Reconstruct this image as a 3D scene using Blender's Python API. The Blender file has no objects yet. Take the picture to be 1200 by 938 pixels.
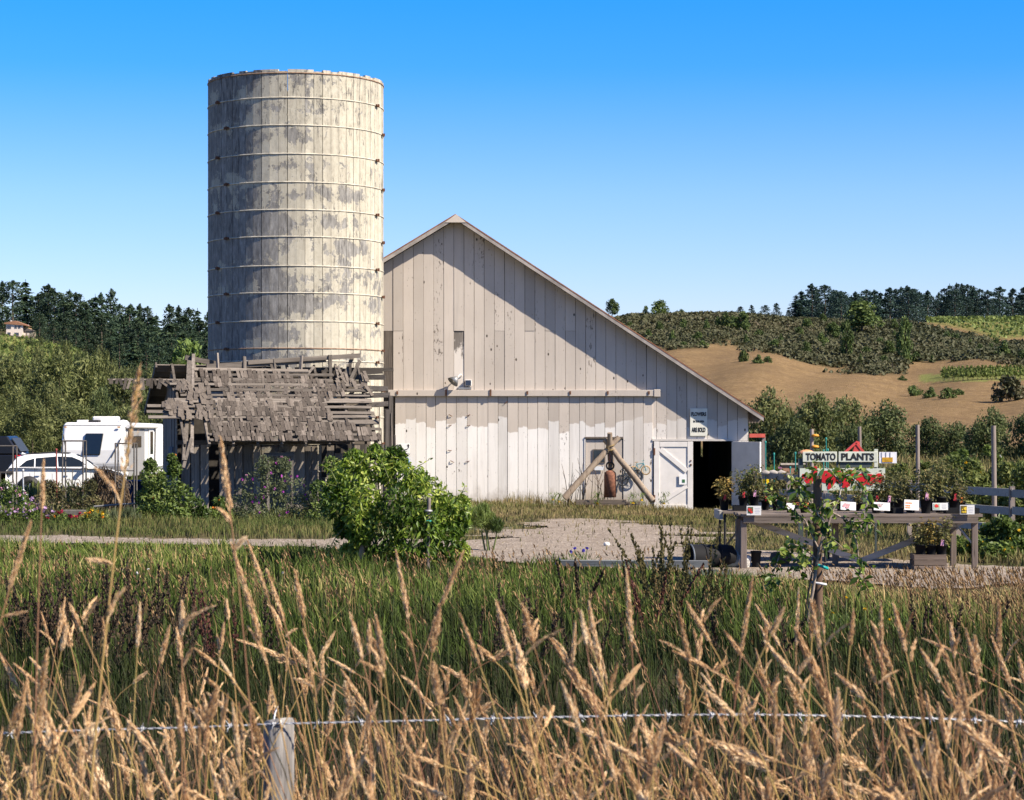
import bpy, bmesh, math, random
import numpy as np
from mathutils import Vector, Matrix, Euler

S = bpy.context.scene
COL = S.collection
R = random.Random(7)
NR = np.random.default_rng(7)
PI = math.pi

# ------------------------------------------------------------------ camera
F = 2650.0          # focal length in photo pixels (1200 wide)
CAMZ = 2.5          # eye height above the yard
HZ = 497.0          # horizon row in the photo
cam = bpy.data.cameras.new('camera')
cam.sensor_width = 36.0
cam.lens = 36.0 * F / 1200.0
cam.shift_y = (HZ - 469.0) / 1200.0
cam.clip_start = 0.1
cam.clip_end = 20000.0
cam.dof.use_dof = True
cam.dof.focus_distance = 30.0
cam.dof.aperture_fstop = 13.0
camo = bpy.data.objects.new('camera', cam)
camo.location = (0, 0, CAMZ)
camo.rotation_euler = (PI / 2, 0, 0)
COL.objects.link(camo)
S.camera = camo

# ------------------------------------------------------------------ light
SUN_AZ = math.radians(63.0)     # from the view's reverse direction towards the right
SUN_EL = math.radians(41.0)
SD = Vector((math.sin(SUN_AZ) * math.cos(SUN_EL), -math.cos(SUN_AZ) * math.cos(SUN_EL), math.sin(SUN_EL)))
sun = bpy.data.lights.new('sun', 'SUN')
sun.energy = 5.0
sun.angle = math.radians(0.5)
sun.color = (1.0, 0.90, 0.76)
suno = bpy.data.objects.new('sun', sun)
suno.rotation_euler = SD.to_track_quat('Z', 'Y').to_euler()
suno.location = (60, -40, 80)
COL.objects.link(suno)

W = bpy.data.worlds.new('World')
S.world = W
W.use_nodes = True
wn = W.node_tree
wn.nodes.clear()
sky = wn.nodes.new('ShaderNodeTexSky')
sky.sky_type = 'NISHITA'
sky.sun_disc = False
sky.sun_elevation = SUN_EL
sky.sun_rotation = math.atan2(SD.x, SD.y)
sky.air_density = 1.0
sky.dust_density = 0.3
sky.ozone_density = 3.0
tcw = wn.nodes.new('ShaderNodeTexCoord')
spw = wn.nodes.new('ShaderNodeSeparateXYZ')
wn.links.new(tcw.outputs['Generated'], spw.inputs[0])
rw = wn.nodes.new('ShaderNodeValToRGB')
wn.links.new(spw.outputs['Z'], rw.inputs[0])
SKY_STOPS = [(0.0, (0.74, 0.78, 0.98)), (0.05, (0.71, 0.75, 1.02)), (0.10, (0.51, 0.69, 1.08)), (0.125, (0.36, 0.635, 1.10)),
             (0.155, (0.165, 0.58, 1.12)), (0.185, (0.10, 0.57, 1.10)), (0.32, (0.16, 0.44, 0.92)), (0.75, (0.32, 0.50, 0.80))]
cr = rw.color_ramp
while len(cr.elements) < len(SKY_STOPS):
    cr.elements.new(0.5)
for e, (p, c) in zip(cr.elements, SKY_STOPS):
    e.position = p
    e.color = (*c, 1)
mw = wn.nodes.new('ShaderNodeMix')
mw.data_type = 'RGBA'
mw.blend_type = 'MULTIPLY'
mw.inputs[0].default_value = 1.0
wn.links.new(sky.outputs[0], mw.inputs[6])
wn.links.new(rw.outputs[0], mw.inputs[7])
bg = wn.nodes.new('ShaderNodeBackground')
bg.inputs['Strength'].default_value = 0.092
wn.links.new(mw.outputs[2], bg.inputs['Color'])
wo = wn.nodes.new('ShaderNodeOutputWorld')
wn.links.new(bg.outputs[0], wo.inputs[0])

S.view_settings.view_transform = 'Standard'
S.view_settings.look = 'None'
S.view_settings.exposure = 1.0
S.view_settings.gamma = 1.0
S.view_settings.use_curve_mapping = False
S.render.engine = 'CYCLES'
S.cycles.use_denoising = True
S.cycles.max_bounces = 6
S.cycles.diffuse_bounces = 3
S.cycles.glossy_bounces = 2
S.cycles.transmission_bounces = 4
S.cycles.transparent_max_bounces = 6

# ------------------------------------------------------------------ picture <-> place
def wx(px, Y): return (px - 600.0) / F * Y
def wz(py, Y): return CAMZ - (py - HZ) / F * Y
def P(px, py, Y): return Vector((wx(px, Y), Y, wz(py, Y)))

def sstep(a, b, x):
    t = np.clip((x - a) / (b - a), 0, 1)
    return t * t * (3 - 2 * t)

def gz(x, y):
    """yard height: flat, with the road bank rising towards the camera"""
    y = np.asarray(y, float)
    return 0.85 * (1 - sstep(2.0, 11.0, y)) - 0.22 * sstep(54, 69, y) * sstep(0.0, 4.5, np.asarray(x, float)) * (1 - sstep(76, 100, y))

def gzf(x, y): return float(gz(x, y))

# ------------------------------------------------------------------ object helpers
def tag(o, label=None, cat=None, group=None, kind=None):
    if label: o['label'] = label
    if cat: o['category'] = cat
    if group: o['group'] = group
    if kind: o['kind'] = kind
    return o

def thing(name, label, cat, loc=(0, 0, 0), rz=0.0, group=None):
    o = bpy.data.objects.new(name, None)
    o.empty_display_size = 0.2
    o.location = loc
    o.rotation_euler = (0, 0, rz)
    COL.objects.link(o)
    return tag(o, label, cat, group)

def link(name, me, m=None, parent=None, kind=None):
    o = bpy.data.objects.new(name, me)
    COL.objects.link(o)
    if m is not None and len(me.materials) == 0:
        me.materials.append(m)
    if parent is not None:
        o.parent = parent
    if kind: o['kind'] = kind
    return o

def dup(root, loc=None, rz=None, label=None, group=None, scale=None, parent=None):
    c = root.copy()
    COL.objects.link(c)
    if parent is not None: c.parent = parent
    if loc is not None: c.location = loc
    if rz is not None: c.rotation_euler = (0, 0, rz)
    if scale is not None: c.scale = scale if hasattr(scale, '__len__') else (scale,) * 3
    if label: c['label'] = label
    if group: c['group'] = group
    for ch in list(root.children):
        dup(ch, parent=c)
    return c

class MB:
    """collects boxes, bars, tubes, lathes into one mesh"""
    def __init__(s):
        s.v, s.f, s.sm = [], [], []
    def add(s, vs, fs, smooth=False):
        n = len(s.v)
        s.v += [tuple(v) for v in vs]
        s.f += [tuple(i + n for i in f) for f in fs]
        s.sm += [smooth] * len(fs)
        return s
    def box(s, c, d, rz=0.0, M=None, jit=0.0):
        hx, hy, hz = d[0] / 2, d[1] / 2, d[2] / 2
        m = M if M is not None else Matrix.Rotation(rz, 3, 'Z')
        vs = []
        for z in (-hz, hz):
            for x, y in ((-hx, -hy), (hx, -hy), (hx, hy), (-hx, hy)):
                p = m @ Vector((x, y, z)) + Vector(c)
                if jit: p += Vector((R.uniform(-jit, jit), R.uniform(-jit, jit), R.uniform(-jit, jit)))
                vs.append(p)
        return s.add(vs, [(0, 3, 2, 1), (4, 5, 6, 7), (0, 1, 5, 4), (1, 2, 6, 5), (2, 3, 7, 6), (3, 0, 4, 7)])
    def bar(s, p0, p1, w, h, up=(0, 0, 1), jit=0.0):
        """rectangular bar from p0 to p1; w across, h along up"""
        p0, p1 = Vector(p0), Vector(p1)
        d = (p1 - p0); L = d.length; d.normalize()
        u = Vector(up)
        x = d.cross(u)
        if x.length < 1e-4: x = d.cross(Vector((0, 1, 0)))
        x.normalize(); u = x.cross(d)
        m = Matrix((x, d, u)).transposed()
        return s.box((p0 + p1) / 2, (w, L, h), M=m, jit=jit)
    def tube(s, pts, rad, n=8, cap=True, smooth=True):
        pts = [Vector(p) for p in pts]
        if not hasattr(rad, '__len__'): rad = [rad] * len(pts)
        vs, fs = [], []
        ref = None
        for i, p in enumerate(pts):
            a = pts[max(i - 1, 0)]; b = pts[min(i + 1, len(pts) - 1)]
            d = (b - a).normalized()
            if ref is None:
                ref = d.cross(Vector((0, 0, 1)))
                if ref.length < 1e-3: ref = d.cross(Vector((0, 1, 0)))
            ref = (ref - d * ref.dot(d)).normalized()
            q = d.cross(ref)
            for k in range(n):
                t = 2 * PI * k / n
                vs.append(p + (ref * math.cos(t) + q * math.sin(t)) * rad[i])
        for i in range(len(pts) - 1):
            for k in range(n):
                k2 = (k + 1) % n
                fs.append((i * n + k, i * n + k2, (i + 1) * n + k2, (i + 1) * n + k))
        s.add(vs, fs, smooth)
        if cap:
            s.add(vs[:n], [tuple(range(n))[::-1]])
            s.add(vs[-n:], [tuple(range(n))])
        return s
    def lathe(s, prof, c=(0, 0, 0), n=16, smooth=True, M=None):
        """prof: list of (radius, height) revolved about z"""
        vs, fs = [], []
        for r, h in prof:
            for k in range(n):
                t = 2 * PI * k / n
                p = Vector((r * math.cos(t), r * math.sin(t), h))
                if M is not None: p = M @ p
                vs.append(p + Vector(c))
        for i in range(len(prof) - 1):
            for k in range(n):
                k2 = (k + 1) % n
                fs.append((i * n + k, i * n + k2, (i + 1) * n + k2, (i + 1) * n + k))
        return s.add(vs, fs, smooth)
    def prism(s, poly, y0, y1):
        """poly in xz extruded along y"""
        n = len(poly)
        vs = [(x, y0, z) for x, z in poly] + [(x, y1, z) for x, z in poly]
        fs = [tuple(range(n)), tuple(range(2 * n - 1, n - 1, -1))]
        for i in range(n):
            j = (i + 1) % n
            fs.append((i, i + n, j + n, j))
        return s.add(vs, fs)
    def disc(s, c, r, nrm=(0, -1, 0), n=14):
        q = Vector(nrm).to_track_quat('Z', 'Y')
        vs = [q @ Vector((r * math.cos(2 * PI * k / n), r * math.sin(2 * PI * k / n), 0)) + Vector(c) for k in range(n)]
        return s.add(vs, [tuple(range(n))])
    def torus(s, c, r, t, nrm=(0, -1, 0), n=18, k=6):
        q = Vector(nrm).to_track_quat('Z', 'Y')
        vs, fs = [], []
        for i in range(n):
            a = 2 * PI * i / n
            for j in range(k):
                b = 2 * PI * j / k
                rr = r + t * math.cos(b)
                vs.append(q @ Vector((rr * math.cos(a), rr * math.sin(a), t * math.sin(b))) + Vector(c))
        for i in range(n):
            for j in range(k):
                i2, j2 = (i + 1) % n, (j + 1) % k
                fs.append((i * k + j, i2 * k + j, i2 * k + j2, i * k + j2))
        return s.add(vs, fs, True)
    def mesh(s, name):
        me = bpy.data.meshes.new(name)
        me.from_pydata(s.v, [], s.f)
        me.polygons.foreach_set('use_smooth', s.sm)
        bm = bmesh.new(); bm.from_mesh(me)
        bmesh.ops.recalc_face_normals(bm, faces=bm.faces)
        bm.to_mesh(me); bm.free()
        me.update()
        return me
    def build(s, name, m, parent=None, bevel=0.0, kind=None, seg=1):
        o = link(name, s.mesh(name), m, parent, kind)
        if bevel:
            b = o.modifiers.new('bevel', 'BEVEL')
            b.width = bevel; b.segments = seg; b.limit_method = 'ANGLE'; b.angle_limit = math.radians(40)
        return o

def np_mesh(name, v, t, attrs=None, smooth=False):
    """triangle mesh from numpy arrays with float point attributes"""
    v = np.ascontiguousarray(v, np.float32); t = np.ascontiguousarray(t, np.int32)
    me = bpy.data.meshes.new(name)
    me.vertices.add(len(v)); me.vertices.foreach_set('co', v.ravel())
    me.loops.add(t.size); me.loops.foreach_set('vertex_index', t.ravel())
    me.polygons.add(len(t))
    me.polygons.foreach_set('loop_start', np.arange(0, t.size, 3, dtype=np.int32))
    me.polygons.foreach_set('loop_total', np.full(len(t), 3, np.int32))
    me.polygons.foreach_set('use_smooth', np.full(len(t), smooth))
    for k, a in (attrs or {}).items():
        at = me.attributes.new(k, 'FLOAT', 'POINT')
        at.data.foreach_set('value', np.ascontiguousarray(a, np.float32))
    me.update(calc_edges=True)
    me.validate()
    return me

def text_mesh(txt, size, bold=0.0, depth=0.004, sx=1.0, align='CENTER'):
    c = bpy.data.curves.new('lettering', 'FONT')
    c.body = txt; c.size = size; c.offset = bold; c.extrude = depth / 2
    c.align_x = align; c.align_y = 'CENTER'; c.resolution_u = 3
    o = bpy.data.objects.new('lettering_tmp', c)
    COL.objects.link(o)
    dg = bpy.context.evaluated_depsgraph_get(); dg.update()
    me = bpy.data.meshes.new_from_object(o.evaluated_get(dg))
    bpy.data.objects.remove(o)
    bpy.data.curves.remove(c)
    me.materials.clear()
    # text lies in xy: stand it up facing -y
    me.transform(Matrix.Scale(sx, 4, (1, 0, 0)))
    me.transform(Matrix.Rotation(PI / 2, 4, 'X'))
    return me

# ------------------------------------------------------------------ materials
class NT:
    def __init__(s, name):
        s.m = bpy.data.materials.new(name); s.m.use_nodes = True
        s.t = s.m.node_tree; s.t.nodes.clear()
        s.out = s.t.nodes.new('ShaderNodeOutputMaterial')
    def n(s, typ, **kw):
        nd = s.t.nodes.new('ShaderNode' + typ)
        for k, v in kw.items(): setattr(nd, k, v)
        return nd
    def put(s, sock, v):
        if isinstance(v, bpy.types.NodeSocket): s.t.links.new(v, sock)
        elif isinstance(v, (tuple, list)) and len(v) == 3 and sock.type == 'RGBA': sock.default_value = (*v, 1)
        else: sock.default_value = v
    def mix(s, fac, a, b, blend='MIX'):
        nd = s.n('Mix', data_type='RGBA', blend_type=blend)
        s.put(nd.inputs[0], fac); s.put(nd.inputs[6], a); s.put(nd.inputs[7], b)
        return nd.outputs[2]
    def math(s, op, a, b=0.0, c=0.0, clamp=False):
        nd = s.n('Math', operation=op, use_clamp=clamp)
        s.put(nd.inputs[0], a); s.put(nd.inputs[1], b); s.put(nd.inputs[2], c)
        return nd.outputs[0]
    def coords(s, scale=(1, 1, 1), rand=True, kind='Object'):
        tc = s.n('TexCoord'); v = tc.outputs[kind]
        if rand:
            oi = s.n('ObjectInfo')
            ad = s.n('VectorMath', operation='ADD')
            mu = s.math('MULTIPLY', oi.outputs['Random'], 137.0)
            s.put(ad.inputs[0], v); s.put(ad.inputs[1], mu)
            v = ad.outputs[0]
        mp = s.n('Mapping'); mp.inputs['Scale'].default_value = scale
        s.put(mp.inputs[0], v)
        return mp.outputs[0]
    def noise(s, vec, scale, detail=4.0, rough=0.55, dist=0.0):
        nd = s.n('TexNoise'); s.put(nd.inputs['Vector'], vec)
        nd.inputs['Scale'].default_value = scale; nd.inputs['Detail'].default_value = detail
        nd.inputs['Roughness'].default_value = rough; nd.inputs['Distortion'].default_value = dist
        return nd.outputs[0]
    def voro(s, vec, scale, feat='F1'):
        nd = s.n('TexVoronoi', feature=feat); s.put(nd.inputs['Vector'], vec); nd.inputs['Scale'].default_value = scale
        return nd.outputs
    def ramp(s, fac, stops, interp='LINEAR'):
        nd = s.n('ValToRGB'); s.put(nd.inputs[0], fac); cr = nd.color_ramp; cr.interpolation = interp
        while len(cr.elements) < len(stops): cr.elements.new(0.5)
        for e, (p, c) in zip(cr.elements, stops):
            e.position = p; e.color = (*c, 1) if hasattr(c, '__len__') else (c, c, c, 1)
        return nd.outputs[0]
    def attr(s, name):
        nd = s.n('Attribute', attribute_name=name); return nd.outputs['Fac']
    def rnd(s): return s.n('ObjectInfo').outputs['Random']
    def xyz(s, vec):
        nd = s.n('SeparateXYZ'); s.put(nd.inputs[0], vec); return nd.outputs
    def bump(s, h, strength=0.3, dist=0.01):
        nd = s.n('Bump'); s.put(nd.inputs['Height'], h)
        nd.inputs['Strength'].default_value = strength; nd.inputs['Distance'].default_value = dist
        return nd.outputs[0]
    def done(s, col, rough=0.85, spec=0.25, metal=0.0, normal=None, transl=None, coat=0.0):
        b = s.n('BsdfPrincipled')
        s.put(b.inputs['Base Color'], col); s.put(b.inputs['Roughness'], rough)
        s.put(b.inputs['Metallic'], metal); s.put(b.inputs['Specular IOR Level'], spec)
        if coat: b.inputs['Coat Weight'].default_value = coat
        if normal is not None: s.put(b.inputs['Normal'], normal)
        sh = b.outputs[0]
        if transl:
            tr = s.n('BsdfTranslucent'); s.put(tr.inputs[0], col)
            mx = s.n('MixShader'); mx.inputs[0].default_value = transl
            s.t.links.new(sh, mx.inputs[1]); s.t.links.new(tr.outputs[0], mx.inputs[2]); sh = mx.outputs[0]
        s.t.links.new(sh, s.out.inputs[0])
        return s.m

def m_plain(name, c, rough=0.7, spec=0.3, metal=0.0, var=0.25, scale=8.0, coat=0.0, bump=0.0):
    t = NT(name); v = t.coords()
    n = t.noise(v, scale)
    lo = tuple(x * (1 - var) for x in c); hi = tuple(min(1, x * (1 + var)) for x in c)
    col = t.ramp(n, [(0.3, lo), (0.7, hi)])
    return t.done(col, rough, spec, metal, t.bump(n, bump) if bump else None, coat=coat)

def m_wood(name, light, dark, along='z', grain=14.0, rough=0.9, rv=0.25, cracks=True):
    """weathered wood: grain along one axis, per piece tone"""
    t = NT(name)
    sc = {'x': (0.06, 1, 1), 'y': (1, 0.06, 1), 'z': (1, 1, 0.06)}[along]
    v = t.coords(sc)
    n = t.noise(v, grain, 6, 0.65, 0.3)
    c = t.ramp(n, [(0.25, dark), (0.5, tuple((a + b) / 2 for a, b in zip(light, dark))), (0.75, light)])
    big = t.noise(t.coords((1, 1, 1)), 2.0, 3)
    c = t.mix(t.math('MULTIPLY', big, 0.5), c, dark)
    r = t.ramp(t.rnd(), [(0, 1 - rv), (1, 1 + rv)])
    c = t.mix(1.0, c, r, 'MULTIPLY')
    if cracks:
        k = t.noise(v, grain * 2.6, 2)
        c = t.mix(t.ramp(k, [(0.62, 0.0), (0.72, 0.8)]), c, tuple(x * 0.25 for x in dark))
    return t.done(c, rough, 0.15, normal=t.bump(n, 0.5, 0.01))

def m_leaf(name, stops, transl=0.35, rough=0.6, spec=0.25, rv=0.0, attr='rnd'):
    t = NT(name)
    c = t.ramp(t.attr(attr), stops)
    if rv:
        r = t.ramp(t.rnd(), [(0, 1 - rv), (1, 1 + rv)])
        c = t.mix(1.0, c, r, 'MULTIPLY')
    return t.done(c, rough, spec, transl=transl)

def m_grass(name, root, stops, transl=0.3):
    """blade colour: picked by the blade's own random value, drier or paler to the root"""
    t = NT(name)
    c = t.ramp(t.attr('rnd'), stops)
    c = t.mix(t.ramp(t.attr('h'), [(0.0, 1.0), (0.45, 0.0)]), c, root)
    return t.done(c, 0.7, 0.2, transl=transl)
# ------------------------------------------------------------------ leaf and blade generators (numpy)
def unit(a): return a / np.maximum(np.linalg.norm(a, axis=-1, keepdims=True), 1e-9)
def rdir(n, rg=NR): return unit(rg.normal(size=(n, 3)))

def leaf_arrays(c, L, w, axis, nrm, rnd, fold=0.15):
    """one folded diamond leaf per centre: 4 points, 2 triangles"""
    axis = unit(axis); side = unit(np.cross(axis, nrm)); nn = np.cross(side, axis)
    L = np.asarray(L)[:, None]; w = np.asarray(w)[:, None]
    b = c - axis * L * 0.5; t = c + axis * L * 0.5
    m = c - axis * L * 0.06
    l = m + side * w * 0.5 + nn * w * fold; r = m - side * w * 0.5 + nn * w * fold
    n = len(c)
    v = np.stack([b, l, t, r], 1).reshape(-1, 3)
    i = np.arange(n)[:, None] * 4
    tr = np.concatenate([i + np.array([[0, 2, 1]]), i + np.array([[0, 3, 2]])], 1).reshape(-1, 3)
    return v, tr, np.repeat(rnd, 4)

def join_arrays(parts):
    vs, ts, rs, o = [], [], [], 0
    for v, t, r in parts:
        vs.append(v); ts.append(t + o); rs.append(r); o += len(v)
    return np.concatenate(vs), np.concatenate(ts), np.concatenate(rs)

def clump_leaves(centres, radii, per, L, w, rg, up=0.5, droop=0.0, tone=0.25):
    """leaves through ellipsoid clumps; each clump has its own tone"""
    out = []
    for c, r in zip(centres, radii):
        d = rdir(per, rg); k = rg.uniform(0.25, 1.0, per)[:, None] ** 0.45
        p = np.asarray(c) + d * k * np.asarray(r)
        nrm = unit(d * 0.7 + rdir(per, rg) * 0.8 + np.array([0, 0, up]))
        ax = unit(rdir(per, rg) + d * 0.5 + np.array([0, 0, -droop]))
        t = np.clip(rg.normal(0.5 + rg.normal(0, tone), 0.2, per), 0, 1)
        out.append(leaf_arrays(p, L * rg.uniform(0.6, 1.3, per), w * rg.uniform(0.6, 1.3, per), ax, nrm, t))
    return join_arrays(out)

def dome_clumps(k, R_, H, rg, zmin=0.15, size=0.33):
    """clump centres over a dome of radius R_ and height H"""
    cs, rs = [], []
    for i in range(k):
        a = rg.uniform(0, 2 * PI); z = rg.uniform(zmin, 1.0)
        rr = R_ * math.sqrt(max(0.02, 1 - max(0, (z - 0.25) / 0.78) ** 2)) * rg.uniform(0.35, 1.0) * 0.8
        s = size * R_ * rg.uniform(0.6, 1.3)
        cs.append((math.cos(a) * rr, math.sin(a) * rr, z * (H - s * 0.6)))
        rs.append((s, s, s * rg.uniform(0.7, 1.2)))
    return cs, rs

def bush_meshes(seed, R_, H, k, per, L, w, size=0.33, up=0.5, droop=0.0, zmin=0.12):
    rg = np.random.default_rng(seed)
    cs, rs = dome_clumps(k, R_, H, rg, zmin, size)
    v, t, r = clump_leaves(cs, rs, per, L, w, rg, up, droop)
    v[:, 2] = np.maximum(v[:, 2], 0.02)
    crown = np_mesh('crown', v, t, {'rnd': r})
    mb = MB()
    for i in range(6):
        c = Vector(cs[i * 2 % len(cs)])
        b = Vector((R.uniform(-0.08, 0.08) * R_, R.uniform(-0.08, 0.08) * R_, -0.2))
        mid = b.lerp(c, 0.5) + Vector((R.uniform(-1, 1), R.uniform(-1, 1), 0)) * 0.06 * R_
        mb.tube([b, mid, c], [0.035 * R_ + 0.01, 0.02 * R_ + .006, 0.006 * R_ + .003], 5)
    return crown, mb.mesh('trunk')

def tree_meshes(seed, R_, H, k, per, L, w, trunk_r=0.3, base=0.25, size=0.36):
    """round-headed tree: tapered trunk, limbs, clumped crown"""
    rg = np.random.default_rng(seed)
    cs, rs = dome_clumps(k, R_, H * (1 - base), rg, 0.1, size)
    cs = [(x, y, z + H * base) for x, y, z in cs]
    v, t, r = clump_leaves(cs, rs, per, L, w, rg)
    crown = np_mesh('crown', v, t, {'rnd': r})
    mb = MB()
    mb.tube([(0, 0, -0.5), (0.05 * R_, 0, H * base), (0, 0.04 * R_, H * 0.7)], [trunk_r, trunk_r * 0.75, trunk_r * 0.2], 7)
    for i in range(7):
        c = Vector(cs[(i * 3) % len(cs)])
        z0 = H * (base + 0.06 * i)
        mb.tube([(0, 0, min(z0, H * .65)), Vector((0, 0, z0)).lerp(c, 0.6) + Vector((0, 0, .04 * H)), c], [trunk_r * 0.4, trunk_r * 0.2, trunk_r * 0.07], 5)
    return crown, mb.mesh('trunk')

def conifer_meshes(seed, H, Rm, tiers=15, bare=0.1, ragged=0.3):
    rg = np.random.default_rng(seed)
    cs, ax, nr, Ls, ws, rn = [], [], [], [], [], []
    mb = MB()
    lean = rg.normal(0, 0.012, 2) * H
    mb.tube([(0, 0, -1.5), (lean[0] * .5, lean[1] * .5, H * .5), (lean[0], lean[1], H)], [H * .016, H * .011, H * .002], 6)
    for i in range(tiers):
        f = bare + (1 - bare) * (i + rg.uniform(-.25, .25)) / tiers
        f = min(max(f, bare), 0.985)
        r = Rm * (1 - f) ** 0.62 * rg.uniform(1 - ragged, 1 + ragged * .5) + 0.35
        nb = 10 if f < .7 else 8
        a0 = rg.uniform(0, 2 * PI)
        for b in range(nb):
            if rg.uniform() < 0.10: continue
            a = a0 + 2 * PI * b / nb + rg.uniform(-.3, .3)
            rl = r * rg.uniform(.6, 1.15)
            tone = rg.normal(.5, .2)
            m = max(3, int(rl / 0.6))
            for q in range(m):
                g = (q + .6) / m
                z = f * H - rl * 0.35 * g ** 1.3 + 0.1 * rl * (g > .8)
                cs.append((math.cos(a) * rl * g + lean[0] * f, math.sin(a) * rl * g + lean[1] * f, z + rg.uniform(-.15, .15)))
                ax.append((math.cos(a) + rg.normal(0, .35), math.sin(a) + rg.normal(0, .35), -0.45 + rg.normal(0, .25)))
                nr.append((rg.normal(0, .45) + .3 * math.cos(a), rg.normal(0, .45) + .3 * math.sin(a), 1))
                Ls.append(rg.uniform(1.5, 2.6) * H / 25); ws.append(rg.uniform(1.1, 1.9) * H / 25 * (1.3 - .5 * g))
                rn.append(np.clip(tone + rg.normal(0, .15) + .2 * (g - .5), 0, 1))
    # leader
    for q in range(5):
        cs.append((lean[0], lean[1], H * (0.965 + .012 * q))); ax.append((rg.normal(0, .4), rg.normal(0, .4), 1)); nr.append(tuple(rg.normal(size=3)))
        Ls.append(1.0 * H / 25); ws.append(.35 * H / 25); rn.append(.5)
    v, t, r = leaf_arrays(np.array(cs), np.array(Ls), np.array(ws), np.array(ax), np.array(nr), np.array(rn), 0.1)
    return np_mesh('crown', v, t, {'rnd': r}), mb.mesh('trunk')

def fir_meshes(seed, H, Rm, k=46, per=26, bare=.08, pw=.6):
    """bushy conifer: ragged clumps hung round a tall trunk"""
    rg = np.random.default_rng(seed)
    cs, rs = [], []
    for i in range(k):
        f = bare + (1 - bare) * ((i + rg.uniform(0, 1)) / k) ** .85
        f = min(f, .97)
        R0 = Rm * (1 - f) ** pw * rg.uniform(.55, 1.1)
        a = rg.uniform(0, 2 * PI); s = max(.45, Rm * (.42 - .26 * f) * rg.uniform(.7, 1.25))
        cs.append((math.cos(a) * R0 * .72, math.sin(a) * R0 * .72, f * H - .3 * s)); rs.append((s * 1.15, s * 1.15, s * .75))
    for q in range(3): cs.append((0, 0, H * (.93 + .03 * q))); rs.append((.5, .5, .7))
    v, t, r = clump_leaves(cs, rs, per, 1.25 * H / 25, .6 * H / 25, rg, .5, .35, .2)
    mb = MB(); mb.tube([(0, 0, -1.5), (.2, 0, H * .5), (0, 0, H)], [H * .016, H * .011, H * .002], 6)
    return np_mesh('crown', v, t, {'rnd': r}), mb.mesh('trunk')

def blade_arrays(x, y, z, h, w, lean, az, rnd, bend=0.5):
    """grass blades: 5 points, 3 triangles each; az = lean direction, lean = tip offset / height"""
    n = len(x)
    ca, sa = np.cos(az), np.sin(az)
    fa = NR.uniform(0, 2 * PI, n)
    wxv, wyv = np.cos(fa) * w * .5, np.sin(fa) * w * .5
    dx, dy = ca * lean * h, sa * lean * h
    v = np.empty((n, 5, 3), np.float32)
    m = 0.55
    for k, (sx, t, off) in enumerate(((-1, 0, 0), (1, 0, 0), (-.75, m, m * bend), (.75, m, m * bend), (0, 1, 1))):
        v[:, k, 0] = x + sx * wxv + dx * off; v[:, k, 1] = y + sx * wyv + dy * off
        v[:, k, 2] = z + h * t * (1 - 0.25 * np.minimum(lean, 1.2) ** 2 * off)
    i = np.arange(n)[:, None] * 5
    tr = np.concatenate([i + np.array([[0, 1, 3]]), i + np.array([[0, 3, 2]]), i + np.array([[2, 3, 4]])], 1).reshape(-1, 3)
    hh = np.tile(np.array([0, 0, m, m, 1.0]), n)
    return v.reshape(-1, 3), tr, np.repeat(rnd, 5), hh

def blades(name, x, y, h, w, lean, az, rnd, m, z=None, bend=0.4, parent=None, kind='stuff'):
    if z is None: z = gz(x, y)
    v, t, r, hh = blade_arrays(x, y, z - 0.02, h, w, lean, az, rnd, bend)
    return link(name, np_mesh(name, v, t, {'rnd': r, 'h': hh}), m, parent, kind)

def vnoise(x, y, s, seed=0):
    """smooth value noise in 0..1 for scattering"""
    x = np.asarray(x) * s + seed * 17.3; y = np.asarray(y) * s + seed * 9.1
    xi, yi = np.floor(x), np.floor(y); fx, fy = x - xi, y - yi
    fx = fx * fx * (3 - 2 * fx); fy = fy * fy * (3 - 2 * fy)
    def hsh(a, b):
        q = np.sin(a * 127.1 + b * 311.7) * 43758.5453
        return q - np.floor(q)
    return (hsh(xi, yi) * (1 - fx) + hsh(xi + 1, yi) * fx) * (1 - fy) + (hsh(xi, yi + 1) * (1 - fx) + hsh(xi + 1, yi + 1) * fx) * fy

# ------------------------------------------------------------------ ground
def grid_mesh(name, xs, ys, zf, attrs=None):
    X, Y = np.meshgrid(xs, ys)
    Z = zf(X, Y)
    v = np.stack([X, Y, Z], -1).reshape(-1, 3)
    ny, nx = X.shape
    i = (np.arange(ny - 1)[:, None] * nx + np.arange(nx - 1)[None, :]).ravel()
    t = np.concatenate([np.stack([i, i + 1, i + nx + 1], 1), np.stack([i, i + nx + 1, i + nx], 1)])
    return np_mesh(name, v, t, {k: f(X, Y).ravel() for k, f in (attrs or {}).items()}, smooth=True)

def ground_mat():
    t = NT('ground_soil')
    v = t.coords((1, 1, 1), rand=False)
    a = t.noise(v, 0.35, 5); b = t.noise(v, 6.0, 5); c = t.noise(v, 40.0, 4)
    green = t.ramp(b, [(0.3, (0.035, 0.045, 0.014)), (0.7, (0.10, 0.105, 0.035))])
    dry = t.ramp(b, [(0.3, (0.10, 0.08, 0.04)), (0.7, (0.22, 0.17, 0.09))])
    col = t.mix(t.ramp(a, [(0.42, 0.0), (0.62, 1.0)]), green, dry)
    col = t.mix(t.math('MULTIPLY', c, 0.35), col, (0.05, 0.035, 0.02))
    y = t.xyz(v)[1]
    near_shade = t.ramp(t.math('DIVIDE', t.math('ADD', y, t.math('MULTIPLY', a, 6.0)), 60.0), [(0.40, 0.85), (0.62, 0.0)])  # near ground colour blackened so gaps between blades read as deep shade
    col = t.mix(near_shade, col, t.ramp(b, [(0.3, (0.022, 0.018, 0.011)), (0.7, (0.05, 0.04, 0.022))]))
    return t.done(col, 0.95, 0.1, normal=t.bump(c, 0.5, 0.03))
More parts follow.
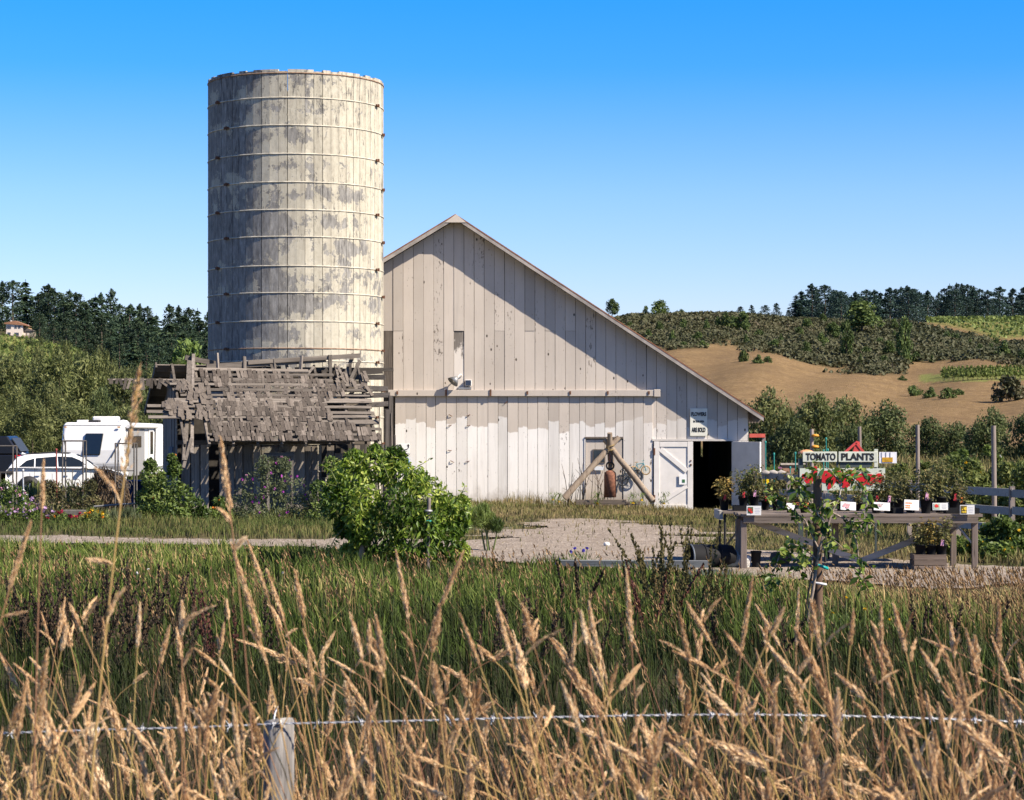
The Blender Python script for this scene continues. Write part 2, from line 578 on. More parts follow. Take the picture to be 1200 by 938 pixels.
xs = np.unique(np.concatenate([np.linspace(-6000, -60, 24), np.linspace(-60, 60, 121), np.linspace(60, 6000, 24)]))
ys = np.unique(np.concatenate([np.linspace(-60, -4, 8), np.linspace(-4, 16, 41), np.linspace(16, 110, 95), np.linspace(110, 9000, 30)]))
def zground(X, Y):
    b = (vnoise(X, Y, 0.25, 1) - 0.5) * 0.03 * ((Y < 110) & (np.abs(X) < 60))
    return gz(X, Y) + b - 0.05
link('ground', grid_mesh('ground', xs, ys, zground), ground_mat(), kind='structure')

# gravel drive: runs across the yard and branches to the barn
def drive_d(x, y):
    """signed: > 0 inside the gravel"""
    n = (vnoise(x, y, 0.8, 3) - .5) * 1.6 + (vnoise(x, y, 2.5, 4) - .5) * .8
    yc = 45.5 - 0.42 * (x - 1.5) * (x < 1.5) * .75 - 1.15 * np.maximum(x - 1.2, 0) + 0.05 * np.maximum(x - 6, 0) ** 2
    half = 2.6 + 1.3 * sstep(-3, 2, x) * (1 - sstep(5, 9, x)) - 1.2 * (x < -4)
    yc = yc - .9 * sstep(-2.5, 0.5, x) * (1 - sstep(6, 9, x)); half = half + .5 * sstep(-2.5, 0.5, x) * (1 - sstep(6, 9, x))
    d1 = half - np.abs(y - yc) + n * .6
    # branch towards the barn front
    cx = 1.9 + (y - 48) * 0.02
    d2 = 2.0 - np.abs(x - cx) * .9 + n * 1.3
    d2 = np.where((y > 46) & (y < 63), d2 - np.maximum(0, (y - 57)) * .35, -9)
    return np.maximum(d1, d2)

def gravel_mat():
    t = NT('gravel')
    v = t.coords((1, 1, 1), rand=False)
    vo = t.voro(v, 26.0)
    st = t.ramp(t.xyz(vo[1])[0], [(0.0, (0.12, 0.10, 0.08)), (0.6, (0.27, 0.23, 0.19)), (1.0, (0.44, 0.40, 0.35))])
    dust = t.ramp(t.noise(v, 1.3, 5), [(0.35, (0.19, 0.14, 0.098)), (0.7, (0.32, 0.255, 0.19))])
    col = t.mix(0.5, st, dust)
    return t.done(col, 0.95, 0.1, normal=t.bump(vo[0], 0.6, 0.03))
GX = np.arange(-13, 17.01, 0.14); GY = np.arange(24, 63.01, 0.14)
XX, YY = np.meshgrid(GX, GY)
DD = drive_d(XX, YY)
ny, nx = XX.shape
i = (np.arange(ny - 1)[:, None] * nx + np.arange(nx - 1)[None, :])
ins = (DD[:-1, :-1] > 0) & (DD[1:, :-1] > 0) & (DD[:-1, 1:] > 0) & (DD[1:, 1:] > 0)
i = i[ins]
tt = np.concatenate([np.stack([i, i + 1, i + nx + 1], 1), np.stack([i, i + nx + 1, i + nx], 1)])
used, inv = np.unique(tt, return_inverse=True)
ZZ = zground(XX, YY) + 0.045 + 0.02 * np.clip(DD, 0, 1) + (NR.random(XX.shape) - .5) * .015
vv = np.stack([XX, YY, ZZ], -1).reshape(-1, 3)[used]
link('gravel_drive', np_mesh('gravel_drive', vv, inv.reshape(-1, 3), smooth=False), gravel_mat(), kind='structure')

# ------------------------------------------------------------------ hills
def tab(px, pts):
    return np.interp(px, [p[0] for p in pts], [p[1] for p in pts])
RIDGE_R = [(300, 531), (400, 525), (520, 470), (600, 410), (700, 380), (740, 372), (800, 370), (850, 369), (900, 373), (930, 376), (1000, 378), (1100, 378), (1200, 377), (1320, 370), (1600, 352)]
def py_right(px, Y):
    rd = tab(px, RIDGE_R)
    s = np.clip((Y - 200) / 420.0, 0, 1)
    e = s ** 0.8
    und = 5.0 * np.sin(px * 0.021 + Y * .012) * np.sin(s * PI) + 3.0 * np.sin(px * .05 - Y * .02) * np.sin(s * PI)
    py = 534 - (534 - rd) * e + und
    return np.where(Y > 620, rd + 1.5 * np.clip((Y - 620) / 60, 0, 1), py)
def zright(X, Y):
    px = 600 + F * X / Y
    return CAMZ - (py_right(px, Y) - HZ) / F * Y
def invert(fn, px, py, y0, y1):
    a, b = y0, y1
    for _ in range(40):
        m = (a + b) / 2
        if float(fn(np.array(px, float), np.array(m, float))) > py: a = m
        else: b = m
    return a
SCRUB_LINE = [(560, 398), (700, 400), (784, 407), (815, 407), (833, 401), (858, 402), (869, 410), (896, 412), (925, 418), (940, 425), (996, 433), (1029, 435), (1062, 434), (1066, 426), (1104, 426), (1141, 422), (1160, 425), (1198, 430), (1400, 440)]
VINE_EDGE = [(900, 300), (1060, 378), (1085, 384), (1120, 390), (1150, 398), (1165, 404), (1200, 402), (1400, 400)]
def cover_scrub(X, Y):
    px = 600 + F * X / Y; py = py_right(px, Y)
    line = tab(px, SCRUB_LINE) + (vnoise(X, Y, .06, 5) - .5) * 9 + (vnoise(X, Y, .22, 6) - .5) * 6
    s = np.clip((line - py) / 7.0 + .5, 0, 1)
    v = np.clip((tab(px, VINE_EDGE) - py) / 3.0 + .5, 0, 1) * (px > 1055)
    return s * (1 - v)
def cover_vine(X, Y):
    px = 600 + F * X / Y; py = py_right(px, Y)
    up = np.clip((tab(px, VINE_EDGE) - 6 - py) / 3 + .5, 0, 1) * (px > 1060)
    lo = (np.abs(py - 443 + .012 * (px - 1100)) < 4.5) * (px > 1078) * 1.0
    return np.maximum(up * .7, lo)
def hill_mat(name):
    t = NT(name)
    v = t.coords((1, 1, 1), rand=False)
    a = t.noise(v, 0.05, 5); b = t.noise(v, 1.1, 9, .8); c = t.noise(t.coords((1, 1, 5), rand=False), .22, 6, .7)
    dry = t.ramp(b, [(0.34, (0.095, 0.062, 0.030)), (0.5, (0.215, 0.140, 0.066)), (0.66, (0.35, 0.245, 0.125))])
    dry = t.mix(t.ramp(a, [(0.42, 0.0), (0.62, 0.55)]), dry, (0.15, 0.10, 0.052))
    dry = t.mix(t.ramp(c, [(0.48, 0.0), (0.62, 0.6)]), dry, (0.14, 0.09, 0.048))
    scr = t.ramp(b, [(0.3, (0.04, 0.038, 0.02)), (0.7, (0.075, 0.068, 0.032))])
    vin = t.ramp(b, [(0.3, (0.10, 0.12, 0.03)), (0.7, (0.22, 0.21, 0.07))])
    col = t.mix(t.attr('scrub'), dry, scr)
    col = t.mix(t.attr('vine'), col, vin)
    return t.done(col, 1.0, 0.05, normal=t.bump(b, 0.6, 0.6))
M_HILL = hill_mat('hill_cover')
pxs = np.arange(380, 1520, 5.0)
hy = np.concatenate([np.arange(196, 640, 5.0), np.arange(640, 1500, 40.0)])
PXG, YG = np.meshgrid(pxs, hy)
XG = (PXG - 600) / F * YG
def fan_mesh(name, X, Y, Z, attrs):
    ny, nx = X.shape
    v = np.stack([X, Y, Z], -1).reshape(-1, 3)
    i = (np.arange(ny - 1)[:, None] * nx + np.arange(nx - 1)[None, :]).ravel()
    t = np.concatenate([np.stack([i, i + 1, i + nx + 1], 1), np.stack([i, i + nx + 1, i + nx], 1)])
    return np_mesh(name, v, t, {k: a.ravel() for k, a in attrs.items()}, smooth=True)
link('hillside', fan_mesh('hillside', XG, YG, zright(XG, YG), {'scrub': cover_scrub(XG, YG), 'vine': cover_vine(XG, YG)}), M_HILL, kind='structure')

RIDGE_L = [(-400, 385), (-100, 389), (0, 393), (40, 398), (90, 412), (134, 429), (200, 437), (300, 444), (450, 470), (700, 500)]
def py_left(px, Y):
    rd = tab(px, RIDGE_L)
    s = np.clip((Y - 260) / 540.0, 0, 1)
    py = 522 - (522 - rd) * s ** 0.85
    return np.where(Y > 800, rd - 16 * sstep(820, 1080, Y), py)
def zleft(X, Y):
    px = 600 + F * X / Y
    return CAMZ - (py_left(px, Y) - HZ) / F * Y
pxl = np.arange(-420, 700, 8.0)
hyl = np.concatenate([np.arange(255, 840, 12.0), np.arange(840, 1500, 30.0)])
PXL, YL = np.meshgrid(pxl, hyl)
XL = (PXL - 600) / F * YL
fl = (PXL < 125) & (YL < 815) & (YL > 480)
link('wooded_hill', fan_mesh('wooded_hill', XL, YL, zleft(XL, YL), {'scrub': np.where(fl, 0.0, 1.0), 'vine': np.where(fl, 0.85, 0.0)}), M_HILL, kind='structure')
# ------------------------------------------------------------------ far trees
M_CON = m_leaf('conifer_needles', [(0.0, (0.018, 0.036, 0.022)), (0.5, (0.035, 0.062, 0.032)), (1.0, (0.07, 0.10, 0.045))], 0.2, rv=0.3)
M_CONFAR = m_leaf('haze_blue_needles', [(0.0, (0.016, 0.036, 0.032)), (0.5, (0.03, 0.058, 0.045)), (1.0, (0.05, 0.085, 0.06))], 0.2, rv=0.25)  # far needles tinted blue, distance haze put into the colour
M_OAK = m_leaf('dark_oak_leaves', [(0.0, (0.036, 0.062, 0.016)), (0.5, (0.075, 0.112, 0.028)), (1.0, (0.14, 0.18, 0.05))], 0.25, rv=0.2)
M_WILLOW = m_leaf('willow_leaves', [(0.0, (0.06, 0.075, 0.022)), (0.5, (0.115, 0.13, 0.04)), (1.0, (0.22, 0.23, 0.085))], 0.3, rv=0.15)
M_HEDGE = m_leaf('hedge_leaves', [(0.0, (0.04, 0.06, 0.02)), (0.5, (0.08, 0.105, 0.034)), (1.0, (0.16, 0.18, 0.065))], 0.3, rv=0.2)
M_BARK = m_wood('bark', (0.16, 0.12, 0.09), (0.06, 0.045, 0.035), 'z', 6)
M_SCRUB = m_leaf('coyote_brush', [(0.0, (0.044, 0.050, 0.020)), (0.45, (0.064, 0.066, 0.027)), (0.8, (0.082, 0.076, 0.033)), (1.0, (0.10, 0.078, 0.042))], 0.15)

con_v = [conifer_meshes(100 + i, H=25.0 * (0.9 + .06 * (i % 3)), Rm=[5.4, 6.4, 4.6, 6.0, 7.2, 5.2][i], tiers=[15, 17, 16, 14, 16, 18][i], ragged=[.3, .45, .3, .5, .4, .3][i]) for i in range(6)]
con_v = [fir_meshes(150, 25, 6.2, 62, 24, .04, .38), fir_meshes(154, 24, 5.2, 56, 24, .04, .55), fir_meshes(151, 24, 7.4, 66, 24, .03, .34), fir_meshes(152, 25, 5.6, 56, 24, .05, .5), con_v[4], fir_meshes(153, 23, 8.0, 66, 26, .03, .30)]
def plant(name, meshes, m_crown, label, cat, loc, rz, scale, group=None):
    o = thing(name, label, cat, loc, rz, group)
    o.scale = scale if hasattr(scale, '__len__') else (scale,) * 3
    cr, tr = meshes
    if not cr.materials: cr.materials.append(m_crown)
    if not tr.materials: tr.materials.append(M_BARK)
    link('trunk', tr, None, o)
    c = link('crown', cr, None, o)
    if cr.materials[0] is not m_crown:
        c.material_slots[0].link = 'OBJECT'; c.material_slots[0].material = m_crown
    return o

def ordinal(n):
    w = ['first', 'second', 'third', 'fourth', 'fifth', 'sixth', 'seventh', 'eighth', 'ninth', 'tenth', 'eleventh', 'twelfth', 'thirteenth',
         'fourteenth', 'fifteenth', 'sixteenth', 'seventeenth', 'eighteenth', 'nineteenth', 'twentieth']
    return w[n] if n < 20 else ('twenty-' + w[n - 20] if n < 29 else ('thirtieth' if n == 29 else 'thirty-' + w[n - 30]))

TOP_L = [(-100, 350), (0, 362), (13, 354), (27, 349), (42, 340), (67, 341), (83, 342), (95, 355), (103, 345), (130, 342), (143, 349), (160, 357), (166, 350), (177, 364), (197, 357), (224, 354), (242, 360), (300, 366), (330, 380)]
# skyline row first: one crown for each crown on the forest's edge, then the rows below it
k = 0; kx = 0
px = -46.0
while px < 300:
    Y = R.uniform(985, 1060)
    base = float(py_left(np.array(px), np.array(Y)))
    top = tab(px, TOP_L) + R.uniform(-2.5, 5)
    h = (base - top) / F * Y
    mv = con_v[R.randrange(6)]
    sc = h / 25.0
    lab = ('dark conifer at the forest skyline, %s from the pale house towards the silo' % ordinal(k)) if px > 30 else 'dark skyline conifer beyond the pale house, %s from the photo edge' % ordinal(kx); kx += px <= 30
    plant('conifer', mv, M_CON, lab, 'conifer', (wx(px, Y), Y, wz(base, Y)), R.uniform(0, 6), (sc * R.uniform(.85, 1.1), sc * R.uniform(.85, 1.1), sc),
          'conifers on the skyline of the wooded hill')
    if px > 30: k += 1
    px += R.uniform(9, 14)
for row, (Y0, px0, px1, h0) in enumerate(((930, -46, 300, 21), (870, -46, 300, 19), (815, 30, 310, 17), (745, 112, 320, 15), (690, 128, 320, 12))):
    px = px0 + R.uniform(0, 8); kk = 0
    while px < px1:
        Y = Y0 + R.uniform(-22, 22)
        base = float(py_left(np.array(px), np.array(Y)))
        h = h0 * R.uniform(.8, 1.2)
        if row == 2 and px < 110: h *= .6
        hide = -40 < px < 38 and Y < 900
        if not hide:
            mv = con_v[R.randrange(6)]
            sc = h / 25.0
            lab = ['dark conifer just under the skyline row of the wooded hill', 'dark conifer in the middle of the wooded hillside', 'dark conifer along the crest of the grassy knoll',
                   'short conifer low on the wooded hill above the willows', 'young conifer at the bottom edge of the hill forest'][row] + ', %s counted towards the silo' % ordinal(kk)
            kk += 1
            plant('conifer', mv, M_CON, lab, 'conifer', (wx(px, Y), Y, wz(base, Y)), R.uniform(0, 6), (sc * R.uniform(1.15, 1.5), sc * R.uniform(1.15, 1.5), sc),
                  ['conifers under the skyline', 'conifers mid hillside', 'conifers along the knoll', 'conifers above the willows', 'young conifers at the forest foot'][row])
        px += R.uniform(11, 17)

# conifers behind the right-hand plateau
TOP_R = [(866, 364), (880, 356), (893, 352), (902, 361), (914, 353), (924, 365), (932, 352), (942, 350), (955, 356), (975, 351), (988, 341), (1002, 348), (1014, 346), (1022, 356),
         (1032, 345), (1048, 346), (1060, 334), (1075, 342), (1088, 346), (1104, 338), (1118, 333), (1130, 333), (1139, 331), (1148, 340), (1158, 354), (1175, 352), (1190, 348), (1205, 345), (1240, 340)]
px = 868.0; k = 0
while px < 1236:
    Y = R.uniform(1120, 1240)
    base = float(py_right(np.array(px), np.array(Y))) + 1.0
    top = tab(px, TOP_R) + R.uniform(-4, 2)
    h = (base - top) / F * Y
    sc = h / 25.0
    mv = con_v[R.randrange(6)]
    wd = R.uniform(.9, 1.2) * max(sc, .62)
    plant('conifer', mv, M_CONFAR, 'bluish conifer on the far plateau skyline, %s counted from the barn roof' % ordinal(k), 'conifer',
          (wx(px, Y), Y, wz(base, Y)), R.uniform(0, 6), (wd, wd, sc), 'bluish conifers along the far plateau')
    k += 1
    px += R.uniform(6, 8.6) if px > 925 else R.uniform(10, 16)
for px in np.arange(932, 1240, 9.0):
    Y = R.uniform(1000, 1090)
    base = float(py_right(np.array(px), np.array(Y))) + 1.0
    h = R.uniform(12, 18.0); sc = h / 25
    plant('conifer', con_v[R.randrange(6)], M_CONFAR, 'short dark conifer in the front row of the far wood, %s from the barn' % ordinal(int((px - 932) / 9)), 'conifer',
          (wx(px + R.uniform(-3, 3), Y), Y, wz(base, Y)), R.uniform(0, 6), (sc * 1.6, sc * 1.6, sc), 'front row of the far plateau wood')

# round trees and bushes standing on the scrub hill: (px, base py, width px, height px, label)
oak_v = [tree_meshes(200 + i, 4.0, 8.0, 26, 44, 0.85, 0.6, .3, .1, .36) for i in range(4)]
sbush_v = [bush_meshes(230 + i, 3.0, 3.6, 20, 40, 0.7, 0.5, .36) for i in range(3)]
HT = [(1010, 391, 50, 38, 'broad dark oak, largest tree on the scrub hill', 0), (992, 419, 23, 44, 'tall narrow bright tree below the broad dark oak on scrub hill', 0),
      (976, 397, 20, 20, 'round mid-green tree beside the tall narrow tree on scrub hill', 0), (1060, 420, 20, 49, 'tall columnar tree alone on the scrub slope', 0),
      (1042, 417, 17, 18, 'small round tree below the columnar tree on scrub slope', 0), (1048, 388, 12, 15, 'small tree next to the broad oak at the vineyard side', 0),
      (1175, 421, 26, 20, 'dark round bush on the dry slope under the upper vineyard', 1), (1200, 426, 17, 16, 'dark bush cut by the photo edge under the upper vineyard', 1),
      (945, 416, 12, 16, 'small dark tree on the lower edge of the scrub', 0), (961, 405, 18, 15, 'low dark bush leaning to the round mid-green tree', 1),
      (964, 378, 11, 11, 'small round tree at the top of the scrub hill', 0), (1166, 405, 13, 10, 'little bush at the corner of the upper vineyard', 1),
      (1062, 424, 15, 18, 'dark bush at the foot of the columnar tree', 1), (1036, 427, 14, 11, 'low dark bush at the scrub edge above the dry grass', 1),
      (717, 370, 20, 20, 'round tree on the ridge just above the barn roof', 0), (757, 370, 8, 12, 'small thin tree on the ridge beside the two round trees', 0),
      (773, 372, 23, 20, 'round ridge tree standing clear on the skyline', 0), (799, 371, 10, 9, 'little round bush alone on the ridge skyline', 1),
      (850, 384, 20, 17, 'round dark bush under the ridge, nearer the barn of a pair', 1), (869, 389, 22, 24, 'taller round tree of the pair under the ridge', 0),
      (871, 424, 15, 14, 'dark bush in the patch on the dry grass', 1), (888, 426, 16, 10, 'low bush in the patch on the dry grass', 1), (899, 425, 12, 8, 'smallest bush of the patch on the dry grass', 1),
      (1072, 464, 22, 13, 'low green bush nearest the barn in the strip on dry grass', 1), (1090, 466, 20, 12, 'low green bush in the middle of the strip on dry grass', 1),
      (1110, 467, 22, 13, 'taller bush in the strip of bushes on dry grass', 1), (1124, 463, 14, 8, 'last small bush of the strip on dry grass', 1),
      (1058, 446, 11, 6, 'tiny dark bush alone on the dry grass slope', 1), (1184, 470, 44, 30, 'large grey-green round bush on the dry slope by the vines', 1),
      (800, 407, 14, 7, 'dark bush at the scrub edge close above the barn roof', 1), (822, 407, 16, 8, 'dark bush at the scrub edge over the dry grass tongue', 1)]
for j, (px, pb, wpx, hpx, lab, b) in enumerate(HT):
    Y = invert(py_right, px, pb, 205, 618)
    w_, h_ = wpx / F * Y, hpx / F * Y
    mv = (sbush_v[j % 3], 3.0, 3.6) if b else (oak_v[j % 4], 4.0, 8.0)
    plant('hill_bush' if b else 'oak_tree', mv[0], M_OAK if j != len(HT) - 3 else M_SCRUB, lab, 'bush' if b else 'tree',
          (wx(px, Y), Y, wz(pb, Y) - .1), R.uniform(0, 6), (w_ / mv[1] / 2, w_ / mv[1] / 2, h_ / mv[2]))

# chaparral: a continuous scrub nobody could count
def scrub_cover():
    rg = np.random.default_rng(31)
    n = 36000
    px = rg.uniform(560, 1260, n); Y = rg.uniform(330, 640, n)
    X = (px - 600) / F * Y
    keep = rg.uniform(size=n) < cover_scrub(X, Y) * (0.35 + 1.0 * vnoise(X, Y, .05, 8))
    X, Y = X[keep], Y[keep]
    n = len(X)
    s = rg.uniform(.4, 1.15, n) * (0.7 + .8 * vnoise(X, Y, .03, 9))
    cs, L, w, ax, nr, rn = [], [], [], [], [], []
    per = 8
    tone = np.clip(.2 + .6 * vnoise(X, Y, .025, 11) + rg.normal(0, .15, n), 0, 1)
    for q in range(per):
        d = rdir(n, rg); d[:, 2] = np.abs(d[:, 2])
        cs.append(np.stack([X, Y, zright(X, Y)], 1) + d * (s * .85)[:, None])
        L.append(s * rg.uniform(.7, 1.2, n)); w.append(s * rg.uniform(.5, .9, n))
        ax.append(unit(rdir(n, rg) + np.array([0, 0, .6]))); nr.append(unit(d * .5 + rdir(n, rg) * .35 + np.array([0.1, -.2, .8])))
        rn.append(np.clip(tone + rg.normal(0, .07, n), 0, 1))
    v, t, r = leaf_arrays(np.concatenate(cs), np.concatenate(L), np.concatenate(w), np.concatenate(ax), np.concatenate(nr), np.concatenate(rn))
    tag(link('hill_scrub', np_mesh('hill_scrub', v, t, {'rnd': r}), M_SCRUB, kind='stuff'), 'olive and brown chaparral scrub covering the upper hill', 'scrub')
scrub_cover()
# rounded bushes standing out of the scrub
rq = random.Random(91)
for k in range(30):
    px = 742 + k * 14.6 + rq.uniform(-5, 5)
    line = float(tab(px, SCRUB_LINE)); top = float(tab(px, RIDGE_R))
    if px > 1060: top = max(top, float(tab(px, VINE_EDGE)))
    if line - top < 10: continue
    pb = rq.uniform(top + 8, line - 1)
    Y = invert(py_right, px, pb, 205, 618)
    w_ = rq.uniform(7, 16) / F * Y; h_ = rq.uniform(6, 13) / F * Y
    plant('hill_bush', sbush_v[k % 3], M_OAK, 'round green bush standing out of the hill scrub, %s counted from the barn roof' % ordinal(k), 'bush',
          (wx(px, Y), Y, wz(pb, Y) - .1), rq.uniform(0, 6), (w_ / 6, w_ / 6, h_ / 3.6), 'round bushes in the hill scrub')

# vines: the lower block row by row, the upper block as one mass
vine_m = m_leaf('vine_leaves', [(0.0, (0.06, 0.09, 0.02)), (0.5, (0.13, 0.17, 0.04)), (1.0, (0.22, 0.26, 0.07))], .3)
vine_v = bush_meshes(260, 1.0, 1.9, 8, 22, .42, .32, .45, zmin=.25)
for row in range(2):
    for kk, px in enumerate(np.arange(1106, 1236, 5.6)):
        pb = 446.5 - (px - 1105) * .022 - row * 5.5 + R.uniform(-.4, .4)
        Y = invert(py_right, px, pb, 205, 618)
        plant('grape_vine', vine_v, vine_m, ('leafy grape vine in the front row of the lower vineyard, %s from the barn' if row == 0 else 'leafy grape vine in the back row of the lower vineyard, %s from the barn') % ordinal(kk), 'vine',
              (wx(px, Y), Y, wz(pb, Y)), R.uniform(0, 6), (.75, .75, .95), 'vines of the lower vineyard front row' if row == 0 else 'vines of the lower vineyard back row')
def upper_vines():
    rg = np.random.default_rng(33)
    n = 9000
    px = rg.uniform(1060, 1260, n); Y = rg.uniform(470, 900, n)
    X = (px - 600) / F * Y
    row = np.round(X / 2.8) * 2.8
    X = row + rg.normal(0, .35, n)
    keep = cover_vine(X, Y) * (py_right(600 + F * X / Y, Y) < 420) > .3
    X, Y = X[keep], Y[keep]; n = len(X)
    c = np.stack([X, Y, zright(X, Y) + rg.uniform(.4, 1.6, n)], 1)
    v, t, r = leaf_arrays(c, rg.uniform(.7, 1.3, n), rg.uniform(.6, 1.0, n), rdir(n, rg), unit(rdir(n, rg) + np.array([0, -.4, .6])), rg.uniform(size=n))
    tag(link('upper_vineyard', np_mesh('upper_vineyard', v, t, {'rnd': r}), vine_m, kind='stuff'), 'rows of green vines on the plateau in front of the far wood', 'vineyard')
upper_vines()
def knoll_grass():
    rg = np.random.default_rng(35)
    n = 5000
    px = rg.uniform(-60, 120, n); Y = rg.uniform(480, 800, n); X = (px - 600) / F * Y
    c = np.stack([X, Y, zleft(X, Y) + rg.uniform(.1, .9, n)], 1)
    v, t, r = leaf_arrays(c, rg.uniform(.8, 2.0, n), rg.uniform(.5, 1.0, n), unit(rdir(n, rg) + np.array([0, 0, .8])), unit(rdir(n, rg) + np.array([0, -.4, .6])), rg.uniform(size=n))
    tag(link('knoll_vegetation', np_mesh('knoll_vegetation', v, t, {'rnd': r}), vine_m, kind='stuff'), 'low green vegetation on the knoll below the pale house', 'vegetation')
knoll_grass()

# ------------------------------------------------------------------ house on the knoll
def hill_house():
    Y = 870.0
    t = thing('hill_house', 'pale two-storey house with an orange tiled roof on the knoll', 'house', (wx(19, Y), Y, wz(396, Y)))
    wm = m_plain('house_render', (0.72, 0.62, 0.52), .9, var=.08); rm = m_plain('house_roof', (0.30, 0.15, 0.085), .9, var=.2, scale=2)
    gm = m_plain('house_glass', (0.05, 0.06, 0.08), .15, .5)
    MB().box((0, 0, 2.6), (6.4, 6, 5.2)).build('wall', wm, t)
    MB().box((4.2, 1, 1.9), (2.0, 5, 3.8)).build('wing', m_plain('house_ochre', (0.45, 0.29, 0.14), .9, var=.1), t)
    r_ = MB().prism([(-3.9, 5.2), (3.9, 4.6), (5.4, 4.2), (5.4, 4.5), (0.2, 6.4), (-3.9, 5.6)], -3.5, 3.5).build('roof', rm, t)
    MB().box((-2.0, .6, 6.2), (.5, .5, 1.0)).build('chimney', wm, r_)
    for x, z, w_ in ((-2.1, 3.9, 1.7), (.5, 4.0, .9), (1.9, 4.0, .9), (-2.0, 1.4, 1.1), (0.9, 1.3, 1.6)):
        f = MB().box((x, -3.03, z), (w_ + .2, .08, 1.3)).build('window', wm, t)
        MB().box((x, -3.08, z), (w_, .06, 1.1)).build('pane', gm, f)
    g = thing('outbuilding', 'low outbuilding with pale openings beside the pale hill house', 'building', (wx(34, Y), Y, wz(397, Y)))
    MB().box((0, 0, 1.4), (4.4, 4, 2.8)).build('wall', m_plain('outbuilding_wall', (0.3, 0.24, 0.18), .9), g)
    MB().prism([(-2.5, 2.8), (2.5, 2.8), (0, 3.9)], -2.4, 2.4).build('roof', m_plain('outbuilding_roof', (0.12, 0.1, 0.09), .9), g)
    for x in (-1.3, 0.1, 1.4):
        MB().box((x, -2.03, 1.6), (.7, .08, .9)).build('window', wm, g)
hill_house()

# ------------------------------------------------------------------ willows and hedge trees in the middle distance
wil_v = [bush_meshes(300 + i, 4.0, 8.0, 60, 80, 0.55, 0.16, .30, .3, .1) for i in range(4)]
WL = [(-40, 165, 418, 90, 'tall willow at the photo edge under the hill house'), (14, 175, 417, 80, 'rounded willow behind the dark pickup'), (62, 168, 410, 84, 'highest rounded willow behind the white SUV'),
      (105, 172, 414, 70, 'willow rising above the caravan roof'), (142, 160, 432, 66, 'lower willow between the caravan and the shed'), (186, 168, 436, 64, 'willow behind the hanging shed shingles'),
      (228, 176, 430, 56, 'willow just beside the silo foot'), (280, 170, 440, 70, 'willow hidden mostly behind the silo'),
      (-10, 140, 462, 70, 'low bushy willow in front of the taller ones at the photo edge'), (36, 138, 468, 66, 'low olive bush behind the white SUV'), (84, 142, 470, 64, 'low olive bush over the caravan nose'),
      (150, 136, 474, 60, 'low green bush behind the caravan door'), (195, 140, 470, 58, 'low green bush hidden behind the dark shed gable')]
for j, (px, Y, top, wpx, lab) in enumerate(WL):
    h_ = wz(top, Y); w_ = wpx / F * Y
    plant('willow_bush', wil_v[j % 4], M_WILLOW, lab, 'willow', (wx(px, Y), Y, -.1), R.uniform(0, 6), (w_ / 7.0, w_ / 7.0, h_ / 8.0))
for k, (px, Y, top, wpx) in enumerate(((-6, 200, 404, 34), (22, 205, 410, 30), (44, 196, 402, 34), (74, 200, 400, 40), (94, 190, 412, 32), (120, 186, 408, 30), (132, 196, 421, 26), (160, 184, 424, 34), (174, 176, 430, 24), (206, 186, 424, 30), (118, 150, 452, 40), (60, 152, 446, 44), (20, 150, 450, 40), (170, 150, 456, 38))):
    h_ = wz(top, Y); w_ = wpx / F * Y
    plant('willow_bush', wil_v[(k * 3 + 1) % 4], (M_WILLOW, M_HEDGE, M_WILLOW)[k % 3], 'smaller irregular shrub among the willows behind the vehicles, %s of the planting' % ordinal(k) if False else ('smaller shrub topping the willows behind the vehicles, %s from the photo edge' % ordinal((0, 1, 3, 5, 6, 8, 9, 10, 12, 13, 7, 4, 2, 11)[k])), 'willow',
          (wx(px, Y), Y, -.1), R.uniform(0, 6), (w_ / 7.0, w_ / 7.0, h_ / 8.0), 'smaller shrubs topping the willows')
for k in range(13):
    px = -4 + k * 8.6 + R.uniform(-3, 3); Y = R.uniform(745, 805)
    pb = float(py_left(np.array(px), np.array(Y))) + .5
    if 4 < px < 40 and pb < 403: pb = 403.0; Y = 720.0; pb = float(py_left(np.array(px), np.array(Y)))
    w_ = R.uniform(8, 15) / F * Y; h_ = R.uniform(6, 12) / F * Y
    plant('knoll_bush', sbush_v[k % 3], M_OAK if k % 2 else M_HEDGE, 'round bush along the crest of the knoll, %s from the photo edge' % ordinal(k), 'bush', (wx(px, Y), Y, wz(pb, Y) - .2), R.uniform(0, 6), (w_ / 6, w_ / 6, h_ / 3.6), 'bushes along the knoll crest')
plant('poplar_tree', tree_meshes(330, 3.2, 9, 40, 50, .6, .4, .2, .12), m_leaf('fresh_green_leaves', [(0, (.06, .10, .02)), (.5, (.12, .18, .04)), (1, (.2, .27, .07))], .3),
      'fresh green tree in front of the dark forest beside the silo', 'tree', (wx(218, 210), 210, 0), 1.0, (.75, .75, wz(397, 210) / 9.0))
hed_v = [bush_meshes(340 + i, 4.0, 6.0, 56, 90, 0.42, 0.2, .30, .35) for i in range(3)]
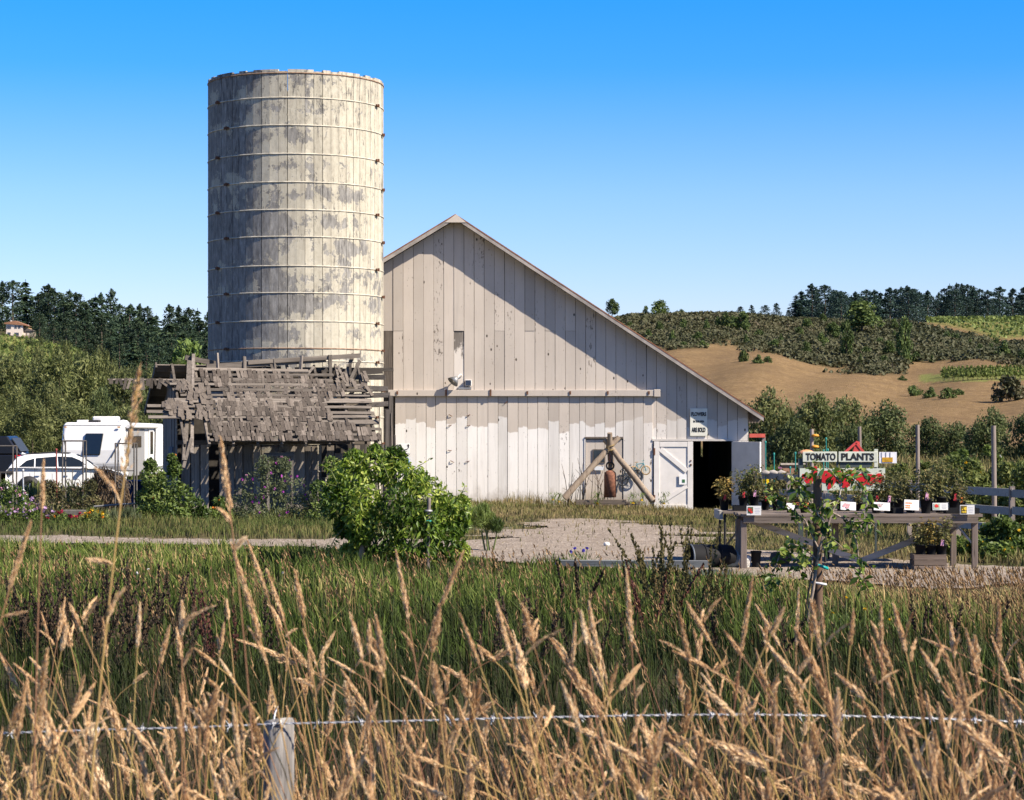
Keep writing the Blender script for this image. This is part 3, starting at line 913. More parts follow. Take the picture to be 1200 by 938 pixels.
HL = [(868, 122, 470, 60, 'hedge bush half hidden behind the barn eave'), (905, 120, 458, 74, 'big bright hedge tree next to the barn eave'), (955, 118, 460, 78, 'big round hedge tree behind the tomato sign'),
      (992, 126, 464, 60, 'hedge tree behind the tall post by the red frame'), (1035, 132, 472, 78, 'dark dense hedge bush behind the middle of the garden'), (1082, 136, 488, 60, 'low dark hedge bush at the field edge'),
      (1120, 132, 494, 60, 'lowest hedge bush where the dry field shows over it'), (1160, 126, 480, 62, 'hedge bush behind the tallest fence post'), (1205, 122, 474, 70, 'tall hedge bush at the photo edge behind the grey fence'),
      (1250, 125, 474, 60, 'hedge bush outside the photo edge'), (930, 108, 490, 60, 'low shaded bush in front of the big hedge trees'), (1000, 112, 496, 56, 'low grassy bush behind the tomato sign posts')]
for j, (px, Y, top, wpx, lab) in enumerate(HL):
    h_ = wz(top, Y); w_ = wpx / F * Y
    plant('hedge_bush', hed_v[j % 3], M_HEDGE if j not in (1, 2, 3) else M_WILLOW, lab, 'bush', (wx(px, Y), Y, -.1), R.uniform(0, 6), (w_ / 7.0, w_ / 7.0, h_ / 6.0))
# ------------------------------------------------------------------ silo
SX, SY, SR = -6.59, 69.0, 2.66
def silo():
    t = thing('silo', 'tall round concrete stave silo with peeling cream paint beside the barn', 'silo', (SX, SY, 0))
    nt = NT('silo_paint')
    tc = nt.n('TexCoord', object=t); v0 = tc.outputs['Object']
    def mp(sc):
        m = nt.n('Mapping'); m.inputs['Scale'].default_value = sc; nt.put(m.inputs[0], v0); return m.outputs[0]
    x, y, z = nt.xyz(v0)
    big = nt.noise(mp((1, 1, .8)), .85, 7, .68, .3)
    fine = nt.noise(mp((1, 1, .85)), 5.0, 6, .75, .6)
    streak = nt.noise(mp((1, 1, .05)), 7.0, 4, .6)
    oi = nt.rnd()
    # peel = patches of bare concrete, likelier on the weather (left) side and half way down
    p = nt.math('ADD', nt.math('MULTIPLY', big, 1.25), nt.math('MULTIPLY', fine, .65))
    p = nt.math('ADD', p, nt.math('MULTIPLY', nt.math('SUBTRACT', oi, .5), .10))
    p = nt.math('ADD', p, nt.math('MULTIPLY', x, -.055))
    hz = nt.ramp(nt.math('DIVIDE', z, 13.0), [(.30, .02), (.42, .10), (.62, .09), (.75, -.01), (1.0, -.05)])
    p = nt.math('ADD', p, hz)
    band = nt.math('COSINE', nt.math('MULTIPLY', nt.math('SUBTRACT', z, 4.80), 2 * PI / .818))
    p = nt.math('SUBTRACT', p, nt.math('MULTIPLY', band, .06))
    peel = nt.ramp(p, [(.50, 0.0), (.53, 0.0), (.56, 1.0)]) if False else nt.ramp(nt.math('SUBTRACT', p, .50), [(.47, 0.0), (.50, 1.0)])
    cream = nt.ramp(fine, [(.25, (.34, .305, .235)), (.5, (.47, .43, .335)), (.8, (.555, .515, .42))])
    cream = nt.mix(nt.ramp(streak, [(.47, 0.0), (.74, .62)]), cream, (.30, .265, .21))
    grey = nt.ramp(nt.noise(mp((1, 1, .3)), 9.0, 5, .7), [(.3, (.15, .14, .125)), (.55, (.26, .246, .222)), (.8, (.42, .40, .365))])
    col = nt.mix(peel, cream, grey)
    # black lichen and rust runs under the hoops, darkest at the rim
    blk = nt.noise(mp((1, 1, .18)), 11.0, 6, .8)
    rim = nt.ramp(nt.math('DIVIDE', z, 13.0), [(.80, 0.0), (1.0, .05)])
    blk = nt.math('ADD', blk, rim)
    blk2 = nt.ramp(nt.math('ADD', nt.math('MULTIPLY', blk, .7), nt.math('MULTIPLY', big, .3)), [(.54, 0.0), (.62, .9)])
    col = nt.mix(blk2, col, (.085, .08, .075))
    tone = nt.ramp(oi, [(0, .86), (1, 1.1)])
    col = nt.mix(1.0, col, tone, 'MULTIPLY')
    h = nt.math('ADD', nt.math('MULTIPLY', peel, -.5), fine)
    m = nt.done(col, .9, .15, normal=nt.bump(h, .45, .02))
    n = 64
    w = 2 * SR * math.tan(PI / n)
    meshes = []
    for q in range(4):
        mb = MB()
        zt = 12.86 + (0.0, .05, .015, .06)[q]
        mb.box((0, -SR + .045, zt / 2 - .15), (w - .012, .09, zt + .3))
        me = mb.mesh('stave'); me.materials.append(m); meshes.append(me)
    for i in range(n):
        o = link('stave', meshes[(i * 5 + i // 3) % 4 if i % 2 else 1], None, t)
        o.rotation_euler = (0, 0, 2 * PI * (i + .5) / n)
        o.location = (R.uniform(-.006, .006), R.uniform(-.006, .006), 0)
    hoop = m_plain('hoop_cream', (.48, .435, .345), .8, var=.35, scale=5)
    rusty = m_plain('hoop_rust', (.27, .175, .115), .9, var=.5, scale=7)
    lug = m_plain('lug_rust', (.12, .055, .03), .9, var=.5, scale=20)
    zs = [12.80, 12.08, 11.27, 10.43, 9.60, 8.79, 8.00, 7.14, 6.35, 5.52, 4.72, 4.35, 3.5, 2.7, 1.9, 1.1]
    for i, z_ in enumerate(zs):
        rr = .020 if i else .022
        o = MB().torus((0, 0, 0), SR + .006, rr, (0, 0, 1), 96, 6).build('hoop', rusty if i in (0, 10) else hoop, t)
        o.location = (0, 0, z_)
        if i == 0: continue
        for a in ((-54, 70) if i % 2 else (-44, 82)):
            A = math.radians(a)
            q = MB().box((0, 0, 0), (.19, .05, .065))
            q.box((.02, -.025, 0), (.05, .04, .09))
            e = q.build('lug', lug, o)
            e.location = ((SR + .05) * math.sin(A), -(SR + .05) * math.cos(A), 0); e.rotation_euler = (0, 0, A)
    MB().lathe([(SR - .1, 12.3), (0.01, 12.3)], n=40).build('inner_floor', lug, t)
silo()

# ------------------------------------------------------------------ barn
BY = 72.0
PK_X, PK_Z, SLR, SLL = -1.79, 9.0, .655, .607
def roofz(x): return PK_Z - (SLR * (x - PK_X) if x > PK_X else SLL * (PK_X - x))
def barn_paint(name, wash):
    nt = NT(name)
    v0 = nt.coords((1, 1, 1), rand=False)        # barn frame: boards are built in place
    vr = nt.coords((1, 1, 1), rand=True)
    def mp(v, sc):
        m = nt.n('Mapping'); m.inputs['Scale'].default_value = sc; nt.put(m.inputs[0], v); return m.outputs[0]
    x, y, z = nt.xyz(v0)
    grain = nt.noise(mp(vr, (1, 1, .05)), 24.0, 5, .7)
    blot = nt.noise(mp(v0, (1, 1, .8)), .8, 5, .6)
    base = nt.ramp(blot, [(.3, (.455, .395, .335)), (.7, (.52, .458, .392))])
    white = nt.ramp(blot, [(.3, (.72, .685, .635)), (.7, (.80, .77, .72))])
    if wash:
        step = nt.noise(mp(v0, (.35, 1, .02)), 1.6, 2, .5)
        edge = nt.math('ADD', nt.math('MULTIPLY', nt.noise(v0, 7.0, 3), .16), nt.math('ADD', nt.math('MULTIPLY', step, .95), nt.math('MULTIPLY', nt.rnd(), .42)))
        f = nt.ramp(nt.math('ADD', nt.math('MULTIPLY', nt.math('SUBTRACT', 3.35, z), .6), nt.math('MULTIPLY', edge, -.62)), [(.03, 0.0), (.05, .9)])
        # the wash stops before the doorway side
        f = nt.math('MULTIPLY', f, nt.ramp(nt.math('DIVIDE', nt.math('ADD', x, 4.0), 12.0), [(.60, 1.0), (.66, .35), (.70, .55)]))
        base = nt.mix(f, base, white)
    tone = nt.ramp(nt.rnd(), [(0, .84), (.4, .97), (1, 1.06)])
    c = nt.mix(1.0, base, tone, 'MULTIPLY')
    c = nt.mix(nt.ramp(grain, [(.55, 0.0), (.8, .30)]), c, (.30, .26, .22))
    stn = nt.noise(mp(vr, (1, 1, .07)), 3.2, 4, .6)
    c = nt.mix(nt.ramp(stn, [(.55, 0.0), (.78, .38)]), c, (.30, .27, .235))
    # knots and nail holes
    vo = nt.voro(mp(vr, (1, .2, .55)), 2.6)
    kn = nt.ramp(vo[0], [(.055, 1.0), (.078, 0.0)])
    c = nt.mix(kn, c, (.05, .04, .032))
    vo2 = nt.voro(mp(vr, (1, .2, .6)), 6.5)
    kn2 = nt.ramp(vo2[0], [(.05, .7), (.075, 0.0)])
    c = nt.mix(kn2, c, (.13, .10, .08))
    # mud splashed up from the ground
    mud = nt.math('ADD', nt.math('MULTIPLY', nt.noise(mp(v0, (1, 1, .5)), 5.0, 5, .7), .9), nt.math('MULTIPLY', z, -.75))
    c = nt.mix(nt.ramp(mud, [(.12, 0.0), (.45, .55)]), c, (.24, .19, .14))
    # flaking along some boards
    fl = nt.noise(mp(vr, (1, 1, .35)), 16.0, 5, .75)
    ty = nt.ramp(nt.noise(mp(vr, (1, 1, .25)), .9, 2), [(.52, 0.0), (.70, .16)])
    c = nt.mix(nt.ramp(nt.math('ADD', fl, ty), [(.70, 0.0), (.735, 1.0)]), c, (.15, .125, .105))
    return nt.done(c, .85, .2, normal=nt.bump(nt.math('SUBTRACT', grain, kn), .35, .008))
def peeled_paint():
    nt = NT('peeled_board')
    vr = nt.coords((1, 1, .3)); v1 = nt.coords((1, 1, 1), rand=False)
    n = nt.noise(vr, 9.0, 6, .7)
    z = nt.xyz(v1)[2]
    g = nt.ramp(nt.noise(nt.coords((1, 1, .05)), 22, 4), [(.3, (.09, .08, .07)), (.7, (.24, .21, .18))])
    p = nt.ramp(nt.math('ADD', n, nt.math('MULTIPLY', nt.math('SUBTRACT', z, 4.9), .28)), [(.48, 0.0), (.53, 1.0)])
    return nt.done(nt.mix(p, (.64, .58, .51), g), .9, .1)

def barn():
    t = thing('barn', 'large weathered white board barn with a lopsided gable and rusty roof', 'barn', (0, BY, 0))
    up = barn_paint('barn_boards', False); lo = barn_paint('barn_washed_boards', True)
    wea = m_wood('bare_board', (.22, .185, .15), (.08, .065, .055), 'z', 18)
    pee = peeled_paint()
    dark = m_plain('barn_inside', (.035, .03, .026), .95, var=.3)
    p = .3225; xs0 = -3.785
    def board(x0, x1, z0, z1, m, thick=.028, front=0.0, slope=True):
        g = R.uniform(.006, .016)
        a, b = x0 + g * .5, x1 - g * .5
        j = R.uniform(-.006, .008) + front
        za = min(z1, roofz(a) - .01) if slope else z1; zb = min(z1, roofz(b) - .01) if slope else z1
        tl = R.uniform(-.003, .003)
        mb = MB()
        if a < PK_X < b: poly = [(a, z0), (b, z0), (b + tl, zb), (PK_X, min(z1, PK_Z - .01)), (a + tl, za)]
        else: poly = [(a, z0), (b, z0), (b + tl, zb), (a + tl, za)]
        mb.prism(poly, -thick + j, j)
        return mb.build('siding_board', m, t, bevel=.003)
    zrail = 3.46
    for k in range(-6, 36):
        a = xs0 + p * k; b = a + p
        if b > 7.56: b = 7.53
        if a > 7.40: break
        xm = (a + b) / 2
        low = 1.955 if xm > 3.2 else zrail
        if xm > 4.69:                        # full-height boards right of the track
            zb = 1.96 if xm > 4.45 else -.3
            board(a, b, zb, 20, lo); continue
        if k in (-1,):
            board(a, b, 5.46, 20, up); board(a, b, zrail, 5.45, wea, front=.012)
        elif k == 0:
            board(a, b, 5.46, 20, up, front=-.012); board(a, b, zrail, 5.455, up)
        elif k == 6:
            board(a, b, 5.46, 20, up, front=-.008); board(a, b, zrail, 5.45, pee, front=.014)
        elif k in (10, 13, 15, 17):
            board(a, b, 5.46, 20, up, front=-.008); board(a, b, zrail, 5.455, up)
        else:
            board(a, b, zrail, 20, up)
    # lower boards under the track (sliding door and wall)
    k = 0
    a = -3.72
    while a < 4.47:
        b = min(a + p * R.choice((.92, 1.0, 1.0, 1.06)), 4.48)
        for cut in (2.335, 3.535):
            if a < cut - 1e-4 and b > cut - .06: b = cut
        if b - a < .08: break
        xm = (a + b) / 2
        z0 = -.3
        if 2.33 < xm < 3.53: z0 = 2.03
        board(a, b, z0, 3.40, lo, front=-.03, slope=False)
        a = b
    # boards of the small blind door
    a = 2.345
    while a < 3.50:
        b = min(a + .297, 3.525); board(a, b, -.25, 2.0, up, front=-.004, slope=False); a = b
    x_full = next(xs0 + p * k for k in range(40) if xs0 + p * (k + .5) > 4.69)
    board(4.47, x_full, 1.96, 3.44, lo, slope=False); board(4.38, 4.50, -.3, 3.40, lo, front=-.012, slope=False)
    # boards of the wall below the full-height ones, right of the double door
    board(7.02, 7.30, -.35, 1.95, lo, front=.002, slope=False); board(7.30, 7.53, -.35, 1.95, lo, slope=False)
    # dark framing and the closed box of the barn behind the siding
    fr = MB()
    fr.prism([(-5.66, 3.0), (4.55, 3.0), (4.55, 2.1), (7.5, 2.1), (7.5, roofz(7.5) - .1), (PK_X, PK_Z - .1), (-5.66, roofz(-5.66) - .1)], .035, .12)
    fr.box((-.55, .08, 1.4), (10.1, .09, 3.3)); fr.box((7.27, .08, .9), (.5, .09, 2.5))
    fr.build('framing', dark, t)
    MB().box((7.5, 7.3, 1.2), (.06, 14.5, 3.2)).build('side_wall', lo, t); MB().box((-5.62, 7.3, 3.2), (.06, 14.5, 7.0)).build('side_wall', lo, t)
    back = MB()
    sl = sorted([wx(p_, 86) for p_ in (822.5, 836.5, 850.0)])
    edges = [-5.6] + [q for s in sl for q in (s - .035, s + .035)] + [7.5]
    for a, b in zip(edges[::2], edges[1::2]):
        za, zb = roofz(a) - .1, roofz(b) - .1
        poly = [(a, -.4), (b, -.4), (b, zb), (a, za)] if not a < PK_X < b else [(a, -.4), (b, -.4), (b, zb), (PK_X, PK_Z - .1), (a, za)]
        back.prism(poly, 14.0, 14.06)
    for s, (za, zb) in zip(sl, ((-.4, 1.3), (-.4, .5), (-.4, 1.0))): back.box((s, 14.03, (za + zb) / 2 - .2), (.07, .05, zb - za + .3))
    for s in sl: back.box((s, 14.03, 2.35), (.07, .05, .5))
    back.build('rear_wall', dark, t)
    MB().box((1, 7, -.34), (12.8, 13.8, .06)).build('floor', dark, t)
    # roof
    rust = NT('rusty_roof'); v = rust.coords(rand=False)
    rc = rust.ramp(rust.noise(v, 3.5, 6, .7), [(.3, (.13, .055, .03)), (.6, (.28, .13, .07)), (.85, (.36, .27, .2))])
    rm = rust.done(rc, .85, .3)
    o = .50
    for nm, xa, xb in (('roof_slope', PK_X, 7.98), ('roof_slope', PK_X, -6.1)):
        za, zb = roofz(xa), roofz(xb)
        sg = 1 if xb > xa else -1
        mb = MB()
        mb.prism([(xa, za + .10), (xb, zb + .10), (xb, zb + .14), (xa, za + .14)] if sg > 0 else [(xb, zb + .10), (xa, za + .10), (xa, za + .14), (xb, zb + .14)], -o - .02, 14.6)
        L = math.hypot(xb - xa, zb - za)
        mb.build(nm, rm, t)
        # board lining under the sheets
        lin = MB()
        lin.prism([(xa, za + .02), (xb - sg * .1, roofz(xb - sg * .1) + .02), (xb - sg * .1, roofz(xb - sg * .1) + .095), (xa, za + .095)] if sg > 0 else
                  [(xb - sg * .1, roofz(xb - sg * .1) + .02), (xa, za + .02), (xa, za + .095), (xb - sg * .1, roofz(xb - sg * .1) + .095)], -o + .06, 14.5)
        lin.build('roof_lining', wea, t)
        # barge board
        bb = MB()
        xe = xb - sg * .02
        bb.prism([(xa, za - .03), (xe, roofz(xe) - .03), (xe, roofz(xe) + .098), (xa, za + .098)] if sg > 0 else
                 [(xe, roofz(xe) - .03), (xa, za - .03), (xa, za + .098), (xe, roofz(xe) + .098)], -o - .012, -o + .02)
        bb.build('barge_board', m_plain('barge_grey', (.30, .265, .235), .85, var=.3, scale=3), t)
    MB().prism([(PK_X - .32, PK_Z - .13), (PK_X + .34, PK_Z - .13), (PK_X + .02, PK_Z + .13)], -o - .03, -o - .014).build('peak_plate', up, t)
    for yy in np.arange(.1, 14.4, .9):
        MB().bar((6.9, float(yy), roofz(6.9) - .08), (7.9, float(yy), roofz(7.9) - .08), .06, .14).build('rafter', wea, t)
    # sliding door track
    tr = MB(); x0, x1 = wx(455, BY), wx(766, BY)
    tr.box(((x0 + x1) / 2, -.10, 3.48), (x1 - x0, .15, .20)); tr.box((x1 + .10, -.10, 3.48), (.20, .19, .235))
    tk = tr.build('door_track', up, t, bevel=.008)
    ir = m_plain('rusty_iron', (.13, .06, .035), .85, var=.5, scale=20)
    for px in (466, 523, 575, 618, 668, 712, 760):
        MB().box((wx(px, BY), -.19, 3.49), (.055, .03, .21 if px in (523, 575) else .10)).build('bracket', ir, tk)
    for px, py, an in ((528, 487, -.5), (549, 487, .4), (527, 528, -.1), (548, 541, .25), (530, 541, -.5), (593, 472, .7), (527, 499, .3), (549, 499, .2)):
        c = Vector((wx(px, BY), -.075, wz(py, BY)))
        d = Vector((math.cos(an), 0, math.sin(an))) * .06
        MB().tube([c - d, c + Vector((0, -.03, 0)), c + d], .012, 5).build('iron_hook', ir, t)
    # double door: left leaf closed
    dp = m_plain('door_white', (.66, .62, .57), .75, var=.08, scale=3)
    dl = MB(); xa, xb = wx(766, BY), wx(812, BY)
    zb_, zt_ = -.25, 1.94
    leaf = MB()
    leaf.box(((xa + xb) / 2, -.045, (zb_ + zt_) / 2), (xb - xa - .01, .03, zt_ - zb_))
    lf = leaf.build('door_leaf', dp, t, bevel=.004)
    for nm, args in (('stile', ((xa + .09, -.075, .845), (.17, .028, 2.19))), ('stile', ((xb - .09, -.075, .845), (.17, .028, 2.19))),
                     ('rail', (((xa + xb) / 2, -.074, 1.85), (xb - xa - .37, .026, .16))), ('rail', (((xa + xb) / 2, -.074, -.15), (xb - xa - .37, .026, .16)))):
        MB().box(*args).build(nm, dp, lf, bevel=.004)
    MB().bar((xa + .16, -.095, 1.74), (xb - .16, -.095, .98), .05, .17, up=(0, -1, 0)).build('brace', dp, lf) if False else \
        MB().bar((xa + .2, -.078, 1.70), (xb - .2, -.078, 1.0), .15, .03, up=(0, 1, 0)).build('brace', dp, lf, bevel=.004)
    MB().bar((xa + .25, -.078, .02), (xb - .2, -.078, .52), .13, .03, up=(0, 1, 0)).build('brace', dp, lf, bevel=.004)
    for z_ in (1.62, .13):
        MB().box((xa + .02, -.098, z_), (.05, .02, .22)).build('hinge', ir, lf)
    MB().box((xb - .07, -.10, 1.2), (.05, .03, .06)).build('latch', ir, lf)
    MB().box((xb - .07, -.10, 1.33), (.04, .03, .04)).build('latch', ir, lf)
    # right leaf swung open towards the yard
    hx = wx(857.5, BY)
    A = math.radians(-47)
    q = MB(); q.box((.60, 0, .845), (1.20, .035, 2.18))
    gl = q.build('open_door_leaf', dp, t, bevel=.004); gl.location = (hx, -.06, 0); gl.rotation_euler = (0, 0, A)
    e = MB(); e.box((.60, -.03, .60), (1.16, .022, .05)); e.build('ledge', dp, gl)
    e = MB(); e.box((1.19, -.012, .845), (.03, .06, 2.18)); e.build('lit_edge_strip', m_plain('lit_edge_white', (.8, .78, .74), .6, var=.04), gl)  # brighter white strip paints the sunlit edge of the leaf
    # head over the doors and the small door
    MB().box(((xa + hx) / 2, -.055, 1.985), (hx - xa + .1, .05, .06)).build('door_head', lo, t)
    MB().box((2.93, -.075, 2.065), (1.22, .05, .05)).build('door_head', wea, t)
    MB().box((2.32, -.062, .88), (.03, .04, 2.3)).build('door_jamb', lo, t)
    pn = MB().box((wx(702, BY), -.06, wz(534.5, BY)), (.34, .03, .37)).build('small_window', m_plain('dark_glass', (.03, .04, .05), .15, .5, var=.1), t)
    MB().box((wx(702, BY), -.052, wz(534.5, BY)), (.40, .03, .43)).build('frame', wea, pn)
    return t
barn()

# lamps, signs and small things fixed to the barn front
def barn_fixtures():
    ir = m_plain('grey_metal', (.25, .25, .25), .5, .4, .4, var=.2); pal = m_plain('lamp_white', (.72, .7, .66), .6, var=.08)
    t = thing('barn_lamp', 'grey gooseneck lamp with a conical shade above the door track', 'lamp', (wx(541, BY), BY - .03, wz(442, BY)))
    MB().tube([(0, 0, .02), (-.02, -.12, .08), (-.07, -.17, .05), (-.12, -.19, -.02)], .018, 7).build('arm', pal, t)
    M = Matrix.Rotation(math.radians(-38), 3, 'Y') @ Matrix.Rotation(math.radians(25), 3, 'X')
    sh = MB().lathe([(.03, 0), (.07, -.04), (.20, -.24), (.19, -.24), (.06, -.04), (.01, -.02)], (-.13, -.19, 0), 18, M=M.inverted()).build('shade', ir, t)
    MB().lathe([(.002, .05), (.05, .03), (.06, 0), (.04, -.05), (.002, -.06)], (-.22, -.22, -.12), 10).build('bulb', pal, t)
    MB().box((0.1, -.05, -.36), (.42, .10, .07)).build('mount', ir, t)
    t = thing('floodlight', 'small dark square floodlight on the boards right above the door track', 'floodlight', (wx(549, BY), BY - .03, wz(449, BY)))
    MB().box((0, -.07, 0), (.20, .10, .20)).build('housing', pal, t, bevel=.01)
    MB().box((0, -.126, 0), (.17, .012, .17)).build('lens', m_plain('flood_glass', (.02, .03, .06), .15, .6, var=.1), t)
    # flower sign
    cream = m_plain('sign_cream', (.66, .64, .54), .7, var=.08, scale=4); blk = m_plain('sign_black', (.02, .02, .02), .7, var=.1)
    t = thing('flower_sign', 'cream board sign with black words about sold flowers above the dark doorway', 'sign', (wx(818.5, BY), BY - .05, wz(495, BY)))
    MB().box((0, -.02, 0), (.55, .035, .88)).build('board', cream, t, bevel=.006)
    for tx, sz, z_, sx, b in (('FLOWERS', .165, .25, .66, .008), ('IN THIS AREA', .085, .02, .66, .005), ('ARE SOLD', .19, -.25, .50, .010)):
        o = link('lettering', text_mesh(tx, sz, b, .004, sx), blk, t); o.location = (0, -.041, z_)
    # small notice with a scroll border and blue ribbon
    t = thing('notice_plate', 'small white notice with a dark scroll border on the barn corner', 'notice', (wx(473.5, BY), BY - .06, wz(526, BY)))
    MB().box((0, 0, 0), (.36, .02, .30)).build('plate', m_plain('notice_white', (.75, .74, .72), .6, var=.04), t)
    sc = MB()
    for sx in (-1, 1):
        sc.tube([(sx * .16, -.016, .12), (sx * .15, -.016, .04), (sx * .10, -.016, -.02), (sx * .02, -.016, -.03)], .012, 5)
        sc.torus((sx * .14, -.016, .11), .022, .008)
    sc.build('scroll_border', blk, t)
    o = link('lettering', text_mesh('- - -', .05, .002, .003), blk, t) if False else None
    t = thing('blue_cloth', 'blue cloth strip hanging from a dark hook under the notice plate', 'cloth', (wx(477, BY), BY - .06, wz(533, BY)))
    mb = MB(); mb.tube([(0, -.02, 0), (-.02, -.04, -.1), (-.05, -.03, -.18)], .012, 6); mb.build('hook', blk, t)
    mb = MB(); mb.tube([(0.02, -.03, -.1), (.03, -.04, -.25), (.01, -.03, -.45), (-.01, -.03, -.55)], [.03, .06, .055, .03], 8); mb.build('strip', m_plain('blue_fabric', (.06, .22, .5), .8, var=.2), t)
    t = thing('door_notice', 'small square white notice with a green mark on the closed door leaf', 'notice', (wx(800, BY), BY - .09, wz(562, BY)))
    MB().box((0, -.012, 0), (.24, .012, .32)).build('paper', m_plain('paper_white', (.78, .77, .74), .7, var=.04), t)
    MB().box((.02, -.022, -.05), (.09, .006, .1)).build('green_mark', m_plain('print_green', (.05, .16, .06), .7), t)
    t = thing('wall_notice', 'pale notice board hung low on the small blind door behind the tripod', 'notice', (wx(702, BY), BY - .08, wz(549, BY)))
    MB().box((0, -.012, 0), (.32, .014, .12)).build('board', m_plain('notice_pale', (.62, .64, .66), .7, var=.08), t)
    MB().tube([(-.1, -.02, .06), (.02, -.03, .16), (.12, -.02, .06)], .008, 5).build('hanger', blk, t)
barn_fixtures()

# ------------------------------------------------------------------ tumbledown shed
def shed():
    A = math.radians(16)
    t = thing('old_shed', 'tumbledown grey wooden shed with a ragged shingle roof before the silo', 'shed', (wx(212, 62.5), 62.5, 0), A)
    L, D, EZ, RZ, RY = 5.5, 3.9, 2.14, 4.28, 2.1
    sh_m = m_wood('old_shingle', (.215, .18, .148), (.065, .053, .043), 'y', 26, rv=.55)
    pl_m = m_wood('old_plank', (.29, .25, .21), (.09, .076, .064), 'z', 16, rv=.45)
    bt_m = m_wood('old_batten', (.245, .21, .175), (.08, .067, .054), 'x', 16, rv=.4)
    bm_m = m_wood('old_beam', (.24, .205, .17), (.08, .067, .055), 'x', 14, rv=.3)
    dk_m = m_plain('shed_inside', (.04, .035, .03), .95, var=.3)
    ev = (-.48, EZ - .16)                       # eave (y', z)
    sl = Vector((0, RY - ev[0], RZ - ev[1])); SLn = sl.length; sl.normalize()
    nrm = Vector((0, -sl.z, sl.y))
    ang = math.atan2(sl.z, sl.y)
    def rp(u, s, h=0.0):
        sag = -.10 * math.sin(max(0, min(1, u / L)) * PI) * (s / SLn)
        return Vector((u, ev[0], ev[1])) + sl * s + nrm * h + Vector((0, 0, sag))
    # rafters, some poking past the ridge
    for i, u in enumerate(np.linspace(.05, L - .05, 9)):
        u = float(u)
        top = SLn + R.choice((-.05, .05, .22, .32))
        MB().bar(rp(u, 0, -.10), rp(u + R.uniform(-.06, .06), top, -.10), .06, .12, up=nrm, jit=.006).build('rafter', bm_m, t)
    # battens
    for j, s in enumerate(np.arange(.12, SLn - .1, .235)):
        s = float(s)
        u0, u1 = R.uniform(-.15, .25), L + R.uniform(.0, .22)
        if s < 1.0: u0 = .78 + R.uniform(-.08, .05)
        if 1.05 < s < 1.75: u0 = -.85 + R.uniform(-.1, .1)
        if s > 2.55: u1 = R.uniform(3.6, 5.4); u0 = R.uniform(.2, .9)
        w = R.uniform(.07, .12)
        if j % 4 == 3: w = .17
        MB().bar(rp(u0, s), rp(u1, s + R.uniform(-.05, .05)), w, .028, up=nrm, jit=.006).build('batten', bt_m, t)
    # shingles: a few shared meshes
    vs = []
    for q in range(8):
        w = (.07, .085, .10, .115, .13, .095, .075, .11)[q]; ln = R.uniform(.32, .42)
        mb = MB()
        a, b = R.uniform(-.02, .02), R.uniform(-.02, .02)
        mb.add([(-w / 2, a, 0), (w / 2, b, 0), (w / 2 - R.uniform(0, .01), ln, .004), (-w / 2, ln, .004), (-w / 2, a, .02), (w / 2, b, .024), (w / 2, ln, .010), (-w / 2, ln, .010)],
               [(0, 3, 2, 1), (4, 5, 6, 7), (0, 1, 5, 4), (1, 2, 6, 5), (2, 3, 7, 6), (3, 0, 4, 7)])
        me = mb.mesh('shingle'); me.materials.append(sh_m); vs.append((me, w))
    count = 0
    pack = MB()
    def shingle(u, s, h, yaw=0.0, lift=0.0, roll=0.0):
        me, w = R.choice(vs)
        o = link('shingle', me, None, t)
        o.location = rp(u, s, h)
        o.rotation_euler = Euler((ang - .045 + lift, roll, yaw), 'XYZ')
    rows = int(3.02 / .215)
    for r in range(rows):
        s = .02 + r * .215
        u = .86 + R.uniform(-.1, .05)
        end = 5.0 - (.25 if r in (3, 4) else 0)
        if r == 0: end = 5.55
        if r in (1,): end = 5.3
        if r >= 11: end = 4.5 - .5 * (r - 11)
        while u < end:
            w = R.choice((.085, .095, .11, .125, .14))
            hole = ((u - 4.9) ** 2 / .5 + (s - 1.35) ** 2 / .35 < 1) or ((u - 1.05) ** 2 / .10 + (s - 1.95) ** 2 / .12 < 1) or (r > 8 and R.random() < .25)
            if not hole and R.random() > (.45 if r in (3, 4) else .20 if r == 7 else .07):
                if (r * 37 + int(u * 53)) % 5 < 3 and count < 296:
                    shingle(u, s + R.uniform(-.025, .025), .028 + R.uniform(0, .016), R.uniform(-.035, .035), R.uniform(-.02, .05), R.uniform(-.05, .05)); count += 1
                else:
                    m_ = Euler((ang - .045 + R.uniform(-.02, .05), R.uniform(-.05, .05), R.uniform(-.035, .035)), 'XYZ').to_matrix()
                    pack.box(rp(u, s + R.uniform(-.025, .025), .04 + R.uniform(0, .016)) + m_ @ Vector((0, .18, 0)), (w - R.uniform(.012, .03), R.uniform(.30, .40), .014), M=m_)
            u += w
    # ragged leftovers
    rest = MB()
    def loose(u, s, h, yaw, lift):
        w = R.uniform(.10, .16); ln = R.uniform(.28, .42)
        m = Euler((ang + lift, R.uniform(-.3, .3), yaw), 'XYZ').to_matrix()
        rest.box(rp(u, s, h), (w, ln, .012), M=m)
    for q in range(34): loose(R.uniform(-.4, .95), R.uniform(1.05, 1.6), .04 + R.uniform(0, .05), R.uniform(-.4, .4), R.uniform(-.2, .35))
    for q in range(26): loose(R.uniform(.1, .95), R.uniform(1.7, 2.6), .04 + R.uniform(0, .05), R.uniform(-.5, .5), R.uniform(-.2, .3))
    for q in range(9): loose(R.uniform(1.0, 5.0), R.uniform(.2, 2.8), .06 + R.uniform(0, .02), R.uniform(-.5, .5), R.uniform(-.1, .25))
    for q in range(16): loose(R.uniform(4.6, 5.6), R.uniform(2.2, 2.9), .03, R.uniform(-.8, .8), R.uniform(-.2, .4))
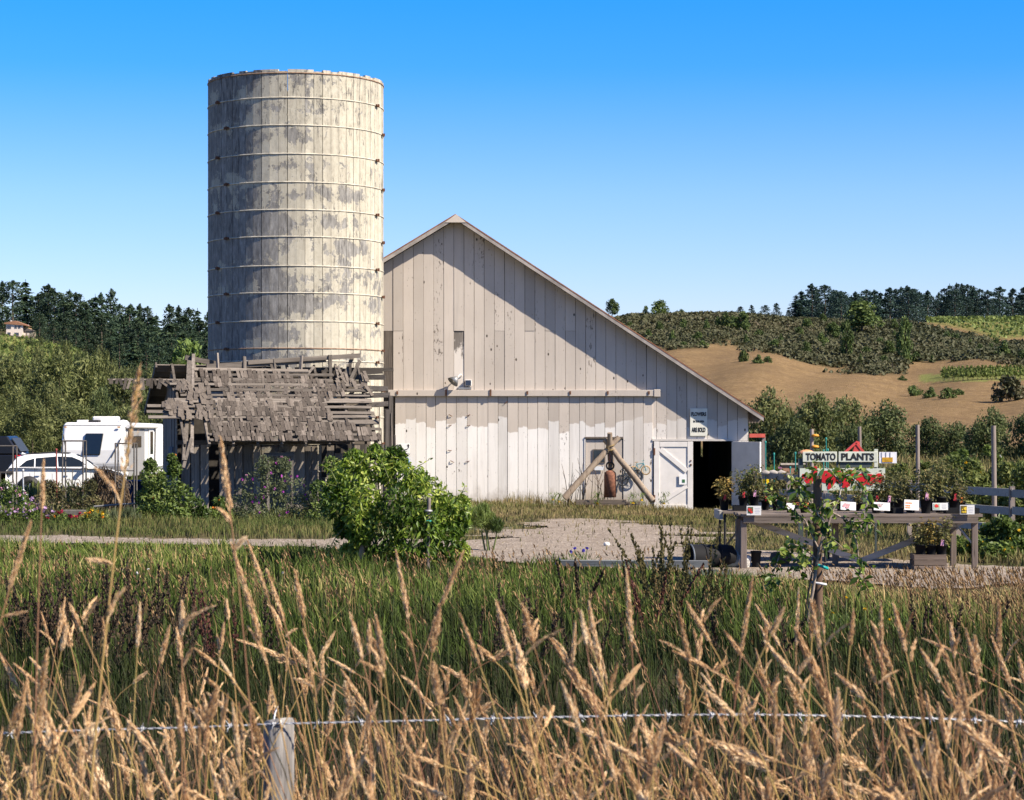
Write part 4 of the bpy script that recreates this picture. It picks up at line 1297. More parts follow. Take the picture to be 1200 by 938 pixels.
    rest.build('loose_shingles', sh_m, t, kind='stuff'); pack.build('packed_shingles', m_wood('old_shingle_dark', (.155, .128, .104), (.05, .04, .033), 'y', 26, rv=.1), t, kind='stuff')
    # strip of hanging shingles past the gable
    hb = MB().bar(rp(-1.85, 2.62, .02), rp(.5, 2.66, .02), .06, .03, up=nrm).build('hanging_batten', bt_m, t)
    for q in range(17):
        u = -1.75 + q * .125 + R.uniform(-.03, .03)
        mb = MB(); m = Euler((R.uniform(-.1, .3), R.uniform(-.35, .35) - (.8 if q > 11 else 0), R.uniform(-.2, .2)), 'XYZ').to_matrix()
        ln = R.uniform(.10, .36)
        mb.box(rp(u, 2.62, .03) + Vector((0, -.02, -ln * .35)), (R.uniform(.06, .12), .014, ln), M=m)
        mb.build('hanging_shingle', sh_m, hb)
    # ridge remains: sagging beam and stubs
    MB().bar((1.0, RY - .1, RZ - .16), (4.5, RY + .05, RZ + .10), .10, .16, jit=.01).build('ridge_beam', bm_m, t)
    MB().bar((.4, RY, RZ + .12), (1.3, RY + .1, RZ - .05), .10, .14, jit=.01).build('ridge_beam', bm_m, t)
    for u, h in ((.62, .22), (1.35, .25), (2.1, .16), (3.0, .08), (3.7, .2), (4.6, .22)):
        MB().bar((u, RY - .15, RZ - .55), (u + R.uniform(-.05, .05), RY - .1, RZ + h), .09, .06, jit=.008).build('roof_stub', pl_m, t)
    db = m_wood('shade_dark_board', (.10, .085, .07), (.035, .03, .025), 'x', 12)  # near-black boards paint in the shaded gap below the ridge
    for q in range(12):
        u0 = .6 + q * .42 + R.uniform(-.1, .1); z_ = RZ - .62 + .14 * (q % 4) + R.uniform(-.04, .04)
        MB().bar((u0, RY + .12 + .05 * (q % 3), z_), (u0 + R.uniform(.7, 1.5), RY + .12 + .05 * (q % 3), z_ + R.uniform(-.10, .12)), .03, R.uniform(.10, .17), jit=.01).build('shade_board', db, t)
    MB().bar((.9, RY + .3, RZ - .42), (5.5, RY + .35, RZ - .30), .03, .30, jit=.01).build('shade_board', db, t)
    MB().bar((2.2, RY - .12, RZ - .02), (5.5, RY - .05, RZ + .22), .05, .12, jit=.012).build('ridge_beam', bm_m, t)
    for q in range(20):
        u0 = R.uniform(.8, 5.4); z_ = RZ - .45 + .06 * u0 / L + R.uniform(-.1, .1); a = R.uniform(-1.0, 1.0)
        MB().bar((u0, RY - .2, z_), (u0 + math.sin(a) * R.uniform(.2, .5), RY - .1, z_ + R.uniform(.12, .38)), R.uniform(.04, .09), .022, up=(0, -1, .4), jit=.01).build('splintered_board', R.choice((db, bt_m, pl_m)), t)
    # long weathered boards leaning over the left end
    for p0, p1, w in (((.05, -.42, 1.5), (.50, 1.9, 4.30), .13), ((.25, -.35, 1.7), (.62, 2.0, 4.42), .09), ((.0, -.5, 1.3), (.28, -.1, 2.1), .09)):
        MB().bar(p0, p1, w, .03, up=(0, -1, .6), jit=.01).build('leaning_board', pl_m, t)
    for p0, p1 in (((4.85, 1.7, 3.5), (5.35, 2.3, 4.55)), ((5.0, 1.6, 3.55), (5.52, 2.2, 4.35)), ((4.9, 1.2, 3.2), (5.4, 2.0, 3.6))):
        MB().bar(p0, p1, .10, .03, up=(0, -1, .6), jit=.01).build('broken_board', m_wood('dark_broken_board', (.16, .14, .12), (.06, .05, .04), 'y'), t)
    # front wall planks, set back under a deep eave
    n0 = len(t.children)
    u = .12
    while u < L - .05:
        w = R.uniform(.17, .30)
        door = 2.30 < u < 3.05
        if door:
            if u < 2.45: MB().bar((2.42, -.03, -.25), (2.42, -.03, 1.62), .07, .08, jit=.005).build('door_post', pl_m, t)
            u += w; continue
        if R.random() < .93:
            z1 = EZ - .22 - R.uniform(0, .04)
            if u > 4.4: z1 -= R.choice((0, 0, .25))
            tl = R.uniform(-.012, .012)
            mb = MB(); g = R.uniform(.006, .018)
            mb.prism([(u + g, -.3), (u + w - g, -.3), (u + w - g + tl, z1), (u + g + tl, z1)], R.uniform(-.045, -.02), R.uniform(-.01, .0))
            mb.build('wall_plank', pl_m, t)
        u += w
    MB().bar((2.3, -.06, 1.64), (3.15, -.06, 1.66), .08, .10).build('door_head', bm_m, t)
    MB().bar((3.1, -.03, -.25), (3.1, -.03, 1.62), .07, .08, jit=.005).build('door_post', pl_m, t)
    MB().bar((0, 0, EZ - .16), (L, 0, EZ - .16), .10, .12).build('wall_plate', bm_m, t)
    for ch in list(t.children)[n0:]: ch.location.y += .95
    # left gable wall
    y = .95
    while y < D - .02:
        w = R.uniform(.18, .28); b = min(y + w, D)
        f = lambda q: (EZ - .05 + (RZ - .25 - EZ) * q / RY) if q < RY else RZ - .25 + (2.95 - RZ + .1) * (q - RY) / (D + .4 - RY)
        mb = MB(); x0 = R.uniform(-.01, .01)
        pts = [(x0, y + .006, -.3), (x0, b - .006, -.3), (x0, b - .006, f(b)), (x0, y + .006, f(y))]
        mb.add(pts + [(p_[0] + .025, p_[1], p_[2]) for p_ in pts], [(0, 1, 2, 3), (7, 6, 5, 4), (0, 4, 5, 1), (1, 5, 6, 2), (2, 6, 7, 3), (3, 7, 4, 0)])
        mb.build('gable_plank', pl_m, t); y = b
    MB().box((-.02, 1.9, 1.55), (.05, .75, .6)).build('gable_shutter', m_plain('faded_blue_board', (.10, .12, .15), .9, var=.4, scale=10), t)
    # back roof slope over the left part
    for q in range(9):
        s0 = q / 9; s1 = (q + 1) / 9
        a = Vector((0, RY, RZ - .12)).lerp(Vector((0, D + .55, 2.93)), s0); b = Vector((0, RY, RZ - .12)).lerp(Vector((0, D + .55, 2.93)), s1)
        mb = MB(); u1 = 1.7 if q < 5 else 1.2
        mb.bar(Vector((-.42, 0, 0)) + (a + b) / 2, Vector((u1, 0, 0)) + (a + b) / 2, (b - a).length * 1.04, .04, up=(0, .6, .8), jit=.006)
        mb.build('roof_board', bt_m, t)
    MB().bar((-.45, RY - .25, RZ - .10), (-.45, D + .6, 2.82), .05, .16).build('barge_board', bm_m, t)
    # right end: posts and slats, rear and inner walls in the dark
    for u, y_, h in ((5.55, .0, 2.2), (5.50, .9, 3.0), (5.6, 1.9, 3.9), (5.85, .1, 2.9), (6.05, .5, 3.3)):
        MB().bar((u, y_, -.3), (u + R.uniform(-.05, .05), y_, h), .11, .11, jit=.01).build('post', pl_m, t)
    for k_ in range(7):
        u = 5.62 + .08 * k_
        MB().bar((u, .12 + R.uniform(-.05, .05), R.uniform(-.2, .9)), (u + R.uniform(-.04, .04), .1, R.uniform(1.9, 3.1)), R.uniform(.05, .09), .025, jit=.008).build('end_slat', pl_m, t)
    for k_ in range(4):
        z_ = 3.0 + k_ * .28
        MB().bar((4.7, 1.2 + .3 * k_, z_), (6.15, .7 + .3 * k_, z_ + R.uniform(-.06, .1)), .04, .14, jit=.01).build('end_slat', bt_m, t)
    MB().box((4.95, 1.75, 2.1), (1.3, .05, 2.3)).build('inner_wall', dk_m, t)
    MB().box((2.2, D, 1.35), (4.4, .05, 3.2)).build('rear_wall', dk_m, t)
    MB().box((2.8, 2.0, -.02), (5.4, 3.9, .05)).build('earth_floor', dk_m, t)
shed()
# ------------------------------------------------------------------ vehicles
M_WHITE = m_plain('car_white', (.78, .77, .75), .28, .5, var=.02, coat=.6)
M_NAVY = m_plain('car_navy', (.008, .009, .014), .35, .4, var=.05, coat=.25)
M_GLASS = m_plain('car_glass', (.012, .016, .02), .06, .6, var=.05)
M_TYRE = m_plain('tyre', (.02, .02, .02), .9, .2, var=.2)
M_RIM = m_plain('rim', (.35, .35, .36), .35, .5, .8, var=.1)
M_TRIM = m_plain('black_trim', (.02, .02, .022), .6, .3, var=.1)
M_RED = m_plain('tail_red', (.45, .012, .012), .2, .5, var=.1, coat=.5)
M_CHROME = m_plain('chrome', (.6, .6, .62), .2, .5, 1.0, var=.05)
M_STEEL = m_plain('brown_steel', (.13, .115, .10), .7, .4, .5, var=.3)

def wheel(parent, x, y, r, w):
    tw = MB(); q = Matrix.Rotation(PI / 2, 3, 'X')
    tw.lathe([(r * .62, -w / 2), (r * .95, -w / 2), (r, -w * .3), (r, w * .3), (r * .95, w / 2), (r * .62, w / 2), (r * .62, -w / 2)], (x, y, r), 24, M=q)
    o = tw.build('wheel', M_TYRE, parent)
    rm = MB(); s = -1 if y < 0 else 1
    rm.lathe([(.001, -w * .46), (r * .12, -w * .46), (r * .2, -w * .3), (r * .6, -w * .42), (r * .63, -w * .5)], (x, y, r), 20, M=Matrix.Rotation(PI / 2 if s > 0 else -PI / 2, 3, 'X'))
    for k in range(5):
        a = 2 * PI * k / 5
        rm.bar((x, y + s * w * .44, r), (x + math.cos(a) * r * .6, y + s * w * .46, r + math.sin(a) * r * .6), .05, .02, up=(0, 1, 0))
    rm.build('rim', M_RIM, o)

def skin(parent, name, outline, yof, m, off=.006, both=True):
    """panel following a leaning car side: outline in xz, y from height"""
    out = None
    for s in ((-1, 1) if both else (-1,)):
        n = len(outline)
        a = [(x, s * (yof(z) + off), z) for x, z in outline]; b = [(x, s * (yof(z) - .02), z) for x, z in outline]
        mb = MB(); mb.add(a + b, [tuple(range(n)), tuple(range(2 * n - 1, n - 1, -1))] + [(i, i + n, (i + 1) % n + n, (i + 1) % n) for i in range(n)])
        out = mb.build(name, m, parent)
    return out

def suv():
    t = thing('suv', 'white SUV parked in front of the caravan', 'car', (wx(79, 80), 80, -.10), math.radians(9)); t.scale = (.91, 1, .98)
    # lower body: side profile, lofted with slight tumblehome and plan taper
    prof = [(-2.24, .42), (-2.30, .62), (-2.28, .98), (-2.14, 1.10), (-1.0, 1.10), (.95, 1.06), (1.55, 1.02), (2.08, .90), (2.27, .70), (2.27, .36), (1.9, .24), (-2.0, .26)]
    mb = MB(); n = len(prof)
    lay = []
    for yy, k in ((-.80, .97), (-.92, 1.0), (.92, 1.0), (.80, .97)):
        lay.append([(x * k, yy, .66 + (z - .66) * (k if abs(yy) < .9 else 1)) for x, z in prof])
    vs = [p for l in lay for p in l]
    fs = [tuple(range(n))[::-1], tuple(range(3 * n, 4 * n))]
    for j in range(3):
        for i in range(n):
            fs.append((j * n + i, j * n + (i + 1) % n, (j + 1) * n + (i + 1) % n, (j + 1) * n + i))
    mb.add(vs, fs); mb.build('body', M_WHITE, t, bevel=.035, seg=3)
    gp = [(-2.20, 1.06), (-1.88, 1.46), (-1.5, 1.555), (-.5, 1.60), (.25, 1.57), (.62, 1.44), (1.18, 1.04)]
    yof = lambda z: .90 - .30 * max(0, (z - 1.04)) / .56 * 1.0
    vs = [(x, -yof(z), z) for x, z in gp] + [(x, yof(z), z) for x, z in gp]; n = len(gp)
    mb = MB(); mb.add(vs, [tuple(range(n)), tuple(range(2 * n - 1, n - 1, -1))] + [(i, i + n, (i + 1) % n + n, (i + 1) % n) for i in range(n)])
    cab = mb.build('cabin', M_WHITE, t, bevel=.03, seg=3)
    for ol in ([(-1.80, 1.12), (-1.52, 1.34), (-1.22, 1.42), (-1.22, 1.12)], [(-1.17, 1.12), (-1.17, 1.43), (-.42, 1.49), (-.38, 1.12)], [(-.30, 1.12), (-.34, 1.49), (.20, 1.47), (.50, 1.36), (.84, 1.12)]):
        skin(t, 'side_window', ol, yof, M_GLASS)
    mb = MB(); mb.add([(.36, -.62, 1.545), (.36, .62, 1.545), (1.16, .80, 1.08), (1.16, -.80, 1.08), (.34, -.62, 1.52), (.34, .62, 1.52), (1.13, .80, 1.06), (1.13, -.80, 1.06)],
                      [(0, 1, 2, 3), (7, 6, 5, 4), (0, 4, 5, 1), (1, 5, 6, 2), (2, 6, 7, 3), (3, 7, 4, 0)])
    for i in range(4): mb.v[i] = (mb.v[i][0] + .02, mb.v[i][1], mb.v[i][2] + .02)
    mb.build('windscreen', M_GLASS, t)
    mb = MB(); mb.add([(-1.86, -.62, 1.47), (-1.86, .62, 1.47), (-2.19, .72, 1.12), (-2.19, -.72, 1.12), (-1.80, -.62, 1.46), (-1.80, .62, 1.46), (-2.10, .72, 1.12), (-2.10, -.72, 1.12)],
                      [(0, 1, 2, 3), (7, 6, 5, 4), (0, 4, 5, 1), (1, 5, 6, 2), (2, 6, 7, 3), (3, 7, 4, 0)])
    for i in range(4): mb.v[i] = (mb.v[i][0] - .02, mb.v[i][1], mb.v[i][2] + .02)
    mb.build('rear_window', M_GLASS, t)
    for s in (-1, 1):
        for x in (-1.42, 1.42):
            MB().lathe([(.44, -.06), (.44, .06), (.01, .06), (.01, -.06), (.44, -.06)], (x, s * .885, .36), 22, M=Matrix.Rotation(PI / 2, 3, 'X')).build('wheel_arch', M_TRIM, t)
            wheel(t, x, s * .84, .345, .22)
        MB().box((0, s * .925, .33), (2.2, .02, .12)).build('sill', M_TRIM, t)
        MB().box((-2.16, s * .80, .92), (.26, .2, .13)).build('tail_lamp', M_TRIM, t, bevel=.02)
        mi = MB().box((.72, s * 1.0, 1.13), (.16, .2, .13)).build('mirror', M_WHITE, t, bevel=.03)
        MB().bar((.78, s * .86, 1.05), (.74, s * .95, 1.08), .05, .05).build('mirror_arm', M_TRIM, mi)
        for x in (-.95, .12): MB().box((x, s * .928, .96), (.18, .03, .03)).build('door_handle', M_CHROME, t)
        for x in (-1.2, -.36, .92): MB().box((x, s * .922, .74), (.012, .004, .66)).build('door_seam', M_TRIM, t)
        MB().tube([(-1.5, s * .58, 1.57), (-.5, s * .60, 1.63), (.1, s * .60, 1.60)], .02, 6).build('roof_rail', M_TRIM, t)
        MB().box((2.16, s * .66, .78), (.2, .34, .12)).build('headlamp', M_CHROME, t, bevel=.03)
    MB().prism([(-1.75, 1.56), (-1.55, 1.56), (-1.72, 1.64)], -.02, .02).build('antenna_fin', M_WHITE, t)
    MB().box((-2.27, 0, .38), (.1, 1.7, .22)).build('bumper', M_TRIM, t, bevel=.02)
suv()

def pickup():
    t = thing('pickup', 'dark blue pickup with a canopy seen from its tail at the photo edge', 'pickup', (wx(28, 84), 84, .05))
    # local: rear at x = 0, nose towards -x
    MB().box((-1.15, 0, .95), (2.3, 1.8, .72)).build('load_bed', M_NAVY, t, bevel=.04, seg=2)
    prof = [(-2.32, .5), (-5.3, .5), (-5.35, .95), (-5.1, 1.18), (-4.0, 1.25), (-3.6, 1.82), (-2.5, 1.86), (-2.32, 1.3)]
    MB().prism(prof, -.88, .88).build('cab', M_NAVY, t, bevel=.05, seg=2)
    cp = [(0.05, 1.32), (-2.25, 1.32), (-2.25, 1.95), (-.42, 2.0)]
    MB().prism(cp, -.84, .84).build('canopy', M_NAVY, t, bevel=.05, seg=2)
    for s in (-1, 1):
        MB().prism([(-.75, 1.45), (-2.0, 1.45), (-2.0, 1.82), (-.72, 1.84)], s * .842 - .01, s * .842 + .01).build('canopy_window', M_GLASS, t)
        MB().prism([(-2.5, 1.3), (-3.55, 1.3), (-3.42, 1.72), (-2.5, 1.76)], s * .882 - .01, s * .882 + .01).build('side_window', M_GLASS, t)
        MB().box((-.05, s * .80, 1.17), (.2, .22, .26)).build('tail_lamp', M_RED, t, bevel=.02)
        MB().box((-.04, s * .80, .96), (.19, .21, .12)).build('reverse_lamp', M_CHROME, t, bevel=.02)
        for x in (-1.25, -4.35):
            MB().lathe([(.50, -.06), (.50, .06), (.01, .06), (.01, -.06), (.50, -.06)], (x, s * .87, .42), 22, M=Matrix.Rotation(PI / 2, 3, 'X')).build('wheel_arch', M_TRIM, t)
            wheel(t, x, s * .84, .39, .26)
    a = Vector((.03, 0, 1.36)); b = Vector((-.36, 0, 1.94))
    mb = MB(); q = (b - a); m = Matrix((Vector((0, 1, 0)), q.normalized(), Vector((q.z, 0, -q.x)).normalized())).transposed()
    mb.box((a + b) / 2 + Vector((.03, 0, .03)), (1.4, q.length * .85, .03), M=m)
    mb.build('rear_window', m_plain('bright_glass', (.04, .045, .05), .45, .2, var=.05), t)
    MB().box((.03, 0, .62), (.16, 1.75, .18)).build('bumper', M_CHROME, t, bevel=.03)
    MB().box((.02, 0, 1.0), (.04, 1.5, .52)).build('tailgate', M_NAVY, t, bevel=.02)
pickup()

def caravan():
    x0, Y0 = wx(70, 86), 86.0
    t = thing('caravan', 'white travel trailer with a big dark end window beside the shed', 'caravan', (x0, Y0, 0), math.radians(-4))
    W_, L_ = 2.45, 7.0
    wm = m_plain('caravan_white', (.76, .75, .73), .4, .4, var=.03, coat=.2)
    gm = m_plain('caravan_grey', (.27, .265, .26), .5, .4, var=.06)
    # nose profile in yz extruded across x
    prof = [(0.35, .45), (-.02, .9), (.0, 1.5), (.22, 2.5), (.45, 2.56), (L_, 2.5), (L_, .45)]
    vs = [(0.06 if z > 1.5 else 0, y, z) for y, z in prof] + [(W_, y, z) for y, z in prof]; n = len(prof)
    mb = MB(); mb.add(vs, [tuple(range(n)), tuple(range(2 * n - 1, n - 1, -1))] + [(i, i + n, (i + 1) % n + n, (i + 1) % n) for i in range(n)])
    mb.build('body', wm, t, bevel=.13, seg=4)
    f = MB().add([(.86, .085, 1.32), (1.56, .085, 1.32), (1.66, .19, 2.14), (.98, .19, 2.14), (.86, .13, 1.32), (1.56, .13, 1.32), (1.66, .24, 2.14), (.98, .24, 2.14)],
                 [(0, 1, 2, 3), (7, 6, 5, 4), (0, 4, 5, 1), (1, 5, 6, 2), (2, 6, 7, 3), (3, 7, 4, 0)])
    for k in range(4): f.v[k] = (f.v[k][0], f.v[k][1] - .14, f.v[k][2])
    f.build('front_window', M_GLASS, t, bevel=.03, seg=2)
    MB().box((W_ * .5, .02, .72), (W_ - .1, .12, .34)).build('skirt', gm, t)
    fr_ = MB().box((1.27, .10, 1.26), (.86, .05, .05)).box((1.33, .19, 2.20), (.84, .05, .05)); fr_.build('window_trim', gm, t)
    for x in (.18, W_ - .2): MB().box((x, .12, 2.38), (.10, .04, .05)).build('marker_lamp', m_plain('amber_lens', (.5, .25, .08), .4), t)
    MB().box((W_ / 2, .22, 2.45), (W_ - .25, .03, .02)).build('seam', gm, t)
    MB().box((W_ + .015, 3.6, .75), (.02, 6.2, .10)).build('stripe', m_plain('stripe_grey', (.25, .25, .27), .5), t)
    # side: grey panel, door, windows
    MB().box((W_ + .012, 2.1, 1.45), (.03, 2.6, 1.9)).build('side_panel', gm, t)
    d = MB().box((W_ + .03, 4.5, 1.42), (.03, .8, 1.8)).build('door', wm, t)
    MB().box((W_ + .05, 4.5, 1.75), (.02, .45, .9)).build('door_window', M_GLASS, d)
    MB().box((W_ + .04, 2.0, 1.80), (.03, 1.5, .46)).build('side_window', M_GLASS, t, bevel=.02)
    MB().box((1.3, 2.0, 2.66), (.85, 1.0, .26)).build('roof_unit', wm, t, bevel=.05, seg=2)
    MB().box((.6, 1.2, 2.58), (.4, .5, .14)).build('roof_vent', wm, t, bevel=.03)
    MB().box((1.0, 1.4, 2.60), (.4, .5, .10)).build('roof_hatch', M_TRIM, t, bevel=.02)
    MB().lathe([(.001, .16), (.18, .12), (.26, 0), (.001, 0)], (W_ - .3, 1.2, 2.5), 14).build('dish', wm, t)
    MB().tube([(W_ + .1, .3, 2.40), (W_ + .1, 5.2, 2.38)], .07, 8).build('awning_roll', wm, t)
    for y in (.5, 5.0):
        MB().bar((W_ + .06, y, .9), (W_ + .08, y, 2.36), .05, .04).build('awning_arm', M_TRIM, t)
    MB().bar((W_ - .45, -.09, 1.2), (W_ - .1, .05, 1.95), .03, .03).build('strut', M_TRIM, t)
    MB().bar((.25, -.07, 1.55), (.12, .06, 2.1), .03, .03).build('strut', M_TRIM, t)
    for s in (0, W_):
        for y in (2.6, 3.4): wheel(t, s, y, .34, .22) if False else None
    for y in (2.6, 3.4):
        for s in (.15, W_ - .12): wheel(t, s, y, .34, .22)
    MB().bar((W_ / 2, .3, .42), (W_ / 2, -1.1, .45), .12, .10).build('drawbar', M_TRIM, t)
    tb = thing('blue_tub', 'blue plastic tub by the caravan hitch behind the arch', 'tub', (wx(152, 70), 70, 0))
    MB().lathe([(.5, .0), (.62, .75), (.66, .75), (.60, .72), (.48, .05), (.001, .05)], n=18).build('tub', m_plain('blue_plastic', (.02, .05, .16), .5, .4, var=.15), tb)
    MB().torus((0, 0, .74), .64, .02, (0, 0, 1), 20).build('rim', m_plain('blue_rim', (.03, .07, .2), .5, .4), tb)
caravan()

def arch(px0, px1, top, label, Y=62.0, scroll=True):
    x0, x1 = wx(px0, Y), wx(px1, Y); h = wz(top, Y)
    t = thing('garden_arch', label, 'arch', (x0, Y, 0), group='iron garden arches in the flower bed')
    w = x1 - x0
    for d in (0, .45):
        for x in (0, w): MB().tube([(x, d, -.1), (x + R.uniform(-.01, .01), d, h)], .022, 6).build('upright', M_STEEL, t)
        MB().tube([(0, d, h), (w, d, h)], .022, 6).build('top_bar', M_STEEL, t)
    for x in (0, w): MB().tube([(x, 0, h), (x, .45, h)], .018, 6).build('side_bar', M_STEEL, t)
    MB().tube([(0, 0, h * .62), (w, 0, h * .62)], .014, 5).build('cross_bar', M_STEEL, t)
    if scroll:
        for s in (.28, .72):
            pts = [(w * s + .10 * (1 - k / 14) * math.cos(k * .75), 0, h * .42 + .16 * (1 - k / 14) * math.sin(k * .75)) for k in range(14)]
            MB().tube(pts, .012, 5).build('scroll', M_STEEL, t)
        MB().tube([(w * .5, 0, 0), (w * .5, 0, h * .62)], .012, 5).build('middle_rod', M_STEEL, t)
arch(-14, 15, 523, 'iron garden arch at the photo edge before the dark pickup')
arch(73, 97, 517, 'tallest iron garden arch in front of the white SUV doors')
arch(135, 157, 520, 'iron garden arch with scrollwork in front of the caravan side')
def stake(px, py, Y, label, m, h=None, r=.02, name='garden_stake'):
    t = thing(name, label, 'stake', (wx(px, Y), Y, 0))
    hh = wz(py, Y)
    MB().tube([(0, 0, -.2), (.01, 0, hh * .5), (0, 0, hh)], r, 6).build('rod', m, t)
    MB().lathe([(.001, hh + .03), (r * 1.5, hh + .02), (r * 1.6, hh - .02), (r, hh - .05)], n=8).build('cap', m, t)
stake(27, 551, 60, 'short pale metal stake beside the pink flowers', m_plain('pale_metal', (.5, .5, .5), .5, .4, .5))
stake(66, 527, 61, 'thin red metal stake before the SUV rear door', m_plain('red_rust', (.22, .05, .04), .8))

# ------------------------------------------------------------------ tripod and yard pieces before the barn
def tripod():
    Y = 70.6
    t = thing('pole_tripod', 'tripod of three crossed wooden poles standing before the blind door', 'tripod', (wx(715, Y), Y, 0))
    pm = m_wood('pole_wood', (.40, .32, .235), (.17, .125, .09), 'z', 12, rv=.12)
    apex = Vector((0, 0, wz(524, Y)))
    for (px, py, yy, over), nm in zip(((661, 584, -.35, .42), (765, 588, -.5, .30), (717, 580, .45, .45)), ('pole',) * 3):
        foot = Vector((wx(px, Y + yy) - wx(715, Y), yy, wz(py, Y + yy)))
        d = (apex - foot).normalized()
        mb = MB(); top = apex + d * over
        pts = [foot.lerp(top, k / 6) + Vector((R.uniform(-.012, .012), 0, R.uniform(-.01, .01))) for k in range(7)]
        mb.tube(pts, [.105, .10, .098, .095, .09, .085, .08], 10)
        mb.build(nm, pm, t)
    rp = MB()
    for k in range(4): rp.torus(apex + Vector((0, -.03, -.08 + .045 * k)), .125, .018, (R.uniform(-.4, .4), R.uniform(-.4, .4), 1), 14, 5)
    rp.build('lashing', m_plain('ochre_rope', (.24, .17, .08), .9, var=.3, scale=30), t)
    ir = m_plain('red_rust_iron', (.20, .085, .05), .85, .3, var=.45, scale=12)
    b = thing('rusty_bell', 'rusty gas cylinder bell hanging from the pole tripod', 'bell', (wx(715, Y), Y, 0))
    zt, zb = wz(555, Y), wz(583, Y)
    MB().lathe([(.001, zt + .10), (.10, zt + .09), (.17, zt + .03), (.19, zt - .06), (.19, zb), (.175, zb), (.175, zt - .1), (.001, zt - .02)], n=20).build('cylinder', ir, b)
    MB().torus((0, 0, zt + .24), .115, .028, (0, -1, 0), 18, 6).build('ring', m_plain('black_iron', (.03, .028, .027), .7, .4), b)
    MB().tube([(0, 0, zt + .34), (-.03, 0, zt + .8), (-.05, 0, apex.z - .1)], .028, 6).build('strap', m_plain('red_strap', (.32, .12, .07), .8, var=.3), b)
    k = thing('bed_edge_timber', 'weathered timber edging a weedy bed under the tripod', 'timber', (wx(705, Y), Y - .9, -.05))
    wm = m_wood('edge_timber', (.26, .21, .165), (.09, .07, .055), 'x', 14)
    MB().box((-.05, 0, .14), (1.55, .12, .14), jit=.01).build('beam', wm, k); MB().box((.9, .06, .10), (.5, .12, .12), jit=.01).build('beam', wm, k)
tripod()

def bicycle(px, py, Y, s, lean, label, m, tm):
    t = thing('toy_bicycle', label, 'bicycle', (wx(px, Y), Y, wz(py, Y)), 0)
    r = .17 * s; wb = .50 * s
    q = Matrix.Rotation(lean, 3, 'Y')
    def T(x, z, y=0.0): return q @ Vector((x * s, y, z * s))
    for x in (0, .50):
        w_ = MB().torus(T(x, 0), r, .018 * s + .006, (0, -1, 0), 22, 5).build('wheel', tm, t)
        sp = MB()
        for k in range(6):
            a = PI * k / 6; c = T(x, 0); d = Vector((math.cos(a), 0, math.sin(a))) * r
            sp.tube([c - d, c + d], .004, 3, cap=False)
        sp.build('spokes', m, w_)
    fr = MB()
    for a, b in (((0, 0), (.20, .02)), ((0, 0), (.16, .26)), ((.20, .02), (.14, .32)), ((.20, .02), (.41, .27)), ((.16, .26), (.41, .29)), ((.41, .32), (.50, 0))):
        fr.tube([T(*a), T(*b)], .014 * s + .006, 6)
    fr.build('frame', m, t)
    MB().tube([T(.36, .40), T(.41, .36), T(.44, .42)], .015 * s, 6).build('handlebar', m, t)
    MB().box(T(.13, .345), (.13 * s, .05, .03 * s), M=q).build('saddle', tm, t)
    MB().torus(T(.20, .02, -.03), .05 * s, .012, (0, -1, 0), 12, 5).build('crank', tm, t)
tl = m_plain('teal_paint', (.10, .24, .26), .5, .4, var=.2); tb_ = m_plain('ochre_tyre', (.38, .25, .12), .8)
bk = m_plain('black_bike', (.03, .035, .04), .5, .4, var=.2)
bicycle(742.5, 552, BY - .18, .78, -.05, 'small teal ornamental bicycle with tan tyres hung on the barn wall', tl, tb_)
bicycle(730, 563, BY - .22, .95, -.35, 'small black ornamental bicycle leaning up the barn wall behind the pole', bk, bk)

def wood_post(px, top, bot, Y, wpx, label, m, square=False, name='wooden_post', cap=None):
    w = wpx / F * Y; z1 = wz(top, Y)
    z0 = min(-.3, wz(bot, Y))
    t = thing(name, label, 'post', (wx(px, Y), Y, 0))
    mb = MB()
    if square: mb.box((0, 0, (z0 + z1) / 2), (w, w, z1 - z0), rz=R.uniform(-.2, .2), jit=.01)
    else: mb.tube([(0, 0, z0), (R.uniform(-.01, .01), 0, (z0 + z1) / 2), (R.uniform(-.02, .02), 0, z1)], [w / 2, w / 2 * .98, w / 2 * .93], 10)
    mb.build('shaft', m, t)
    return t, z1
M_GPOST = m_wood('grey_post', (.36, .30, .26), (.15, .12, .10), 'z', 14)
M_BRPOST = m_wood('brown_post', (.20, .125, .085), (.07, .045, .03), 'z', 14)

